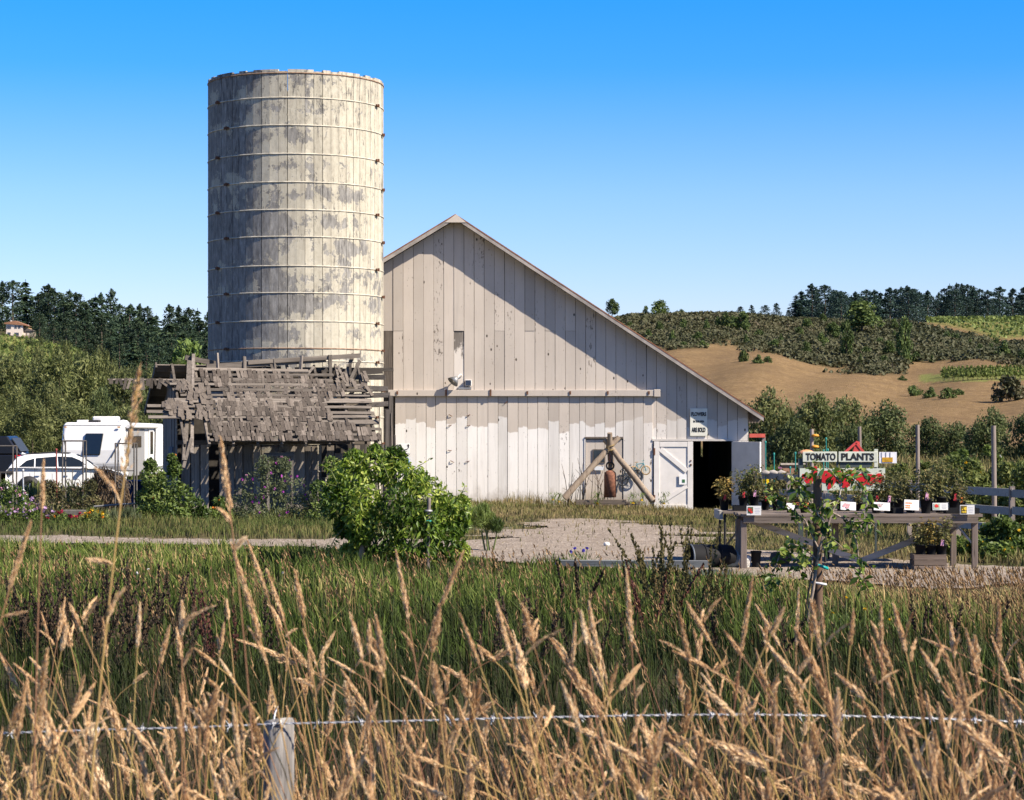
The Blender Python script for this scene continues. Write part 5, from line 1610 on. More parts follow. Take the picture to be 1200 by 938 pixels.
# ------------------------------------------------------------------ garden fence with grey rails
def garden_fence():
    A = Vector((6.45, 60, 0)); B = Vector((11.2, 40.3, 0))
    t = thing('rail_fence', 'grey three-rail board fence running behind the plant tables', 'fence', A)
    gm = m_wood('grey_rail', (.40, .38, .345), (.25, .235, .215), 'x', 10, rv=.12)
    d = B - A
    n = 8
    for i in range(n + 1):
        p = d * (i / n)
        MB().box((p.x, p.y + .06, .5), (.10, .10, 1.5), jit=.006).build('post', M_GPOST, t)
    for z in (1.12, .76, .40):
        for i in range(n // 2):
            a, b = d * (i * 2 / n), d * ((i * 2 + 2) / n)
            a = a + (b - a) * .004
            MB().bar((a.x, a.y, z + R.uniform(-.02, .02)), (b.x, b.y, z + R.uniform(-.02, .02)), .035, .16, jit=.004).build('rail', gm, t)
garden_fence()
for px, top, bot, Y, w, lab in ((951, 503, 545, 57, 4.5, 'tall grey post with orange discs above the tomato sign'), (1008, 500, 545, 54, 4.5, 'tall grey post beside the red frame'),
                                (1076, 498, 565, 51, 5, 'tall grey post over the middle of the plant table'), (1165, 499, 632, 48.2, 6, 'tallest weathered post by the grey fence rails')):
    t, z1 = wood_post(px, top, bot, Y, w, lab, M_GPOST)
    if px == 951:
        for py in (510.5, 523.5):
            MB().lathe([(.001, .035), (.08, .025), (.105, -.02), (.001, -.035)], (.08, -.08, wz(py, Y)), 12).build('orange_disc', m_plain('orange_paint', (.7, .28, .03), .6), t)
    if px == 1165:
        MB().box((.02, -.03, .12), (.12, .02, .4)).build('pale_foot', m_plain('pale_wood', (.5, .46, .40), .8), t)
t, z1 = wood_post(895, 512, 566, 60.4, 4, 'grey post carrying a red board beside the open barn door', M_GPOST, True)
MB().box((-.18, -.06, z1 + .03), (.42, .05, .10)).build('red_board', m_plain('faded_red', (.55, .10, .07), .7, var=.15), t)
tt_ = thing('yellow_sign', 'small bright yellow square sign on the grey fence by the open door', 'sign', (wx(897, 59.5), 59.5, wz(563, 59.5)))
MB().box((0, -.06, 0), (.17, .02, .18)).build('plate', m_plain('bright_yellow', (.8, .55, .01), .6, var=.05), tt_)
MB().box((0, -.04, -.25), (.04, .03, .7)).build('stake', M_GPOST, tt_)
# ------------------------------------------------------------------ plant stand
M_TABLE = m_wood('table_wood', (.25, .20, .165), (.10, .08, .065), 'x', 16, rv=.15)
M_LEG = m_wood('table_leg', (.27, .215, .18), (.11, .085, .07), 'z', 14, rv=.15)
M_BRACE = m_wood('pale_brace', (.52, .46, .39), (.28, .24, .195), 'x', 16, rv=.1)
M_POT = m_plain('black_pot', (.009, .009, .010), .7, .2, var=.2)
M_PAPER = m_plain('card_white', (.64, .63, .60), .6, var=.03)
M_DARKMETAL = m_plain('dark_metal', (.04, .038, .036), .6, .4, .5, var=.2)
TZ = .96
def plant_table():
    Y = 38.85
    t = thing('plant_table', 'long weathered plank table carrying the potted tomato plants', 'table', (wx(868, Y), Y, 0))
    L = wx(1150, Y) - wx(868, Y)
    for k in range(4):
        MB().box((L / 2 + R.uniform(-.03, .03), .14 + k * .28, TZ - .035), (L, .265, .05), jit=.005).build('top_plank', M_TABLE, t, bevel=.004)
    MB().box((L / 2, .03, TZ - .115), (L - .1, .04, .10)).build('apron', M_TABLE, t)
    MB().box((L / 2, 1.06, TZ - .115), (L - .1, .04, .10)).build('apron', M_TABLE, t)
    def X(px, yy=0): return wx(px, Y + yy) - wx(868, Y)
    for px, yy, w in ((866, .10, .10), (1142, .10, .095), (848, .98, .10), (1117, .98, .09), (979, .98, .10)):
        x = max(.06, min(L - .06, X(px, yy)))
        MB().box((x, yy, (TZ - .07 - .25) / 2 - .03), (w, w, TZ - .07 + .2), jit=.005).build('leg', M_LEG, t, bevel=.004)
    MB().bar((.12, .52, TZ - .10), (X(1008, .5), .5, .12), .035, .10, jit=.004).build('brace', M_BRACE, t)
    MB().bar((X(1008, .5) + .04, .56, .12), (L - .12, .56, TZ - .12), .035, .10, jit=.004).build('brace', M_BRACE, t)
    MB().bar((L - .45, .4, TZ - .1), (L - .14, .12, .45), .015, .03).build('strut', m_plain('zinc_strut', (.5, .5, .5), .5, .4, .6), t)
plant_table()
def back_table():
    Y = 40.5
    x0, x1 = wx(838, 42), wx(1108, 41)
    t = thing('folding_table', 'second folding table with dark metal legs close behind the plank table', 'table', (x0, Y, 0))
    L = x1 - x0
    for k in range(3):
        MB().box((L / 2, .2 + k * .42, TZ - .05), (L + R.uniform(-.05, .05), .41, .04), jit=.004).build('top_board', M_TABLE, t, bevel=.004)
    MB().box((-.02, .6, TZ - .10), (.06, 1.1, .16)).build('end_board', m_wood('pale_end', (.5, .46, .40), (.28, .25, .2), 'y'), t)
    for x in (.05, 1.85, 2.05, 4.0):
        for y in (.1, 1.1): MB().tube([(x, y, -.05), (x, y, TZ - .08)], .022, 6).build('leg', M_DARKMETAL, t)
        MB().tube([(x, .1, .25), (x, 1.1, .25)], .015, 6).build('leg_bar', M_DARKMETAL, t)
    MB().tube([(.05, .1, .28), (.5, .1, TZ - .1)], .018, 6).build('stay', M_DARKMETAL, t)
    MB().tube([(.05, .1, .30), (.32, .05, .62)], .018, 6).build('stay', M_DARKMETAL, t)
back_table()

# potted plants
M_TOM = m_leaf('tomato_leaves', [(0, (.055, .06, .02)), (.45, (.115, .115, .038)), (.8, (.19, .17, .06)), (1, (.28, .22, .09))], .3, rv=.15)
M_TOMY = m_leaf('yellowing_leaves', [(0, (.12, .11, .03)), (.5, (.30, .22, .06)), (1, (.45, .27, .07))], .3)
M_STEM = m_plain('green_stem', (.10, .12, .04), .7, var=.3)
def pot_mesh():
    me = MB().lathe([(.075, 0), (.10, .20), (.11, .20), (.11, .225), (.098, .225), (.09, .19), (.001, .18)], n=16).mesh('pot')
    me.materials.append(M_POT); return me
POT = pot_mesh()
def tomato_meshes(seed, H, Rr, n):
    rg = np.random.default_rng(seed)
    mb = MB(); cs, ax = [], []
    for s in range(5):
        a = rg.uniform(0, 2 * PI); tip = Vector((math.cos(a) * Rr * .6, math.sin(a) * Rr * .6, H * rg.uniform(.7, 1.0)))
        pts = [Vector((0, 0, .18)), Vector((tip.x * .3, tip.y * .3, H * .45)), tip]
        mb.tube(pts, [.008, .006, .003], 4)
        for q in range(n // 5):
            f = rg.uniform(.15, 1.0); p = pts[0].lerp(pts[1], f * 2) if f < .5 else pts[1].lerp(pts[2], f * 2 - 1)
            d = rdir(1, rg)[0] * np.array([1, 1, .5]); r = Rr * rg.uniform(.1, .75)
            cs.append(np.array(p) + d * r); ax.append(d + np.array([0, 0, -.5]))
    n = len(cs); cs = np.array(cs)
    v, t, r = leaf_arrays(cs, rg.uniform(.05, .10, n), rg.uniform(.025, .045, n), np.array(ax), unit(rdir(n, rg) + np.array([0, -.2, .8])), np.clip(rg.normal(.5, .28, n), 0, 1))
    return np_mesh('foliage', v, t, {'rnd': r}), mb.mesh('stems')
TOMV = [tomato_meshes(400 + i, .72 + .06 * (i % 3), .24, 330) for i in range(4)]
for a, b in TOMV: a.materials.append(M_TOM); b.materials.append(M_STEM)
def potted(px, Y, z, lab, v=0, s=1.0, fm=None, hs=1.0, group=None, tagc=None, flowers=None, name='potted_tomato', cat='potted plant'):
    t = thing(name, lab, cat, (wx(px, Y), Y, z), R.uniform(0, 6), group)
    t.scale = (s, s, s * hs)
    link('pot', POT, None, t)
    f = link('foliage', TOMV[v % 4][0], None, t); link('stems', TOMV[v % 4][1], None, t)
    if fm: f.material_slots[0].link = 'OBJECT'; f.material_slots[0].material = fm
    if tagc is not None:
        e = MB().box((0, 0, 0), (.05, .006, .12)).build('plant_tag', tagc, t)
        a = -t.rotation_euler.z - PI / 2
        e.location = (.105 * math.cos(a), .105 * math.sin(a), .26); e.rotation_euler = (0, .1, a + PI / 2)
    if flowers is not None:
        n = 26; rg = np.random.default_rng(int(px))
        c = rdir(n, rg) * .17 * np.array([1, 1, .6]) + np.array([0, 0, .36])
        vv_, tt_, rr_ = leaf_arrays(np.concatenate([c, c]), np.full(2 * n, .06), np.full(2 * n, .055), rdir(2 * n, rg), rdir(2 * n, rg), np.full(2 * n, .5))
        link('blossoms', np_mesh('blossoms', vv_, tt_, {'rnd': rr_}), flowers, t)
    return t
PINK = m_plain('pink_tag', (.7, .35, .5), .5, var=.05); REDT = m_plain('red_tag', (.5, .03, .04), .5, var=.05)
CORAL = m_plain('coral_petals', (.62, .10, .12), .6, var=.2); ORNG = m_plain('orange_petals', (.62, .16, .05), .6, var=.2)
potted(849, 41.2, TZ - .03, 'potted plant with yellow and orange leaves at the doorway end of the tables', 0, .9, M_TOMY, 1.0, tagc=REDT)
potted(871, 40.9, TZ + .03, 'potted tomato on a tray before the open grey door leaf', 1, .85, None, 1.05, tagc=REDT)
potted(884, 40.9, TZ + .03, 'potted tomato with a pale pink tag by the door leaf edge', 2, .85, None, 1.15, tagc=PINK)
potted(897, 41.3, TZ - .03, 'potted plant just past the door leaf, under the yellow sign', 3, .8, None, .95, tagc=REDT)
potted(910, 41.0, TZ - .03, 'potted plant between the yellow sign and the sapling', 0, .85, None, 1.0, tagc=PINK)
potted(926, 39.5, TZ - .01, 'potted plant with coral pink flowers under the sapling leaves', 1, .7, None, .6, flowers=CORAL, name='potted_flower', cat='potted plant')
potted(942, 39.4, TZ - .01, 'potted plant with orange red flowers beside the stake', 2, .7, None, .6, flowers=ORNG, name='potted_flower', cat='potted plant')
potted(985, 40.8, TZ - .03, 'potted tomato behind the card with the pink print', 3, .75, None, .8)
potted(1006, 40.8, TZ - .03, 'potted plant beneath the end of the painted tomato board', 2, .75, None, .85)
potted(1027, 39.3, TZ - .01, 'potted tomato right behind the card with the dish picture', 0, .95, None, 1.0, tagc=REDT)
potted(1041, 39.3, TZ - .01, 'potted tomato with a white pot label beside the dish picture card', 1, .95, None, 1.0, tagc=PINK)
potted(1053, 40.6, TZ - .03, 'potted tomato in the back row left of the orange-lettered card', 2, .95, None, 1.05)
potted(1067, 39.5, TZ - .01, 'potted tomato hidden behind the orange-lettered card', 3, .95, None, 1.05)
potted(1085, 39.25, TZ - .01, 'potted tomato with a tall pink tag between two price cards', 0, 1.0, None, 1.15, tagc=PINK)
potted(1102, 39.5, TZ - .01, 'tall bushy potted tomato behind the red tomato card', 1, 1.05, None, 1.2)
potted(1094, 40.6, TZ - .03, 'tallest bushy potted tomato in the back row', 3, 1.1, None, 1.3)
potted(1118, 39.6, TZ - .01, 'potted tomato beside the black tray at the table end', 2, .95, None, 1.1, tagc=REDT)
potted(1126, 39.9, TZ - .01, 'last potted tomato on the table end, behind the yellow picture card', 0, .8, None, 1.0, tagc=m_plain('orange_tag', (.7, .2, .04), .5))

def tray(px0, px1, Y, z, lab):
    x0, x1 = wx(px0, Y), wx(px1, Y); w = x1 - x0
    t = thing('seed_tray', lab, 'tray', ((x0 + x1) / 2, Y, z))
    mb = MB()
    MB().box((0, .15, .01), (w - .02, .28, .02)).build('base', M_POT, t)
    for y in (.005, .295): MB().box((0, y, .05), (w, .012, .09)).build('side', M_POT, t)
    for x in (-w / 2 + .006, w / 2 - .006): MB().box((x, .15, .05), (.012, .27, .09)).build('side', M_POT, t)
tray(860, 892, 40.75, TZ - .029, 'black plastic tray under the pots before the open door leaf')
tray(1109, 1148, 38.98, TZ - .009, 'black plastic tray at the far end of the plank table')
tray(1047, 1059, 39.0, TZ - .009, 'small black tray between the dish card and the orange card')

def card(px0, px1, py0, py1, Y, lab, kind, tilt=-.2, roll=0.0, rz=0.0):
    x0, x1 = wx(px0, Y), wx(px1, Y); z0, z1 = wz(py1, Y), wz(py0, Y)
    w, h = x1 - x0, z1 - z0
    t = thing('price_card', lab, 'card', ((x0 + x1) / 2, Y, z0), rz, 'price cards along the table edge')
    t.rotation_euler = (tilt, roll, rz)
    MB().box((0, 0, h / 2), (w, .006, h)).build('card', M_PAPER, t)
    def pr(x, z, ww, hh, m, nm='print'): MB().box((x * w, -.005, z * h), (ww * w, .004, hh * h)).build(nm, m, t)
    def dots(n, cx, cz, sx, sz, m, r=.012, seed=0):
        rr = random.Random(seed); mb = MB()
        for k in range(n): mb.disc((w * (cx + rr.uniform(-sx, sx)), -.009 - k * .0005, h * (cz + rr.uniform(-sz, sz))), r * rr.uniform(.7, 1.3), n=9)
        mb.build('print', m, t)
    if kind == 'tomatoes': pr(-.24, .55, .36, .66, M_DK); dots(7, -.24, .5, .13, .22, M_PRED, .017, 1); lines(t, .25, .5, .34, w, h)
    elif kind == 'dish': dots(9, -.10, .58, .14, .2, m_plain('dish_print', (.42, .30, .27), .6), .014, 2); lines(t, .28, .35, .2, w, h)
    elif kind == 'orange':
        om = m_plain('orange_print', (.75, .20, .05), .6)
        for z_, ws in ((.68, (.10, .07, .11, .06)), (.42, (.06, .11, .09)), (.22, (.10, .12, .05))):
            x_ = -.42
            for q in ws:
                pr(x_ + q / 2, z_, q, .13, om); x_ += q + .03
    elif kind == 'one': dots(4, -.2, .5, .10, .12, M_PRED, .026, 3); pr(-.24, .5, .40, .78, M_DK2); lines(t, .26, .5, .3, w, h)
    elif kind == 'yellow': pr(-.24, .5, .42, .84, m_plain('dark_print', (.14, .10, .02), .6)); dots(14, -.24, .5, .16, .3, m_plain('yellow_print', (.62, .42, .03), .6), .013, 4); lines(t, .25, .5, .34, w, h)
    elif kind == 'pink': dots(10, -.12, .5, .18, .24, m_plain('pink_print', (.75, .28, .28), .6), .017, 5)
def lines(t, cx, cz, sx, w, h):
    m = m_plain('grey_print', (.5, .48, .5), .6)
    mb = MB()
    for k in range(4): mb.box((w * cx, -.005, h * (cz + .24 - .16 * k)), (w * sx * (1 - .2 * (k % 2)), .003, h * .03))
    mb.build('print_lines', m, t, kind='stuff')
M_DK = m_plain('photo_dark', (.06, .08, .03), .6, var=.4, scale=60); M_DK2 = m_plain('photo_green', (.35, .42, .30), .6, var=.3, scale=40); M_PRED = m_plain('photo_red', (.6, .04, .03), .5, var=.2)
card(875, 892, 593, 604, 38.80, 'white card with red tomato photo hanging on the table edge by the door', 'tomatoes', 0)
card(919, 931, 589.5, 598, 39.0, 'blank white card leaning under the sapling leaves', 'none', -.35, .08)
card(985, 1003, 588, 598, 39.0, 'white card with a pink print beside the stake', 'pink', -.3, .06)
card(1024, 1043, 588.5, 598.5, 38.95, 'white card with a small dish picture', 'dish', -.35, .05)
card(1059, 1077.5, 586, 598, 38.95, 'white card with orange lettering, turned a little', 'orange', -.12, .06, .25)
card(1093, 1111, 589.5, 598, 38.95, 'white card showing one big red tomato', 'one', -.15)
card(1125, 1142, 592, 603, 38.80, 'card with a yellow fruit photo hanging on the table end', 'yellow', 0)

# ------------------------------------------------------------------ tomato sign
def tomato_sign():
    Y = 42.6
    t = thing('tomato_sign', 'cream sign boards with black letters offering tomato plants', 'sign', (wx(985, Y), Y, 0))
    cream = m_plain('sign_cream_grey', (.56, .57, .46), .75, var=.10, scale=3); blk = m_plain('letter_black', (.018, .018, .018), .7, var=.1)
    grn = m_plain('frame_dark_green', (.05, .065, .065), .8, var=.2)
    x0 = wx(985, Y)
    for tx, a, b, ta, tb2 in (('TOMATO', 940.5, 980.5, 944, 979), ('PLANTS', 982.5, 1028, 985.5, 1024)):
        xa, xb = wx(a, Y) - x0, wx(b, Y) - x0; z0, z1 = wz(541.5, Y), wz(529.5, Y)
        bd = MB().box(((xa + xb) / 2, -.02, (z0 + z1) / 2), (xb - xa, .03, z1 - z0)).build('board', cream, t, bevel=.004)
        me = text_mesh(tx, .20, .0085, .004, 1.0)
        ww = max(v.co.x for v in me.vertices) - min(v.co.x for v in me.vertices); hh = max(v.co.z for v in me.vertices) - min(v.co.z for v in me.vertices)
        me.transform(Matrix.Diagonal(((wx(tb2, Y) - wx(ta, Y)) / ww, 1, (8.6 / F * Y) / hh, 1)))
        cx = (max(v.co.x for v in me.vertices) + min(v.co.x for v in me.vertices)) / 2; cz = (max(v.co.z for v in me.vertices) + min(v.co.z for v in me.vertices)) / 2
        o = link('lettering', me, blk, bd); o.location = ((wx(ta, Y) + wx(tb2, Y)) / 2 - x0 - cx, -.038, (z0 + z1) / 2 - cz)
    for px in (938.5, 981.5, 1026.5):
        w = .09 if px < 940 else .035
        MB().box((wx(px, Y) - x0, .03, .85), (w, .06, 2.0)).build('post', grn, t)
    MB().box((wx(1003, Y) - x0, .012, wz(545, Y)), (wx(1021, Y) - wx(984, Y), .03, .10)).build('cross_bar', grn, t)
    MB().box((wx(1026.5, Y) - x0, -.012, wz(537, Y)), (.07, .03, .34)).build('end_block', cream, t)
    # picture panel at the end of the sign
    xa, xb = wx(1030, Y) - x0, wx(1050.5, Y) - x0
    pb = MB().box(((xa + xb) / 2, -.02, wz(536.5, Y)), (xb - xa, .03, wz(530, Y) - wz(543, Y))).build('picture_panel', m_plain('panel_white', (.72, .71, .72), .7, var=.06), t)
    MB().box((wx(1039.5, Y) - x0, -.040, wz(539, Y)), (.20, .008, .09)).build('yellow_mark', m_plain('gold_paint', (.50, .27, .02), .6, var=.4, scale=12), pb)
    for px in (1033, 1038, 1043): MB().box((wx(px, Y) - x0, -.040, wz(533, Y)), (.014, .006, .09)).build('grey_mark', m_plain('grey_paint', (.4, .4, .42), .6), pb)
    # lower board painted with red fruit
    xa, xb = wx(937, Y) - x0, wx(1037, Y) - x0
    lb = MB().box(((xa + xb) / 2, -.015, wz(562, Y)), (xb - xa, .03, wz(549, Y) - wz(575, Y))).build('painted_board', m_plain('board_pale_green', (.50, .53, .43), .75, var=.08, scale=4), t)
    red = m_plain('painted_red', (.50, .012, .018), .55, .3, var=.2, scale=10); gr = m_plain('painted_green', (.05, .14, .04), .6, var=.3); dk = m_plain('painted_dark', (.05, .05, .05), .6)
    i = 0
    def fruit(px, py, rx, rz, m, tilt=0.0):
        nonlocal i
        i += 1
        mb = MB(); n = 18; c = Vector((wx(px, Y) - x0, -.031 - .0015 * i, wz(py, Y)))
        vs = []
        for k in range(n):
            a = 2 * PI * k / n
            q = Vector((rx * math.cos(a) * (1 + .06 * math.cos(3 * a)), 0, rz * math.sin(a)))
            vs.append(c + Matrix.Rotation(tilt, 3, 'Y') @ q)
        mb.add(vs + [v + Vector((0, .02, 0)) for v in vs], [tuple(range(n))] + [(k, (k + 1) % n, (k + 1) % n + n, k + n) for k in range(n)])
        mb.build('painted_fruit', m, lb)
    fruit(946, 563, .06, .15, red, -.7); fruit(953, 556, .06, .16, red, .3); fruit(958, 567, .05, .15, red, .35); fruit(968, 559, .13, .12, red); fruit(975, 565, .05, .16, red, .5)
    fruit(984, 559, .12, .12, red); fruit(996, 558, .12, .12, red); fruit(990, 566, .10, .10, red); fruit(1009, 563, .10, .13, red, .2); fruit(1019, 562, .10, .11, red, -.2); fruit(1030, 561, .09, .10, red)
    fruit(949, 571, .10, .08, dk); fruit(962, 555, .03, .11, gr, .5); fruit(979, 555, .03, .10, gr, -.6); fruit(1003, 556, .03, .11, gr, .8); fruit(1014, 557, .03, .09, gr, -.5)
tomato_sign()
def red_frame():
    Y = 50.0
    t = thing('red_frame', 'red steel A-frame of a farm implement rising behind the tomato sign', 'implement', (wx(1002, Y), Y, 0))
    rm = m_plain('implement_red', (.55, .06, .05), .6, .4, var=.2)
    ap = Vector((wx(1003, Y) - wx(1002, Y), 0, wz(519, Y)))
    for px, py in ((988, 532), (1014, 533)):
        MB().bar(ap, (wx(px, Y) - wx(1002, Y), 0, wz(py, Y)), .05, .09, up=(0, 1, 0)).build('arm', rm, t)
    MB().prism([(-.06, ap.z - .22), (.10, ap.z - .22), (.10, ap.z + .02), (.02, ap.z + .04)], -.03, .03).build('plate', rm, t)
    MB().bar((-.25, 0, wz(533, Y)), (.22, 0, wz(533, Y)), .08, .08).build('cross_beam', rm, t)
    for x in (-.22, .2): MB().bar((x, 0, -.1), (x, 0, wz(533, Y)), .08, .08).build('leg', M_DARKMETAL, t)
    t = thing('orange_lid', 'round orange lid showing over the word tomato on the sign', 'lid', (wx(945, 44.5), 44.5, 0))
    z = wz(530, 44.5)
    MB().lathe([(.17, z - .03), (.16, z), (.08, z + .04), (.001, z + .05)], n=16).build('lid', m_plain('pale_orange', (.68, .30, .14), .6, var=.1), t)
    MB().tube([(0, 0, -.1), (0, 0, z)], .02, 6).build('stick', M_DARKMETAL, t)
    t = thing('raised_bed', 'rust brown raised bed box beyond the fence beside the sign', 'planter', (wx(928, 62), 62, 0))
    rb = m_plain('rust_brown_board', (.30, .16, .10), .85, var=.25, scale=6)
    z = wz(545, 62)
    for k in range(3): MB().box((0, -.4, z - .12 - .26 * k), (.66, .05, .24)).build('plank', rb, t)
    for x in (-.33, .33): MB().box((x, 0, z / 2 - .1), (.05, .75, z)).build('side', rb, t)
    MB().box((0, -.42, z + .03), (.72, .1, .05)).build('rim', m_plain('pale_rim', (.45, .38, .30), .8), t)
    t = thing('cloth_bundle', 'pale crumpled cloth draped on the grey fence near the yellow sign', 'cloth', (wx(907, 59), 59, 1.2))
    mb = MB()
    for k in range(3): mb.tube([(-.22 + .2 * k - .1, -.02, .0 + .03 * (k % 2)), (-.22 + .2 * k, -.07, .03), (-.22 + .2 * k + .12, -.02, .0)], [.05, .075, .05], 8)
    mb.build('cloth', m_plain('pale_cloth', (.33, .295, .26), .9, var=.2, scale=14), t)
red_frame()

# ------------------------------------------------------------------ under the table
def under_table():
    Y = 38.7
    t = thing('plant_crate', 'wooden crate holding three potted plants under the table end', 'crate', (wx(1090, Y), Y, -.02))
    cw = m_wood('crate_wood', (.26, .20, .155), (.10, .075, .06), 'x', 14)
    w = wx(1110, Y) - wx(1072, Y)
    for k in range(3): MB().box((0, -.02, .05 + .095 * k), (w, .022, .085), jit=.003).build('slat', cw, t)
    for k in range(3): MB().box((0, .40, .05 + .095 * k), (w, .022, .085), jit=.003).build('slat', cw, t)
    for s in (-1, 1):
        for k in range(3): MB().box((s * (w / 2 - .01), .19, .05 + .095 * k), (.022, .38, .085), jit=.003).build('slat', cw, t)
    MB().box((0, .19, .01), (w - .05, .38, .02)).build('bottom', cw, t)
    for px, lab, v, tg in ((1079, 'big grey-black pot with wilted plant at the crate corner', 0, None), (1091, 'narrow black pot in the middle of the crate', 1, None), (1103, 'black pot with a pink tag in the crate', 2, PINK)):
        potted(px, Y + .17, .24 + .0, lab, v, 1.0, M_TOMY if v == 1 else None, .85, tagc=tg)
    # black tub lying on its side
    Y = 39.3
    t = thing('black_tub', 'big black plastic tub lying on its side by the table legs', 'tub', (wx(833, Y), Y, .0), math.radians(14))
    q = Matrix.Diagonal((1.0, 1.1, .84)) @ Matrix.Rotation(-PI / 2, 3, 'Y')
    prof = [(.001, -.42), (.16, -.415), (.215, -.38), (.235, -.25), (.245, .36), (.262, .36), (.262, .40), (.235, .40), (.22, -.22), (.001, -.36)]
    o = MB().lathe(prof, (0, 0, 0), 28, M=q).build('tub', M_POT, t); o.location = (0, 0, .205)
    e = MB().torus((0, 0, 0), .258, .013, (0, 0, 1), 28, 6); e.v = [tuple(q @ Vector(v)) for v in e.v]
    e = e.build('rim', m_plain('tub_rim', (.12, .135, .15), .5, .4, var=.2), t); e.location = (-.39, 0, .205)
    for k in (-.15, .12):
        e = MB().torus((0, 0, 0), .243, .012, (0, 0, 1), 28, 6); e.v = [tuple(q @ Vector(v)) for v in e.v]
        e = e.build('rib', M_POT, t); e.location = (k, 0, .205)
    t = thing('blue_grey_bucket', 'blue-grey bucket lying between the front table legs', 'bucket', (wx(852, Y), Y, .0), .4)
    q = Matrix.Rotation(PI / 2, 3, 'Y')
    o = MB().lathe([(.001, -.16), (.12, -.16), (.15, .16), (.16, .16), (.14, .14), (.11, -.13), (.001, -.13)], n=18, M=q).build('bucket', m_plain('bucket_blue_grey', (.20, .24, .25), .6, .3, var=.15), t); o.location = (0, 0, .15)
    t = thing('white_stone', 'small white mottled pot beside the front table leg', 'pot', (wx(872, Y), Y, 0))
    MB().lathe([(.09, 0), (.13, .12), (.12, .2), (.09, .22), (.001, .2)], n=12).build('pot', m_plain('mottled_white', (.45, .42, .38), .8, var=.6, scale=20), t)
    t = thing('black_pot', 'small empty black pot standing on the gravel edge under the table', 'pot', (wx(886, Y), Y, 0))
    link('pot', POT, None, t); t.scale = (.9, .9, 1.3)
    t = thing('brown_pot', 'round brown pot lying by the metal legs under the table', 'pot', (wx(915, Y + .8), Y + .8, 0))
    MB().lathe([(.001, .02), (.15, .03), (.2, .13), (.17, .22), (.12, .23), (.001, .2)], n=16).build('pot', m_plain('brown_clay', (.12, .08, .06), .8, var=.3), t)
    # planks at the drive edge
    Y = 36.9
    t = thing('edge_plank', 'long grey plank lying along the near edge of the gravel drive', 'plank', (wx(745, Y), Y, .22), math.radians(-7))
    pw = m_wood('grey_plank', (.22, .23, .22), (.09, .09, .09), 'x', 12)
    MB().box((0, 0, 0), (wx(830, Y) - wx(655, Y), .16, .10), jit=.01).build('plank', pw, t)
    for x in (-.9, .1, .9): MB().box((x, .02, -.18), (.12, .12, .26), jit=.01).build('block', m_wood('dark_block', (.10, .08, .07), (.04, .03, .03), 'z'), t)
    t = thing('short_plank', 'short dark plank on the gravel just behind the dock plant', 'plank', (wx(782, 38.4), 38.4, .10), math.radians(5))
    MB().box((0, 0, 0), (.55, .18, .07), jit=.01).build('plank', pw, t); MB().box((0, 0, -.07), (.3, .1, .08)).build('block', pw, t)
    t = thing('drive_plank', 'dark weathered plank half hidden by dry grass before the black tub', 'plank', (wx(830, 35.6), 35.6, .16), math.radians(2))
    MB().box((0, 0, 0), (.75, .16, .09), jit=.01).build('plank', pw, t); MB().box((-.2, 0, -.1), (.15, .1, .14)).build('block', pw, t)
    t = thing('white_pebble', 'single white stone on the gravel drive before the lawn', 'stone', (wx(711, 46), 46, .05))
    mb = MB().lathe([(.001, .05), (.05, .04), (.07, 0), (.04, -.04), (.001, -.05)], n=8); mb.build('stone', m_plain('white_stone_surface', (.7, .68, .62), .8), t)
under_table()
# pipe post at the vine shrub
t, z1 = wood_post(502, 584, 668, 38.6, 5, 'grey pipe post with a clamp standing at the front of the vine bush', m_plain('grey_pipe', (.20, .16, .14), .6, .4, .3, var=.3))
MB().torus((0, 0, wz(599, 38.6)), .05, .025, (0, 0, 1), 14, 6).build('clamp', m_plain('zinc', (.4, .38, .36), .5, .4, .6), t)
MB().torus((0, 0, wz(611, 38.6)), .045, .02, (0, 0, 1), 14, 6).build('green_tie', m_plain('teal_tie', (.02, .25, .22), .6), t)
# ------------------------------------------------------------------ garden plants
M_VINEB = m_leaf('vine_bush_leaves', [(0, (.025, .052, .006)), (.4, (.085, .15, .015)), (.75, (.22, .30, .035)), (1, (.42, .46, .10))], .35, .45, .35)
M_SHRUB = m_leaf('shrub_leaves', [(0, (.045, .075, .016)), (.5, (.10, .15, .03)), (1, (.20, .25, .06))], .35, .5, .3)
M_GREY = m_leaf('greygreen_leaves', [(0, (.05, .065, .03)), (.5, (.10, .12, .055)), (1, (.18, .20, .10))], .3)
M_DRYL = m_leaf('dry_leaves', [(0, (.06, .04, .025)), (.5, (.14, .095, .055)), (1, (.27, .19, .11))], .15)
M_DULL = m_leaf('dull_garden_leaves', [(0, (.05, .055, .02)), (.5, (.12, .11, .045)), (1, (.21, .18, .08))], .3)
M_YLG = m_leaf('yellowgreen_leaves', [(0, (.06, .085, .02)), (.5, (.13, .16, .04)), (1, (.27, .28, .09))], .35)
def petals(name, c, s=.6): return m_leaf(name, [(0, tuple(x * .7 for x in c)), (1, c)], .25)
M_PURP = petals('purple_petals', (.36, .05, .34)); M_LILAC = petals('lilac_petals', (.55, .36, .56)); M_PINKP = petals('pink_petals', (.62, .30, .42))
M_YEL = petals('yellow_petals', (.80, .50, .02)); M_ORA = petals('orange_petals_bed', (.75, .24, .02)); M_CRIM = petals('crimson_petals', (.30, .015, .05))
M_WHT = petals('white_petals', (.72, .68, .68)); M_BLUE = petals('blue_petals', (.08, .06, .45)); M_RED = petals('red_petals', (.70, .03, .02))

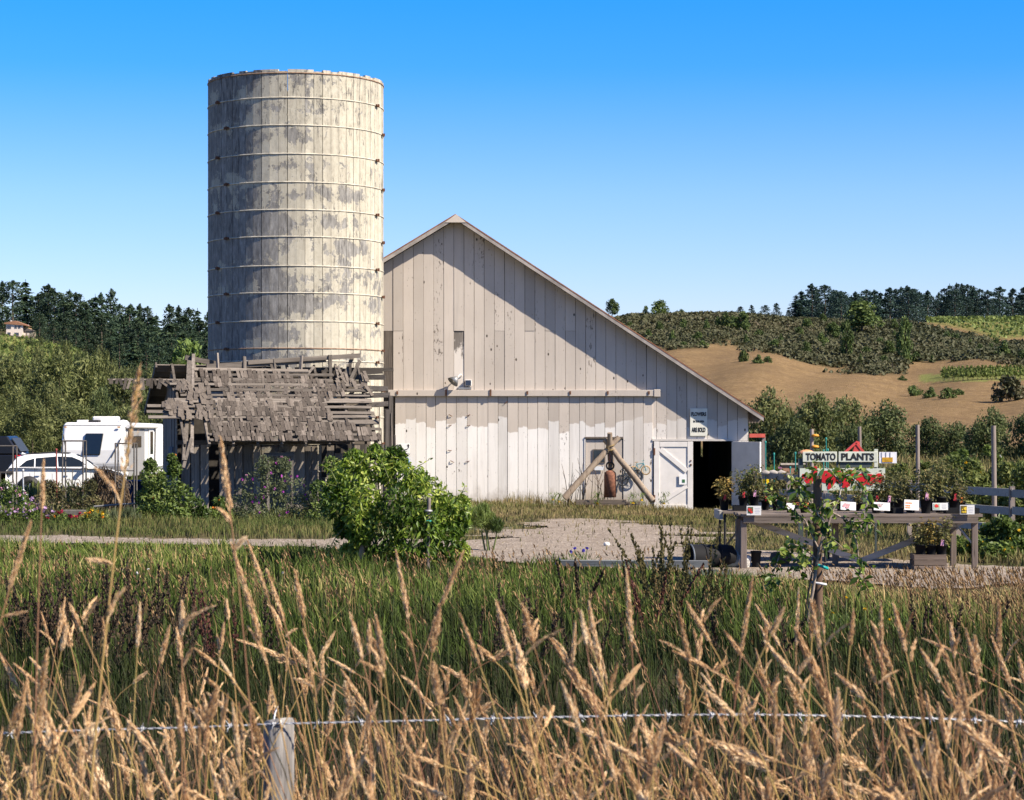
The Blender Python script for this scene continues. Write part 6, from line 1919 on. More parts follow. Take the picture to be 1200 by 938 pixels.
def bush_at(name, label, cat, clumps, per, L, w, m, Y, up=.5, droop=0.0, seed=0, stems=None, flowers=(), tone=.2, base=None, flower_front=True):
    """clumps in photo terms: (px, py, radius px, depth offset m); the bush stands where its base is"""
    rg = np.random.default_rng(seed + 500)
    bx = base if base is not None else sum(c[0] for c in clumps) / len(clumps)
    o = thing(name, label, cat, (wx(bx, Y), Y, 0))
    cs, rs = [], []
    for px, py, rp, dy in clumps:
        cs.append((wx(px, Y) - wx(bx, Y), dy, wz(py, Y))); r = rp / F * Y; rs.append((r, r * .9, r))
    v, t, r = clump_leaves(cs, rs, per, L, w, rg, up, droop, tone)
    keepz = v[:, 2].reshape(-1, 4).min(1) > 0
    v = v.reshape(-1, 4, 3)[keepz].reshape(-1, 3); r = r.reshape(-1, 4)[keepz].ravel()
    n = len(v) // 4; i = np.arange(n)[:, None] * 4
    t = np.concatenate([i + np.array([[0, 2, 1]]), i + np.array([[0, 3, 2]])], 1).reshape(-1, 3)
    link('foliage', np_mesh('foliage', v, t, {'rnd': r}), m, o)
    mb = MB()
    for k in range(min(len(cs), 9)):
        c = Vector(cs[k]); b = Vector((c.x * .25 + R.uniform(-.1, .1), c.y * .3, -.05))
        mb.tube([b, b.lerp(c, .5) + Vector((R.uniform(-.08, .08), 0, .05)), c], [.022, .015, .006], 5)
    mb.build('stems', M_STEM if stems is None else stems, o)
    for nm, fm, n, s, lo in flowers:
        cc, ss = [], []
        for k in range(n):
            j = rg.integers(len(cs)); d = rdir(1, rg)[0]; d[1] = -abs(d[1]) if flower_front else d[1]
            if d[2] < lo: d[2] = abs(d[2])
            p = np.array(cs[j]) + d * np.array(rs[j]) * rg.uniform(.85, 1.08)
            if p[2] < .12: continue
            for q in range(5): cc.append(p + rdir(1, rg)[0] * s * .35)
        cc = np.array(cc); m_ = len(cc)
        v, t, r = leaf_arrays(cc, np.full(m_, s) * rg.uniform(.7, 1.2, m_), np.full(m_, s * .9), rdir(m_, rg), unit(rdir(m_, rg) + np.array([0, -.8, .3])), rg.uniform(size=m_))
        link(nm, np_mesh(nm, v, t, {'rnd': r}), fm, o, kind='stuff')
    return o

# big vine bush before the shed and barn
VB = [(410, 560, 26, .1), (438, 548, 28, .3), (466, 556, 30, .2), (462, 538, 20, .4), (398, 590, 24, 0), (430, 588, 30, -.3), (468, 592, 34, -.5), (500, 585, 30, -.1), (520, 600, 28, 0),
      (536, 612, 20, .1), (405, 618, 16, .1), (448, 625, 28, -.3), (490, 628, 32, -.4), (524, 634, 24, -.2), (470, 650, 24, -.3), (505, 652, 22, -.3), (452, 655, 16, -.2), (415, 540, 14, .4), (438, 530, 12, .4), (488, 566, 20, .3), (392, 572, 14, .2), (410, 648, 16, -.1), (432, 655, 16, -.2), (478, 660, 16, -.3), (540, 646, 13, -.1), (425, 605, 22, -.3), (424, 625, 18, -.35), (500, 612, 22, -.3),
      (533, 650, 12, -.1), (541, 590, 10, .2)]
vb = bush_at('vine_bush', 'big bright green vine bush with drooping leaves before the shed', 'bush', [(a, b, r * R.uniform(.70, 1.04), d - .2 * R.random()) for a, b, r, d in VB], 480, .135, .047, M_VINEB, 39.2, .2, .8, 1, flowers=(), tone=.26)
def shoots():
    cs, ax = [], []
    mb = MB()
    for pts in (((470, 575), (480, 553), (503, 539)), ((420, 545), (432, 532), (446, 527)), ((400, 575), (388, 552), (377, 545)), ((500, 590), (492, 576), (486, 560)), ((536, 600), (548, 592), (553, 602)),
                ((425, 590), (395, 570), (380, 566)), ((402, 620), (392, 632), (385, 648)), ((455, 560), (447, 540), (452, 527)), ((530, 590), (540, 580), (545, 570)), ((490, 585), (502, 573), (520, 574))):
        q = [Vector((wx(a, 39.0) - vb.location.x, -.2, wz(b, 39.0))) for a, b in pts]
        mb.tube(q, [.012, .008, .004], 5)
        for k in range(26):
            f = R.uniform(.15, 1.0); p = q[0].lerp(q[1], f * 2) if f < .5 else q[1].lerp(q[2], f * 2 - 1)
            d = np.array([R.gauss(0, 1), R.gauss(0, 1), R.gauss(-.2, .8)]); d /= np.linalg.norm(d)
            cs.append(np.array(p) + d * .06); ax.append(d)
    n = len(cs)
    v, t, r = leaf_arrays(np.array(cs), NR.uniform(.07, .12, n), NR.uniform(.03, .045, n), np.array(ax), unit(rdir(n) + np.array([0, -.3, .6])), NR.uniform(.3, 1, n))
    link('shoot_leaves', np_mesh('shoot_leaves', v, t, {'rnd': r}), M_VINEB, vb)
    mb.build('shoots', M_STEM, vb, kind='stuff')
    mb = MB(); mb.tube([(wx(424, 39.0) - vb.location.x, -.50, -.1), (wx(426, 39.0) - vb.location.x, -.48, .5), (wx(425, 39.0) - vb.location.x, -.42, wz(592, 39.0))], [.06, .05, .045], 8)
    mb.build('trunk', m_wood('pale_trunk', (.42, .36, .26), (.2, .16, .11), 'z', 8), vb)
shoots()
bush_at('grass_clump', 'dark green leafy clump at the barn-side foot of the vine bush', 'bush', [(560, 606, 12, 0), (572, 612, 10, .2), (566, 600, 8, .1), (582, 616, 7, 0)], 380, .22, .02, M_SHRUB, 44.5, .1, -1.2, 2)
# shrub at the shed's dark gable
bush_at('gable_shrub', 'light green shrub growing in front of the dark shed gable', 'shrub', [(180, 560, 16, 0), (197, 572, 18, .1), (212, 585, 18, 0), (186, 590, 20, -.1), (226, 596, 16, .1), (200, 600, 18, -.2), (170, 585, 14, .1), (203, 550, 9, .2), (200, 538, 6, .2), (176, 545, 8, 0), (236, 604, 10, 0), (168, 604, 12, -.2), (213, 606, 14, -.2)],
        360, .11, .065, M_SHRUB, 58, .5, 0, 3, flowers=(('orange_blossoms', M_ORA, 3, .06, 0),))
bush_at('sweet_pea_bush', 'grey-green bush with purple sweet pea flowers before the shed door', 'bush', [(300, 572, 20, 0), (322, 560, 20, .1), (311, 545, 13, .1), (342, 575, 20, 0), (285, 590, 18, 0), (320, 592, 24, -.2), (352, 595, 18, -.1), (276, 604, 14, 0), (332, 545, 10, .1), (362, 588, 12, .1), (370, 600, 12, 0), (300, 605, 18, -.3), (340, 608, 16, -.3)],
        380, .09, .035, M_GREY, 59, .4, 0, 4, flowers=(('purple_blossoms', M_PURP, 30, .06, .1), ('pink_blossoms', M_PINKP, 6, .05, 0)))
bush_at('shade_bush', 'dark green bush filling the gap between sweet peas and vine bush', 'bush', [(378, 600, 16, 0), (390, 585, 12, .2), (372, 575, 12, .3), (366, 612, 12, 0), (386, 545, 10, .5), (395, 560, 12, .4)], 260, .11, .06, M_SHRUB, 58, .4, 0, 5)
bush_at('dark_bush', 'dark low bush with orange flowers at the shed corner', 'bush', [(246, 606, 12, 0), (262, 598, 10, .2), (255, 590, 8, .3), (268, 610, 9, 0)], 220, .12, .06, M_SHRUB, 58.5, .4, 0, 6, flowers=(('orange_blossoms', M_ORA, 4, .05, 0),))
# flower bed at the photo edge
bush_at('wildflower_patch', 'pink and white wildflower patch at the photo edge under the pickup', 'flowers', [(4, 575, 14, 0), (18, 585, 16, 0), (2, 600, 16, -.1), (30, 600, 14, 0), (14, 612, 16, -.2), (40, 608, 12, 0), (-12, 580, 16, 0), (-14, 605, 16, 0)],
        300, .11, .04, M_SHRUB, 57, .3, -.3, 7, flowers=(('pink_blossoms', M_PINKP, 22, .06, .1), ('white_blossoms', M_WHT, 18, .05, .1), ('lilac_blossoms', M_LILAC, 24, .06, .1)))
bush_at('lilac_flowers', 'lilac flowered plants around the pale metal stake', 'flowers', [(48, 590, 12, 0), (36, 596, 10, .1), (56, 606, 12, -.1), (44, 614, 10, -.1)], 240, .10, .04, M_DULL, 58, .3, 0, 8, flowers=(('lilac_blossoms', M_LILAC, 16, .09, .1),))
bush_at('dull_shrub', 'dull brownish shrubs under the white SUV doors', 'shrub', [(60, 578, 14, .3), (78, 585, 15, .2), (95, 580, 14, .3), (70, 598, 14, 0), (88, 602, 13, 0), (108, 592, 12, .2), (52, 572, 9, .5), (102, 570, 9, .5)], 330, .10, .035, M_DULL, 60.5, .3, -.2, 9, flowers=(('dry_heads', M_DRYL, 30, .07, 0),))
bush_at('marigold_patch', 'yellow and orange marigolds over bright green leaves in the bed', 'flowers', [(100, 612, 10, 0), (112, 610, 11, 0), (122, 612, 10, 0), (92, 616, 9, 0), (106, 603, 8, .2)], 300, .12, .03, M_YLG, 56.5, .3, -.8, 10, flowers=(('yellow_blossoms', M_YEL, 8, .085, .3), ('orange_blossoms', M_ORA, 6, .075, .2)), tone=.1)
bush_at('crimson_flowers', 'dark crimson flowers around a dark pot in front of the SUV', 'flowers', [(72, 608, 9, 0), (84, 612, 9, 0), (60, 613, 8, 0), (94, 610, 7, .1)], 160, .10, .04, M_SHRUB, 57, .3, 0, 11, flowers=(('crimson_blossoms', M_CRIM, 18, .09, .1), ('orange_blossoms', M_ORA, 5, .07, .1)))
bush_at('dead_vine_mound', 'brown mound of dead vines against the caravan arch', 'dead plant', [(122, 562, 14, 0), (135, 570, 15, 0), (112, 572, 12, .1), (128, 584, 16, -.1), (142, 586, 12, 0), (116, 590, 10, 0)], 420, .30, .03, M_DRYL, 62.5, .2, 1.6, 12, stems=m_plain('dead_stem', (.12, .08, .05), .9))
bush_at('iris_leaves', 'blue-green strappy leaves between marigolds and the gable shrub', 'plant', [(132, 612, 12, 0), (146, 614, 12, 0), (160, 614, 10, 0), (150, 606, 8, .2)], 300, .34, .028, M_GREY, 56.8, .1, -2.2, 13)
t = thing('pot_cluster', 'pale stone trough with pots half hidden in the flower bed', 'trough', (wx(88, 58.6), 58.6, 0))
MB().box((0, 0, .14), (.6, .3, .28), jit=.03).build('trough', m_plain('pale_stone', (.11, .10, .088), .9, var=.3, scale=9), t, bevel=.02)
MB().lathe([(.001, 0), (.14, 0), (.18, .38), (.16, .38), (.001, .34)], (-.75, -.05, 0), 14).build('dark_pot', M_POT, t)
MB().tube([(.5, -.1, .36), (1.2, -.1, .42), (1.7, -.05, .44)], .03, 6).build('pipe', m_plain('pale_pipe', (.16, .155, .15), .6), t)

# crops beyond the rail fence
CB = [(1050, 56, 546, 26, 'leafy berry bush behind the tall middle post', M_YLG), (1082, 55, 540, 28, 'leafy berry bush behind the tallest tomato pots', M_YLG), (1112, 54, 536, 30, 'tall leafy crop row bush past the plant table', M_YLG), (1140, 53, 536, 28, 'leafy bush by the tallest grey fence post', M_YLG),
      (1178, 51, 540, 32, 'broad leafy bush at the photo edge behind the fence rails', M_YLG), (1210, 50, 545, 30, 'leafy bush cut by the photo edge behind the rails', M_YLG), (1128, 60, 526, 16, 'thin tall plant standing out over the crop rows', M_SHRUB), (1158, 60, 522, 14, 'tall broad-leaved stem beside the tallest post', M_SHRUB),
      (1030, 62, 546, 20, 'grey-green bush right of the sign picture panel', M_GREY), (1010, 62, 552, 18, 'low green bush behind the painted tomato board', M_GREY)]
for j, (px, Y, top, rp, lab, m) in enumerate(CB):
    cl = []
    h = 497 + 2.5 / Y * F
    for k in range(11):
        f = R.random()
        cl.append((px + R.uniform(-1, 1) * rp * .8, top + 8 + (h - top - 8) * f * .9, rp * R.uniform(.35, .55), R.uniform(-.6, .6)))
    cl.append((px, top + rp * .4, rp * .4, 0))
    bush_at('crop_bush', lab, 'bush', cl, 200, .14, .085, m, Y, .4, 0, 40 + j, flowers=(('flower_heads', M_WHT if j % 3 else M_YEL, 4, .08, 0),))
for px, Y, lab in ((905, 61, 'low flowering plants under the cloth on the grey fence'), (922, 58, 'low garden plants between the barn door and the tomato sign'), (952, 58, 'leafy garden plants hidden behind the tomato sign'), (890, 63, 'green plants beside the red topped grey post')):
    cl = [(px + R.uniform(-12, 12), R.uniform(556, 596), R.uniform(8, 12), R.uniform(-.4, .4)) for _ in range(9)]
    bush_at('garden_plant', lab, 'plant', cl, 150, .13, .07, M_SHRUB if px != 922 else M_DULL, Y, .4, 0, int(px), flowers=(('blossoms', M_PINKP if px < 910 else M_YEL, 7, .09, 0),))
for j, (px, top, lab) in enumerate(((1160, 606, 'leafy weeds under the lowest rail by the tallest post'), (1185, 604, 'leafy weeds at the photo edge under the fence rails'), (1130, 628, 'leafy weeds behind the last table leg'), (1205, 630, 'weeds cut by the photo edge before the fence'), (1165, 636, 'low weeds in front of the pale post foot'))):
    Y = 43 - .3 * j
    cl = [(px + R.uniform(-18, 18), R.uniform(top + 8, 497 + 2.45 / Y * F), R.uniform(9, 13), R.uniform(-.4, .4)) for _ in range(10)]
    bush_at('weed_patch', lab, 'weeds', cl, 170, .12, .07, M_SHRUB, Y, .5, 0, 70 + j, flowers=(('yellow_blossoms', M_YEL, 4, .05, 0),))
# teal plant ties / garden stakes
for j, (px, py) in enumerate(((897, 518), (907, 532), (932, 531), (926, 548), (965, 528), (968, 514), (970, 527))):
    stake(px, py, 59 + j * .3, 'slim teal garden stake, %s from the open barn door' % ordinal(j), m_plain('teal_stake', (.02, .20, .17), .6), name='teal_stake', r=.017)

# ------------------------------------------------------------------ young staked tree
def young_tree():
    Y = 26.8
    st = thing('tree_stake', 'brown round wooden stake holding up the young tree', 'stake', (wx(958, Y), Y, 0))
    z1 = wz(558, Y)
    MB().tube([(0.02, 0, -.2), (.0, 0, z1 * .5), (0, 0, z1)], [.055, .054, .052], 12).build('shaft', M_BRPOST, st)
    t = thing('young_tree', 'young leafy tree with thin curving branches tied to the brown stake', 'tree', (wx(946, Y - .12), Y - .12, 0))
    x0 = wx(946, Y)
    def Q(px, py, d=0.0): return Vector((wx(px, Y) - x0, d, wz(py, Y)))
    bark = m_plain('young_bark', (.24, .19, .15), .7, var=.3, scale=20); pale = m_plain('pale_bark', (.42, .37, .31), .7, var=.2, scale=20)
    tr = [Q(943, 745), Q(948, 715), Q(953, 690), Q(957, 662), Q(960, 640, -.06), Q(968, 618, -.08), (Q(974, 600, -.06)), Q(983, 582, -.05)]
    MB().tube(tr, [.022, .021, .02, .018, .017, .016, .014, .012], 7).build('trunk', bark, t)
    br = [[Q(960, 640, -.06), Q(966, 612, -.1), Q(950, 592, -.12), Q(935, 570, -.1), Q(926, 556, -.05)], [Q(968, 618, -.08), Q(955, 600, -.2), Q(968, 590, -.2), Q(978, 586, -.16)],
          [Q(983, 582, -.05), Q(985, 566, -.05), Q(985, 552, -.04)], [Q(984, 562, -.05), Q(993, 556, -.1), Q(1004, 566, -.1), Q(1014, 580, -.06), Q(1012, 610, 0)],
          [Q(984, 565, -.05), Q(974, 552, 0), Q(966, 546, .06)], [Q(957, 655), Q(940, 640, -.1), Q(925, 636, -.1), Q(912, 650, -.12), Q(905, 672, -.1), Q(896, 688, -.06)],
          [Q(940, 640, -.1), Q(938, 655, -.2), Q(932, 668, -.2)], [Q(974, 600, -.06), Q(998, 612, .1), Q(1006, 640, .1), Q(1008, 668, .06), Q(1010, 690, .04)],
          [Q(960, 645), Q(945, 610, .1), Q(920, 590, .1), Q(905, 580, .1)], [Q(998, 612, .1), Q(1020, 610, .1), Q(1030, 622, .06)], [Q(985, 558), Q(1005, 552, .05), Q(1022, 556, .05)],
          [Q(935, 570, -.1), Q(945, 556, -.1), Q(956, 550, -.06)], [Q(960, 640), Q(975, 632, -.15), Q(985, 640, -.15)]]
    for k, b in enumerate(br):
        MB().tube(b, [.012 - .009 * i / (len(b) - 1) for i in range(len(b))], 6).build('branch', pale if k in (1, 2, 3) else bark, t)
    # leaves: each one a part, three shared shapes
    lm = NT('young_tree_leaf'); oi = lm.rnd()
    c = lm.ramp(oi, [(0, (.03, .065, .012)), (.45, (.075, .13, .02)), (.8, (.17, .23, .035)), (1, (.34, .38, .10))])
    M_YL = lm.done(c, .45, .4, transl=.35)
    shapes = []
    for q in range(3):
        L = (.125, .15, .105)[q]; w = L * (.62, .5, .6)[q]
        vs = [(0, 0, 0), (-w * .42, L * .3, .012), (-w * .5, L * .55, .014), (0, L, -.01), (w * .5, L * .55, .014), (w * .42, L * .3, .012), (0, L * .5, -.006)]
        mb = MB(); mb.add(vs, [(0, 6, 1), (1, 6, 2), (2, 6, 3), (3, 6, 4), (4, 6, 5), (5, 6, 0)], True)
        me = mb.mesh('leaf'); me.materials.append(M_YL); shapes.append(me)
    rr = random.Random(5)
    dens = [34, 12, 3, 22, 8, 40, 20, 34, 34, 14, 14, 14, 14]
    for b, n in zip(br, dens):
        for k in range(n):
            f = (1 - .85 * rr.random()) * (len(b) - 1.001); i = int(f); p = b[i].lerp(b[i + 1], f - i)
            o = link('leaf', rr.choice(shapes), None, t)
            o.location = p + Vector((rr.gauss(0, .035), rr.gauss(0, .05), rr.gauss(0, .035)))
            o.rotation_euler = Euler((rr.uniform(-1.6, .5), rr.uniform(-.8, .8), rr.uniform(0, 6.28)), 'XYZ')
            s = rr.uniform(.6, 1.15); o.scale = (s, s, s)
    ps, ax = [], []
    for b, n in zip(br, dens):
        for k in range(n):
            f = (1 - .9 * rr.random()) * (len(b) - 1.001); i = int(f); p = b[i].lerp(b[i + 1], f - i)
            ps.append((p.x + rr.gauss(0, .06), p.y + rr.gauss(0, .07), p.z + rr.gauss(0, .06))); ax.append((rr.gauss(0, 1), rr.gauss(0, 1), rr.gauss(-.5, .8)))
    n = len(ps)
    v, tr_, r = leaf_arrays(np.array(ps), NR.uniform(.06, .11, n), NR.uniform(.035, .06, n), np.array(ax), unit(rdir(n) + np.array([0, -.2, .5])), NR.uniform(0, 1, n), .2)
    link('small_leaves', np_mesh('small_leaves', v, tr_, {'rnd': r}), M_VINEB, t, kind='stuff')
    tie = thing('teal_tie', 'flat teal tie strap around the tree stake', 'strap', (wx(963, Y - .1), Y - .1, wz(664, Y)))
    MB().tube([(-.07, 0.0, .02), (0, -.04, .005), (.07, -.01, -.012), (.05, .08, -.01), (-.05, .14, .01)], .013, 6).build('strap', m_plain('teal_strap', (.01, .30, .28), .5, var=.1), tie); tie.scale = (1, 1, 1.5)
    tie = thing('grey_tie', 'pale grey tie strap low on the tree stake', 'strap', (wx(960, Y - .1), Y - .1, wz(683, Y)))
    MB().tube([(-.09, 0.0, .008), (0, -.04, .0), (.08, -.01, -.01), (.05, .1, -.01)], .011, 6).build('strap', m_plain('grey_strap', (.5, .5, .5), .5, var=.1), tie); tie.scale = (1, 1, 1.4)
    t = thing('thin_stick', 'dark thin stick leaning on the young tree base', 'stick', (wx(941, Y), Y, 0))
    MB().tube([(-.03, -.1, -.1), (.04, -.12, .45), (.09, -.14, .75)], .012, 5).build('stick', M_DARKMETAL, t)
young_tree()
# ------------------------------------------------------------------ grass
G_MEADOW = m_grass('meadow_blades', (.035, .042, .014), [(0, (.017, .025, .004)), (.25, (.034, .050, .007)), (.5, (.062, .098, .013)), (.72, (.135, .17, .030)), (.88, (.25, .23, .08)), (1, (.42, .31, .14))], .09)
G_LAWN = m_grass('lawn_blades', (.10, .08, .04), [(0, (.04, .065, .012)), (.35, (.085, .105, .025)), (.65, (.165, .145, .05)), (1, (.28, .205, .10))], .18)
G_DRY = m_grass('dry_blades', (.16, .10, .05), [(0, (.07, .037, .018)), (.4, (.16, .092, .042)), (.75, (.32, .20, .09)), (1, (.50, .34, .165))], .08)
G_DARK = m_grass('dock_seed', (.03, .025, .015), [(0, (.025, .018, .014)), (.5, (.06, .038, .025)), (1, (.11, .07, .04))], .1)

def wedge(n, y0, y1, pw=1.0, pad=1.2, rg=NR):
    """points in the view wedge (a little wider than the frame); pw < 2 favours the near end"""
    u = rg.uniform(size=n)
    y = (y0 ** pw + u * (y1 ** pw - y0 ** pw)) ** (1 / pw)
    x = rg.uniform(-1, 1, n) * (.245 * y + pad)
    return x, y
def meadow():
    # ---- tall green meadow up to the gravel
    x, y = wedge(235000, 7.6, 47.5, 1.25)
    d = drive_d(x, y)
    yc = 45.5 - 0.42 * (x - 1.5) * (x < 1.5) * .75 - 1.15 * np.maximum(x - 1.2, 0) + 0.05 * np.maximum(x - 6, 0) ** 2
    front = (y < yc - 1.0)
    keep = front & (d < .05)
    clump = vnoise(x, y, .9, 21); c2 = vnoise(x, y, .22, 22); c3 = vnoise(x, y, 2.6, 23)
    keep &= NR.uniform(size=len(x)) < (.08 + 1.15 * sstep(.34, .78, c3)) * (.42 + .58 * sstep(14, 30, y))
    x, y, clump, c2, c3, d = (a[keep] for a in (x, y, clump, c2, c3, d))
    n = len(x)
    far = sstep(14, 40, y)
    h = (.50 - .22 * far) * (.40 + .95 * clump) * NR.uniform(.5, 1.35, n)
    h *= np.clip((-d + .15) * .42, .16, 1)
    h *= 1 - .55 * sstep(29.5, 34.0, y) * sstep(3.2, 5.0, x)          # lower in front of the plant stand
    w = np.maximum(.008, .00050 * y) * NR.uniform(.5, 1.7, n)
    lean = np.abs(NR.normal(.32, .28, n)); az = NR.normal(2.8, 1.7, n)
    dry = sstep(20, 34, y) * sstep(3.6, 6.5, x) * .50 + sstep(.55, .8, c2) * .14 + .12 * sstep(24, 34, y) - .38 * (1 - sstep(15, 27, y))  # last term darkens the near blades, deep shade put into their colour
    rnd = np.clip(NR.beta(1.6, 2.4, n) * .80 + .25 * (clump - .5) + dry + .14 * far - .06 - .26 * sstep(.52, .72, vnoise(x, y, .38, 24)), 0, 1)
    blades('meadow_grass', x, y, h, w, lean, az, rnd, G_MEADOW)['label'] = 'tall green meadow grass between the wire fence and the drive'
    # ---- seed heads and taller dry stems above the meadow: thin feathery tops
    x, y = wedge(21000, 9.5, 40, 1.1)
    d = drive_d(x, y)
    yc = 45.5 - 0.42 * (x - 1.5) * (x < 1.5) * .75 - 1.15 * np.maximum(x - 1.2, 0) + 0.05 * np.maximum(x - 6, 0) ** 2
    keep = (y < yc - 1.6) & (d < -1.0) & (NR.uniform(size=len(x)) < .08 + 1.25 * sstep(3.8, 6.5, x) * sstep(17, 30, y) + .16 * sstep(.55, .8, vnoise(x, y, .5, 31)))
    x, y = x[keep], y[keep]; n = len(x)
    hh = NR.uniform(.35, .68, n) * (1 - .3 * sstep(26, 38, y)) * (1 - .3 * sstep(30, 34, y) * sstep(3.2, 5.0, x))
    lean = np.abs(NR.normal(.2, .15, n)); az = NR.normal(2.9, .9, n)
    blades('meadow_stems', x, y, hh, np.maximum(.003, .00020 * y), lean, az, NR.uniform(.1, .8, n), G_DRY)['label'] = 'thin dry grass stems standing in the meadow'
    zt = gz(x, y) + hh * (1 - .25 * lean ** 2); tip = np.stack([x + np.cos(az) * lean * hh, y + np.sin(az) * lean * hh, zt], 1)
    axis = unit(np.stack([np.cos(az) * .5, np.sin(az) * .5, np.ones(n)], 1))
    cs, L, w, ax = [], [], [], []
    for q in range(4):
        cs.append(tip - axis * (.025 * q) + NR.normal(0, .004, (n, 3))); L.append(NR.uniform(.05, .08, n)); w.append(np.maximum(.010, .0006 * y) * NR.uniform(.7, 1.3, n)); ax.append(unit(axis + NR.normal(0, .25, (n, 3))))
    m = 4 * n
    v, t, r = leaf_arrays(np.concatenate(cs), np.concatenate(L), np.concatenate(w), np.concatenate(ax), rdir(m), NR.uniform(.1, .85, m), .3)
    o = link('meadow_seed_heads', np_mesh('meadow_seed_heads', v, t, {'rnd': r, 'h': np.ones(len(r))}), G_DRY, kind='stuff'); o['label'] = 'dry seed heads over the meadow grass'
    # ---- lawn round the barn, drive verge and the strip under the stands
    n0 = 150000
    x = NR.uniform(-14.5, 15.5, n0); y = 36 + (74 - 36) * NR.uniform(size=n0) ** .9
    yc = 45.5 - 0.42 * (x - 1.5) * (x < 1.5) * .75 - 1.15 * np.maximum(x - 1.2, 0) + 0.05 * np.maximum(x - 6, 0) ** 2
    d = drive_d(x, y)
    thin = np.clip((-d) * .7 + .30, .05, 1) * (.35 + .9 * vnoise(x, y, 1.1, 41))
    keep = (y > yc - 1) & (np.abs(x) < .25 * y + 1.5) & (NR.uniform(size=n0) < thin) & ~((y > 71.8) & (x > -5) & (x < 7.6)) & ~((np.hypot(x - SX, y - SY) < 2.7))
    # not on the shed floor
    a = math.radians(16); lx = (x - wx(212, 62.5)) * math.cos(a) + (y - 62.5) * math.sin(a); ly = -(x - wx(212, 62.5)) * math.sin(a) + (y - 62.5) * math.cos(a)
    keep &= ~((lx > 0) & (lx < 5.8) & (ly > .9) & (ly < 4.4))
    x, y, d = x[keep], y[keep], d[keep]; n = len(x)
    wall = sstep(67.5, 71.5, y) * (x > -4) * (x < 5.5)
    rough = sstep(.5, .75, vnoise(x, y, .6, 42))
    h = NR.uniform(.05, .13, n) * (1 + .9 * rough) + wall * NR.uniform(.05, .38, n) * vnoise(x, y, 1.6, 43)
    h += (x < -3.5) * (y < 62) * NR.uniform(.0, .22, n) * vnoise(x, y, .9, 45)
    h += .12 * sstep(6.0, 8.0, x) * sstep(46, 40, y) * NR.uniform(0, 1, n)
    rnd = np.clip(NR.beta(1.6, 1.8, n) * .65 + .5 * vnoise(x, y, .45, 44) - .26 + .40 * sstep(-3, 0, x), 0, 1)
    blades('lawn_grass', x, y, h, NR.uniform(.014, .03, n), np.abs(NR.normal(.35, .3, n)), NR.uniform(0, 6.28, n), rnd, G_LAWN)['label'] = 'short patchy lawn before the barn'
    # ---- rough field beyond the yard
    n0 = 42000
    y = 74 + (200 - 74) * NR.uniform(size=n0) ** 1.3; x = NR.uniform(-1, 1, n0) * (.245 * y + 2)
    keep = ~((x > -5.8) & (x < 7.7) & (y < 87))
    x, y = x[keep], y[keep]; n = len(x)
    rnd = np.clip(NR.beta(2, 2, n) * .5 + .35 * vnoise(x, y, .12, 51) + .25 * sstep(8, 14, x), 0, 1)
    blades('field_grass', x, y, NR.uniform(.3, .7, n) + .45 * sstep(10, 16, x) * NR.uniform(0, 1, n), NR.uniform(.05, .12, n), np.abs(NR.normal(.3, .2, n)), NR.uniform(0, 6.28, n), rnd, G_LAWN)['label'] = 'rough tan and green field beyond the yard'
meadow()

# ------------------------------------------------------------------ dock plants and flowers in the meadow
def dock(px, py, Y, h, n, label, m, spread=.35, seedn=90):
    t = thing('dock_plant', label, 'plant', (wx(px, Y), Y, gzf(wx(px, Y), Y)))
    rg = np.random.default_rng(int(px * 7 + Y))
    st = MB(); cs, ax = [], []
    for k in range(n):
        b = Vector((rg.normal(0, spread * .3), rg.normal(0, spread * .3), 0)); hh = h * rg.uniform(.7, 1.05)
        tip = b + Vector((rg.normal(0, spread * .4), rg.normal(0, spread * .3), hh)); mid = b.lerp(tip, .5) + Vector((rg.normal(0, .03), 0, 0))
        st.tube([b, mid, tip], [.007, .006, .003], 4)
        for q in range(seedn):
            f = 1 - .62 * rg.uniform() ** .8; p = b.lerp(mid, f * 2) if f < .5 else mid.lerp(tip, f * 2 - 1)
            d = rdir(1, rg)[0]; wd = .028 * (1.25 - f)
            cs.append(np.array(p) + d * wd * rg.uniform(.4, 1.6)); ax.append(d * .7 + np.array([0, 0, 1]))
    c = np.array(cs); nn = len(c)
    s = max(.022, .0015 * Y)
    v, tr, r = leaf_arrays(c, rg.uniform(.8, 1.4, nn) * s, rg.uniform(.6, .9, nn) * s, np.array(ax), rdir(nn, rg), rg.uniform(size=nn))
    st.build('stems', m, t)
    link('seed_spikes', np_mesh('seed_spikes', v, tr, {'rnd': r, 'h': np.ones(len(r))}), m, t, kind='stuff')
G_OLIVE = m_grass('olive_dock', (.05, .045, .02), [(0, (.045, .045, .015)), (.5, (.10, .085, .03)), (1, (.19, .15, .06))], .2)
G_REDD = m_grass('red_dock', (.05, .02, .015), [(0, (.05, .02, .015)), (.5, (.11, .04, .03)), (1, (.18, .075, .05))], .15)
dock(788, 720, 27.0, 1.35, 12, 'tall olive dock plant before the gravel and the black tub', G_OLIVE, .8)
dock(770, 712, 28.5, 1.1, 8, 'shorter olive dock plant leaning beside the tallest dock', G_OLIVE, .6)
dock(815, 716, 26.0, .95, 8, 'olive dock plant under the front table corner', G_OLIVE, .6)
dock(750, 715, 26.0, .9, 4, 'dark red dock stalks beside the olive dock plants', G_REDD, .5)
dock(612, 745, 21.5, .95, 5, 'dark brown dock cluster in the middle of the meadow', G_DARK, .35)
dock(640, 730, 23.0, .8, 3, 'thin dark dock stalks just right of the brown dock cluster', G_DARK, .4)
dock(572, 735, 22.0, .85, 3, 'thin dark dock stalks left of the brown dock cluster', G_DARK, .35)
dock(660, 700, 28.0, .9, 3, 'slim dark dock stalks near the end of the grey plank', G_DARK, .5)
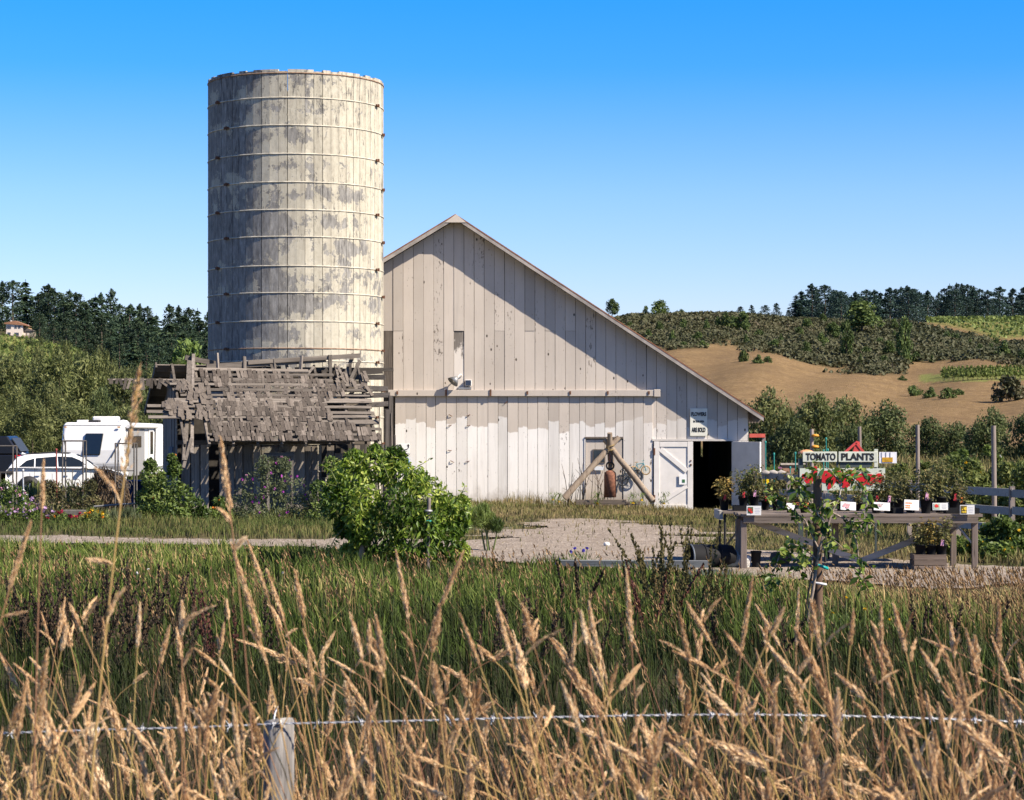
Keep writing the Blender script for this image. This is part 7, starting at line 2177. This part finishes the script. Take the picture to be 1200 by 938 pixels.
dock(262, 735, 20.5, 1.0, 5, 'dark red dock clump behind the wooden fence post', G_REDD, .4)
dock(318, 718, 21.0, 1.15, 3, 'tall nearly black dock spike above the fence post', G_DARK, .25)
dock(225, 745, 20.0, .9, 4, 'brown dock clump between the two tall stalks', G_DARK, .4)
for j, (px, hh) in enumerate(((60, .85), (80, 1.0), (102, .95), (118, .85), (148, .95), (168, 1.0), (188, .9), (30, .8), (12, .75))):
    dock(px, 720, 22.0 + (j % 3), hh + .12, 7, 'black-brown dock spikes in the band across the meadow, %s from the photo edge' % ordinal((2, 3, 4, 5, 6, 7, 8, 1, 0)[j]), G_DARK, .55, 80)
for j, (px, Y, hh, lab) in enumerate(((845, 22.5, .8, 'dark dock stalks under the red poppies'), (700, 20.5, .75, 'dark dock stalks below the grey plank in deep grass'), (1080, 24.0, .8, 'dark dock stalks in the grass below the plant crate'), (1150, 22.5, .75, 'dark dock stalks in the grass near the photo edge'), (905, 23.0, .7, 'dark dock stalks beside the young tree base'))):
    dock(px, 740, Y, hh, 3, lab, G_DARK, .4, 70)
def flowers_at(name, label, pts, Y, s, m, stem_h, sm=None, leafy=None):
    t = thing(name, label, 'flowers', (wx(pts[0][0], Y), Y, 0))
    st = MB(); cc = []
    for px, py in pts:
        p = Vector((wx(px, Y) - t.location.x, R.uniform(-.25, .25), wz(py, Y)))
        st.tube([(p.x + R.uniform(-.06, .06), p.y, 0), (p.x + R.uniform(-.03, .03), p.y, p.z * .6), p], .006, 4)
        for q in range(7): cc.append(np.array(p) + rdir(1)[0] * s * .35)
    c = np.array(cc); n = len(c)
    v, tr, r = leaf_arrays(c, np.full(n, s), np.full(n, s * .85), rdir(n), unit(rdir(n) + np.array([0, -.8, .4])), NR.uniform(size=n))
    st.build('stems', M_STEM, t); link('petals', np_mesh('petals', v, tr, {'rnd': r}), m, t, kind='stuff')
    if leafy:
        k = len(pts) * leafy
        c = np.stack([NR.choice([wx(p[0], Y) for p in pts], k) - t.location.x + NR.normal(0, .08, k), NR.normal(0, .2, k), NR.uniform(.05, stem_h, k)], 1)
        v, tr, r = leaf_arrays(c, NR.uniform(.08, .16, k), NR.uniform(.015, .03, k), unit(rdir(k) + np.array([0, 0, 1.4])), rdir(k), NR.uniform(size=k))
        link('foliage', np_mesh('foliage', v, tr, {'rnd': r}), M_SHRUB, t)
flowers_at('cornflower', 'blue cornflowers standing at the end of the grey plank', [(688, 643), (684, 646), (673, 642), (656, 657), (652, 662), (670, 647)], 37.4, .05, M_BLUE, .35, leafy=26)
flowers_at('poppy', 'red poppies at the gravel edge below the front table leg', [(849, 691), (851, 694), (867, 688), (846, 688), (875, 694)], 33.0, .055, M_RED, .3, leafy=40)
flowers_at('yellow_weed', 'small yellow flowers in the meadow below the young tree', [(975, 718), (985, 727), (1028, 742), (1010, 712), (990, 700), (1040, 725), (1060, 735)], 26.0, .03, M_YEL, .3, leafy=30)
flowers_at('white_clover', 'tiny white flowers in the meadow among the dock spikes', [(152, 662), (172, 668), (126, 674), (160, 672), (140, 668), (280, 690), (330, 672)], 33.0, .03, M_WHT, .25, leafy=20)
flowers_at('wall_weed', 'small yellow weeds at the barn foot beside the tripod pole', [(752, 586), (742, 590), (700, 590), (648, 586), (655, 588), (778, 590)], 69.5, .07, M_YEL, .4, leafy=60)
t = thing('dry_stalks', 'bare dry weed stalks against the blind door behind the tripod', 'dead plant', (wx(690, 71.2), 71.2, 0))
mb = MB()
for k in range(22):
    x = R.uniform(-.7, .8); z = R.uniform(.5, 1.5); q = R.uniform(-.3, .3)
    mb.tube([(x, R.uniform(-.1, .1), -.1), (x + q * .4, -.05, z * .6), (x + q + R.uniform(-.1, .1), -.08, z)], [.014, .010, .005], 4)
    mb.tube([(x + q * .4, -.05, z * .6), (x + q * .4 + R.uniform(-.25, .25), -.08, z * .6 + R.uniform(.1, .3))], [.008, .004], 4)
mb.build('stalks', m_plain('dry_stalk', (.14, .09, .06), .9, var=.3), t)

# ------------------------------------------------------------------ wire fence at the road
def wire_fence():
    Y = 7.0
    px0 = 326.0
    X0 = wx(px0, Y)
    t = thing('wire_fence', 'weathered round post and barbed wire fence along the road bank', 'fence', (X0, Y, gzf(X0, Y)))
    zb = t.location.z
    pm = m_wood('fence_post_wood', (.50, .47, .43), (.07, .06, .055), 'z', 42, rv=.05)
    def post(x, ztop):
        mb = MB(); n = 14; r = .0485
        rings = []
        for z, k in ((-.3, 1), ((ztop - zb) * .4, 1), ((ztop - zb) * .8, .985), (ztop - zb - .008, .98), (ztop - zb, .90)):
            rings.append((z, k))
        vs, fs = [], []
        for z, k in rings:
            for i in range(n):
                a = 2 * PI * i / n
                rr = r * k * (1 + .05 * math.sin(3 * a + 1) + .03 * math.sin(7 * a)); vs.append((x + rr * math.cos(a), rr * math.sin(a), z + (.012 * math.cos(a + 1) if z > 1 else 0)))
        for j in range(len(rings) - 1):
            for i in range(n): fs.append((j * n + i, j * n + (i + 1) % n, (j + 1) * n + (i + 1) % n, (j + 1) * n + i))
        fs.append(tuple(range((len(rings) - 1) * n, len(rings) * n)))
        mb.add(vs, fs, True); return mb.build('post', pm, t)
    zt = wz(844, Y)
    post(0, zt)
    # wire through photo heights, both ways to posts outside the frame
    pts = [(-300, 866), (-100, 862), (0, 857), (120, 853), (230, 850), (326, 846), (460, 843), (610, 839), (760, 836), (870, 835), (1000, 837), (1100, 840), (1200, 844), (1320, 848), (1500, 850)]
    def wp(px): return Vector((wx(px, Y) - X0, -.05, wz(np.interp(px, [p[0] for p in pts], [p[1] for p in pts]), Y) - zb))
    post(wp(-300).x, wz(862, Y)); post(wp(1500).x, wz(846, Y))
    zinc = m_plain('galvanised', (.50, .50, .50), .5, .5, .6, var=.2, scale=30)
    xs_ = np.linspace(-300, 1500, 620)
    for s in (0, PI):
        line = []
        for i, px in enumerate(xs_):
            c = wp(px); a = i * .9 + s
            line.append(c + Vector((0, math.cos(a), math.sin(a))) * .0019)
        MB().tube(line, .0019, 5).build('wire_strand', zinc, t)
    k = 0
    for px in np.arange(-290, 1490, 51.0):
        c = wp(px); b = MB()
        b.torus(c, .0052, .0022, (1, 0, .1), 10, 5); b.torus(c + Vector((.005, 0, 0)), .0052, .0022, (1, 0, -.1), 10, 5)
        a = R.uniform(-.6, .6)
        for sg in (-1, 1):
            b.tube([c + Vector((sg * .001, 0, 0)), c + Vector((R.uniform(-.012, .012), -.006, sg * .019 * math.cos(a)))], [.002, .0008], 5)
            b.tube([c + Vector((.005, 0, 0)), c + Vector((.005 + R.uniform(-.012, .012), sg * .017, sg * .008))], [.002, .0008], 5)
        b.build('barb', zinc, t)
    MB().tube([wp(326) + Vector((.012, .012, .01)), wp(326) + Vector((.014, -.012, .012)), wp(326) + Vector((.014, -.012, -.012)), wp(326) + Vector((.012, .012, -.012))], .0025, 5).build('staple', zinc, t)
    MB().tube([wp(326) + Vector((-.01, .0, .0)), wp(326) + Vector((-.008, .03, .028)), wp(326) + Vector((0, .035, .05))], .003, 5).build('wire_end', zinc, t)
wire_fence()

# ------------------------------------------------------------------ dry stalks in front
M_HEAD = m_leaf('seed_head', [(0, (.36, .21, .10)), (.35, (.59, .38, .195)), (.7, (.75, .53, .30)), (1, (.87, .70, .46))], .1, .75, .2)
M_STALK = m_leaf('stalk', [(0, (.22, .10, .06)), (.3, (.34, .19, .085)), (.6, (.44, .28, .10)), (1, (.40, .29, .10))], .08, .6, .25)
def curve_pts(b, tip, bow, n=9):
    """a stalk that rises straight and bends towards its tip"""
    b, tip = np.asarray(b, float), np.asarray(tip, float)
    s = np.linspace(0, 1, n)[:, None]
    ctrl = np.array([b[0] + (tip[0] - b[0]) * (.5 - bow), b[1] + (tip[1] - b[1]) * (.5 - bow), b[2] + (tip[2] - b[2]) * (.55 + bow * .5)])
    return (1 - s) ** 2 * b + 2 * s * (1 - s) * ctrl + s ** 2 * tip
def at_curve(c, f):
    f = np.clip(f, 0, 1) * (len(c) - 1); i = np.minimum(f.astype(int), len(c) - 2); g = (f - i)[:, None]
    return c[i] * (1 - g) + c[i + 1] * g, unit(c[i + 1] - c[i])
def tube_np(c, r0, r1, rnd, k=4):
    d = unit(np.gradient(c, axis=0)); ref = np.cross(d, np.array([0.3, 1, 0.1])); ref = unit(ref); q = np.cross(d, ref)
    n = len(c); rr = np.linspace(r0, r1, n)[:, None]
    vs = np.stack([c + (ref * math.cos(2 * PI * j / k) + q * math.sin(2 * PI * j / k)) * rr for j in range(k)], 1).reshape(-1, 3)
    t = []
    for i in range(n - 1):
        for j in range(k):
            a, b = i * k + j, i * k + (j + 1) % k
            t += [(a, b, b + k), (a, b + k, a + k)]
    return vs, np.array(t), np.full(len(vs), rnd)
def head_np(c, f0, width, n, rg, style=0):
    """spikelets packed round the top of the stalk curve; style 1 is looser"""
    u = rg.uniform(size=n) ** .9
    f = f0 + (1 - f0) * u
    p, d = at_curve(c, f)
    prof = np.sin(np.clip(u * .93 + .07, 0, 1) * PI) ** .5 * (1.05 - .45 * u)
    lob = 1 + .18 * np.sin(u * 26 + rg.uniform(0, 6)) * (1 - u)
    rad = rdir(n, rg); rad = unit(rad - d * np.sum(rad * d, 1)[:, None])
    off = width * .5 * prof * lob * rg.uniform(.35, 1.0, n)
    if style: off *= rg.uniform(.5, 2.0, n)
    pos = p + rad * off[:, None]
    ax = unit(d + rad * (.15 if not style else .38) + rg.normal(0, .06, (n, 3)))
    L = rg.uniform(.011, .018, n) * (width / .018) ** .5
    tone = np.clip(rg.normal(.52, .17, n) + rg.normal(0, .16), 0, 1)
    return leaf_arrays(pos, L, L * rg.uniform(.20, .30, n), ax, unit(rad + rg.normal(0, .35, (n, 3))), tone, .35)

def single_stalk(label, tip, low, Y, hl, width, bow=.2, name='dry_grass_stalk', n=240, rs=.0030, style=0, side=(), tone=.55, yb=0.0):
    """tip and low are photo points (low: a lower point of the stem); the stem goes on to the ground"""
    rg = np.random.default_rng(int(tip[0] * 3 + tip[1]))
    tp = P(tip[0], tip[1], Y); lw = P(low[0], low[1], Y)
    g = gzf(lw.x, Y)
    k = (lw.z - g) / max(.05, tp.z - lw.z)
    bx = lw.x - (tp.x - lw.x) * min(k, 1.2) * .5
    b = np.array([bx, Y + yb, g - .02])
    o = thing(name, label, 'grass stalk', tuple(b))
    c0 = np.array([b, np.array(lw), np.array(tp)])
    # quadratic through the low point
    s = np.linspace(0, 1, 14)[:, None]; f = (lw.z - g) / (tp.z - g)
    ctrl = (np.array(lw) - (1 - f) ** 2 * b - f ** 2 * np.array(tp)) / (2 * f * (1 - f))
    c = (1 - s) ** 2 * b + 2 * s * (1 - s) * ctrl + s ** 2 * np.array(tp)
    c = c - b
    v, t, r = tube_np(c, rs, rs * .45, tone, 5)
    link('stem', np_mesh('stem', v, t, {'rnd': r}, True), M_STALK, o)
    L = float(np.sum(np.linalg.norm(np.diff(c, axis=0), axis=1)))
    v, t, r = head_np(c, 1 - hl / L, width, n, rg, style)
    link('seed_head', np_mesh('seed_head', v, t, {'rnd': r}), M_HEAD, o)
    for fr, dx, dz, ln in side:
        p, d = at_curve(c, np.array([fr])); p = p[0]
        e = np.stack([p, p + np.array([dx * .5, 0, dz * .6]), p + np.array([dx, 0, dz])])
        e = np.concatenate([curve_pts(e[0], e[2], .2, 6)])
        vv_, tt_, rr_ = head_np(e, .25, width * .7, n // 3, rg)
        v2, t2, r2 = tube_np(e, rs * .5, rs * .3, tone, 4)
        link('side_head', np_mesh('side_head', *join_arrays([(vv_, tt_, rr_), (v2, t2, r2)])[:2], {'rnd': np.concatenate([rr_, r2])}), M_HEAD, o)
single_stalk('tallest golden stalk rising before the caravan with a faint feathery head', (164, 428), (112, 860), 4.3, .20, .020, n=150, style=1, rs=.0034, tone=.65, side=((.80, -.05, .01, .05), (.86, -.05, .07, .05), (.74, .035, .07, .05)))
single_stalk('tall stalk with a thick spike head standing before the shed planks', (258, 513), (280, 690), 4.6, .15, .017, n=260, rs=.0026, tone=.12, side=((.90, -.028, .035, .04), (.87, .022, .03, .03)))
single_stalk('pale stalk with pinkish stem standing before the SUV rear wheel', (51, 540), (44, 740), 4.7, .10, .012, n=200, rs=.0028, tone=.1)
single_stalk('stalk with a nodding head drooping at the gravel strip below the gable shrub', (206, 618), (196, 594), 4.4, .11, .017, n=10, rs=.0001, tone=.2) if False else None
single_stalk('stalk with forked heads bending over at the photo edge', (36, 612), (8, 700), 4.6, .14, .015, n=260, rs=.003, tone=.3, side=((.88, .05, .012, .06), (.80, -.01, .09, .06)))
single_stalk('tall straight stalk with a long dense head, tallest near the fence post', (271, 638), (318, 800), 5.4, .24, .018, n=420, rs=.003, tone=.5, side=((.80, -.055, .13, .1),))
single_stalk('tall stalk with a slim head rising from the fence post', (290, 634), (325, 735), 5.6, .15, .013, n=260, rs=.0026, tone=.4)
single_stalk('stalk with a bent head pointing at the vine bush', (313, 668), (345, 770), 5.6, .13, .015, n=260, rs=.0026, tone=.2)
single_stalk('stalk with a thick leaning head below the vine bush trunk', (345, 668), (368, 800), 5.5, .12, .017, n=280, rs=.0027, tone=.4, side=((.82, -.05, .02, .05),))
single_stalk('pinkish stalk with a tall straight head under the pipe post', (464, 646), (490, 800), 5.6, .17, .014, n=300, rs=.0028, tone=.12, side=((.84, -.03, .06, .05), (.78, -.045, .05, .05)))
single_stalk('stalk with a spike head leaning towards the barn under the vine bush', (543, 647), (505, 740), 5.5, .13, .014, n=260, rs=.0026, tone=.15)
single_stalk('stalk with a long slim head crossing the grey plank', (734, 668), (746, 860), 5.4, .17, .015, n=320, rs=.0028, tone=.1, side=((.80, .02, .04, .04),))
single_stalk('tall pinkish stalk with a straight head standing below the black tub', (882, 676), (858, 850), 5.5, .18, .015, n=330, rs=.0030, tone=.08)
single_stalk('stalk with a straight slim head just before the tree stake', (936, 690), (932, 800), 6.4, .16, .012, n=240, rs=.0024, tone=.3)
single_stalk('stalk with a broad drooping head made of several spikes under the stake', (932, 738), (985, 860), 5.4, .24, .030, n=560, rs=.003, tone=.4)
single_stalk('stalk with a single bent head in the grass under the plant crate', (1022, 748), (1060, 860), 5.8, .15, .016, n=300, rs=.0027, tone=.3)
single_stalk('stalk with a straight head near the photo edge, right of two', (1162, 747), (1200, 850), 5.8, .13, .015, n=280, rs=.0027, tone=.15)
single_stalk('stalk with a leaning head near the photo edge, middle of three', (1132, 738), (1155, 840), 5.7, .14, .015, n=280, rs=.0027, tone=.15)
single_stalk('stalk with a long arching head pointing at the plant stand', (1097, 745), (1140, 850), 5.6, .18, .017, n=330, rs=.0028, tone=.12)
single_stalk('thick stalk pair head leaning with a heavy seed top below the grey plank', (690, 706), (712, 850), 5.4, .20, .019, n=380, rs=.003, tone=.5, side=((.82, .028, .12, .1),))
single_stalk('stalk with an arched heavy head bowing over the wire in mid frame', (646, 750), (706, 840), 5.3, .20, .024, n=430, rs=.003, tone=.4)

def front_grass():
    rg = np.random.default_rng(77)
    parts_s, parts_h = [], []
    n = 760
    for i in range(n):
        px = rg.uniform(-90, 1290); Y = rg.uniform(4.5, 7.9)
        if abs(px - 327) < 34 and Y < 7.15: Y = rg.uniform(7.3, 7.9)
        u = rg.uniform()
        py = 768 + 215 * u ** .75
        if rg.uniform() < .11: py = rg.uniform(700, 765)
        tp = np.array(P(px, py, Y))
        g = gzf(tp[0], Y)
        if tp[2] - g < .35: tp[2] = g + rg.uniform(.4, .6)
        H = tp[2] - g
        lean = rg.normal(-.10, .20) * H
        b = np.array([tp[0] - lean, Y + rg.normal(0, .15), g - .02])
        bow = rg.uniform(.0, .35)
        if rg.uniform() < .22: tp[2] -= .08 * H; tp[0] += np.sign(lean + 1e-6) * .10; bow = .6
        c = curve_pts(b, tp, bow, 9)
        tone = rg.choice([rg.uniform(0, .25), rg.uniform(.3, .7), rg.uniform(.5, 1)])
        parts_s.append(tube_np(c, .0024, .0011, tone, 4))
        L = float(np.sum(np.linalg.norm(np.diff(c, axis=0), axis=1)))
        hl = rg.uniform(.08, .17); wd = rg.uniform(.0105, .0165)
        st = 1 if rg.uniform() < .2 else 0
        parts_h.append(head_np(c, 1 - hl / L, wd * (1.4 if st else 1), int(270 * hl / .13), rg, st))
        for q in range(rg.choice([0, 0, 0, 1, 2])):
            f = 1 - hl / L * rg.uniform(.6, 1.5); p, d = at_curve(c, np.array([f])); p = p[0]
            e = curve_pts(p, p + np.array([rg.normal(0, .035), rg.normal(0, .03), rg.uniform(.03, .09)]), .2, 5)
            parts_h.append(head_np(e, .2, wd * .7, 90, rg))
    v, t, r = join_arrays(parts_s)
    o = link('front_grass_stems', np_mesh('front_grass_stems', v, t, {'rnd': r}, True), M_STALK, kind='stuff'); o['label'] = 'dense dry grass stems along the road bank and wire'
    v, t, r = join_arrays(parts_h)
    o = link('front_seed_heads', np_mesh('front_seed_heads', v, t, {'rnd': r}), M_HEAD, kind='stuff'); o['label'] = 'tan seed heads of the dry grass along the wire fence'
    # dry and green leaf blades between them
    m = 4200
    y = rg.uniform(4.2, 8.6, m); x = rg.uniform(-1, 1, m) * (.24 * y + .4)
    h = rg.uniform(.25, .85, m) * (.6 + .6 * vnoise(x, y, 1.5, 61)); lean = np.abs(rg.normal(.45, .35, m))
    blades('front_dry_leaves', x, y, h, rg.uniform(.003, .008, m), lean, rg.uniform(0, 6.28, m), np.clip(rg.beta(2, 2, m), 0, 1), G_DRY)['label'] = 'dry tan leaves at the foot of the front grass'
    m = 6000
    y = rg.uniform(5.2, 9.5, m); x = rg.uniform(-1, 1, m) * (.24 * y + .4)
    h = rg.uniform(.3, .85, m); lean = np.abs(rg.normal(.3, .25, m))
    blades('front_green_leaves', x, y, h, rg.uniform(.004, .009, m), lean, rg.uniform(0, 6.28, m), rg.beta(1.6, 3, m) * .7, G_MEADOW)['label'] = 'green leaves mixed in the front grass'
front_grass()
def dark_tangle():
    rg = np.random.default_rng(78)
    m = 15000
    y = rg.uniform(8.2, 15.5, m); x = rg.uniform(-1, 1, m) * (.24 * y + .6)
    keep = rg.uniform(size=m) < .15 + 1.0 * sstep(.35, .7, vnoise(x, y, .7, 62))
    x, y = x[keep], y[keep]; m = len(x)
    blades('brown_tangle', x, y, rg.uniform(.2, .62, m), rg.uniform(.004, .010, m), np.abs(rg.normal(.5, .4, m)), rg.uniform(0, 6.28, m), rg.beta(1.5, 2.2, m),
           m_grass('brown_dead_grass', (.03, .022, .014), [(0, (.020, .013, .009)), (.5, (.06, .04, .025)), (.85, (.14, .095, .055)), (1, (.26, .19, .11))], .05))['label'] = 'dark brown dead grass tangle in the dip behind the wire'
dark_tangle()
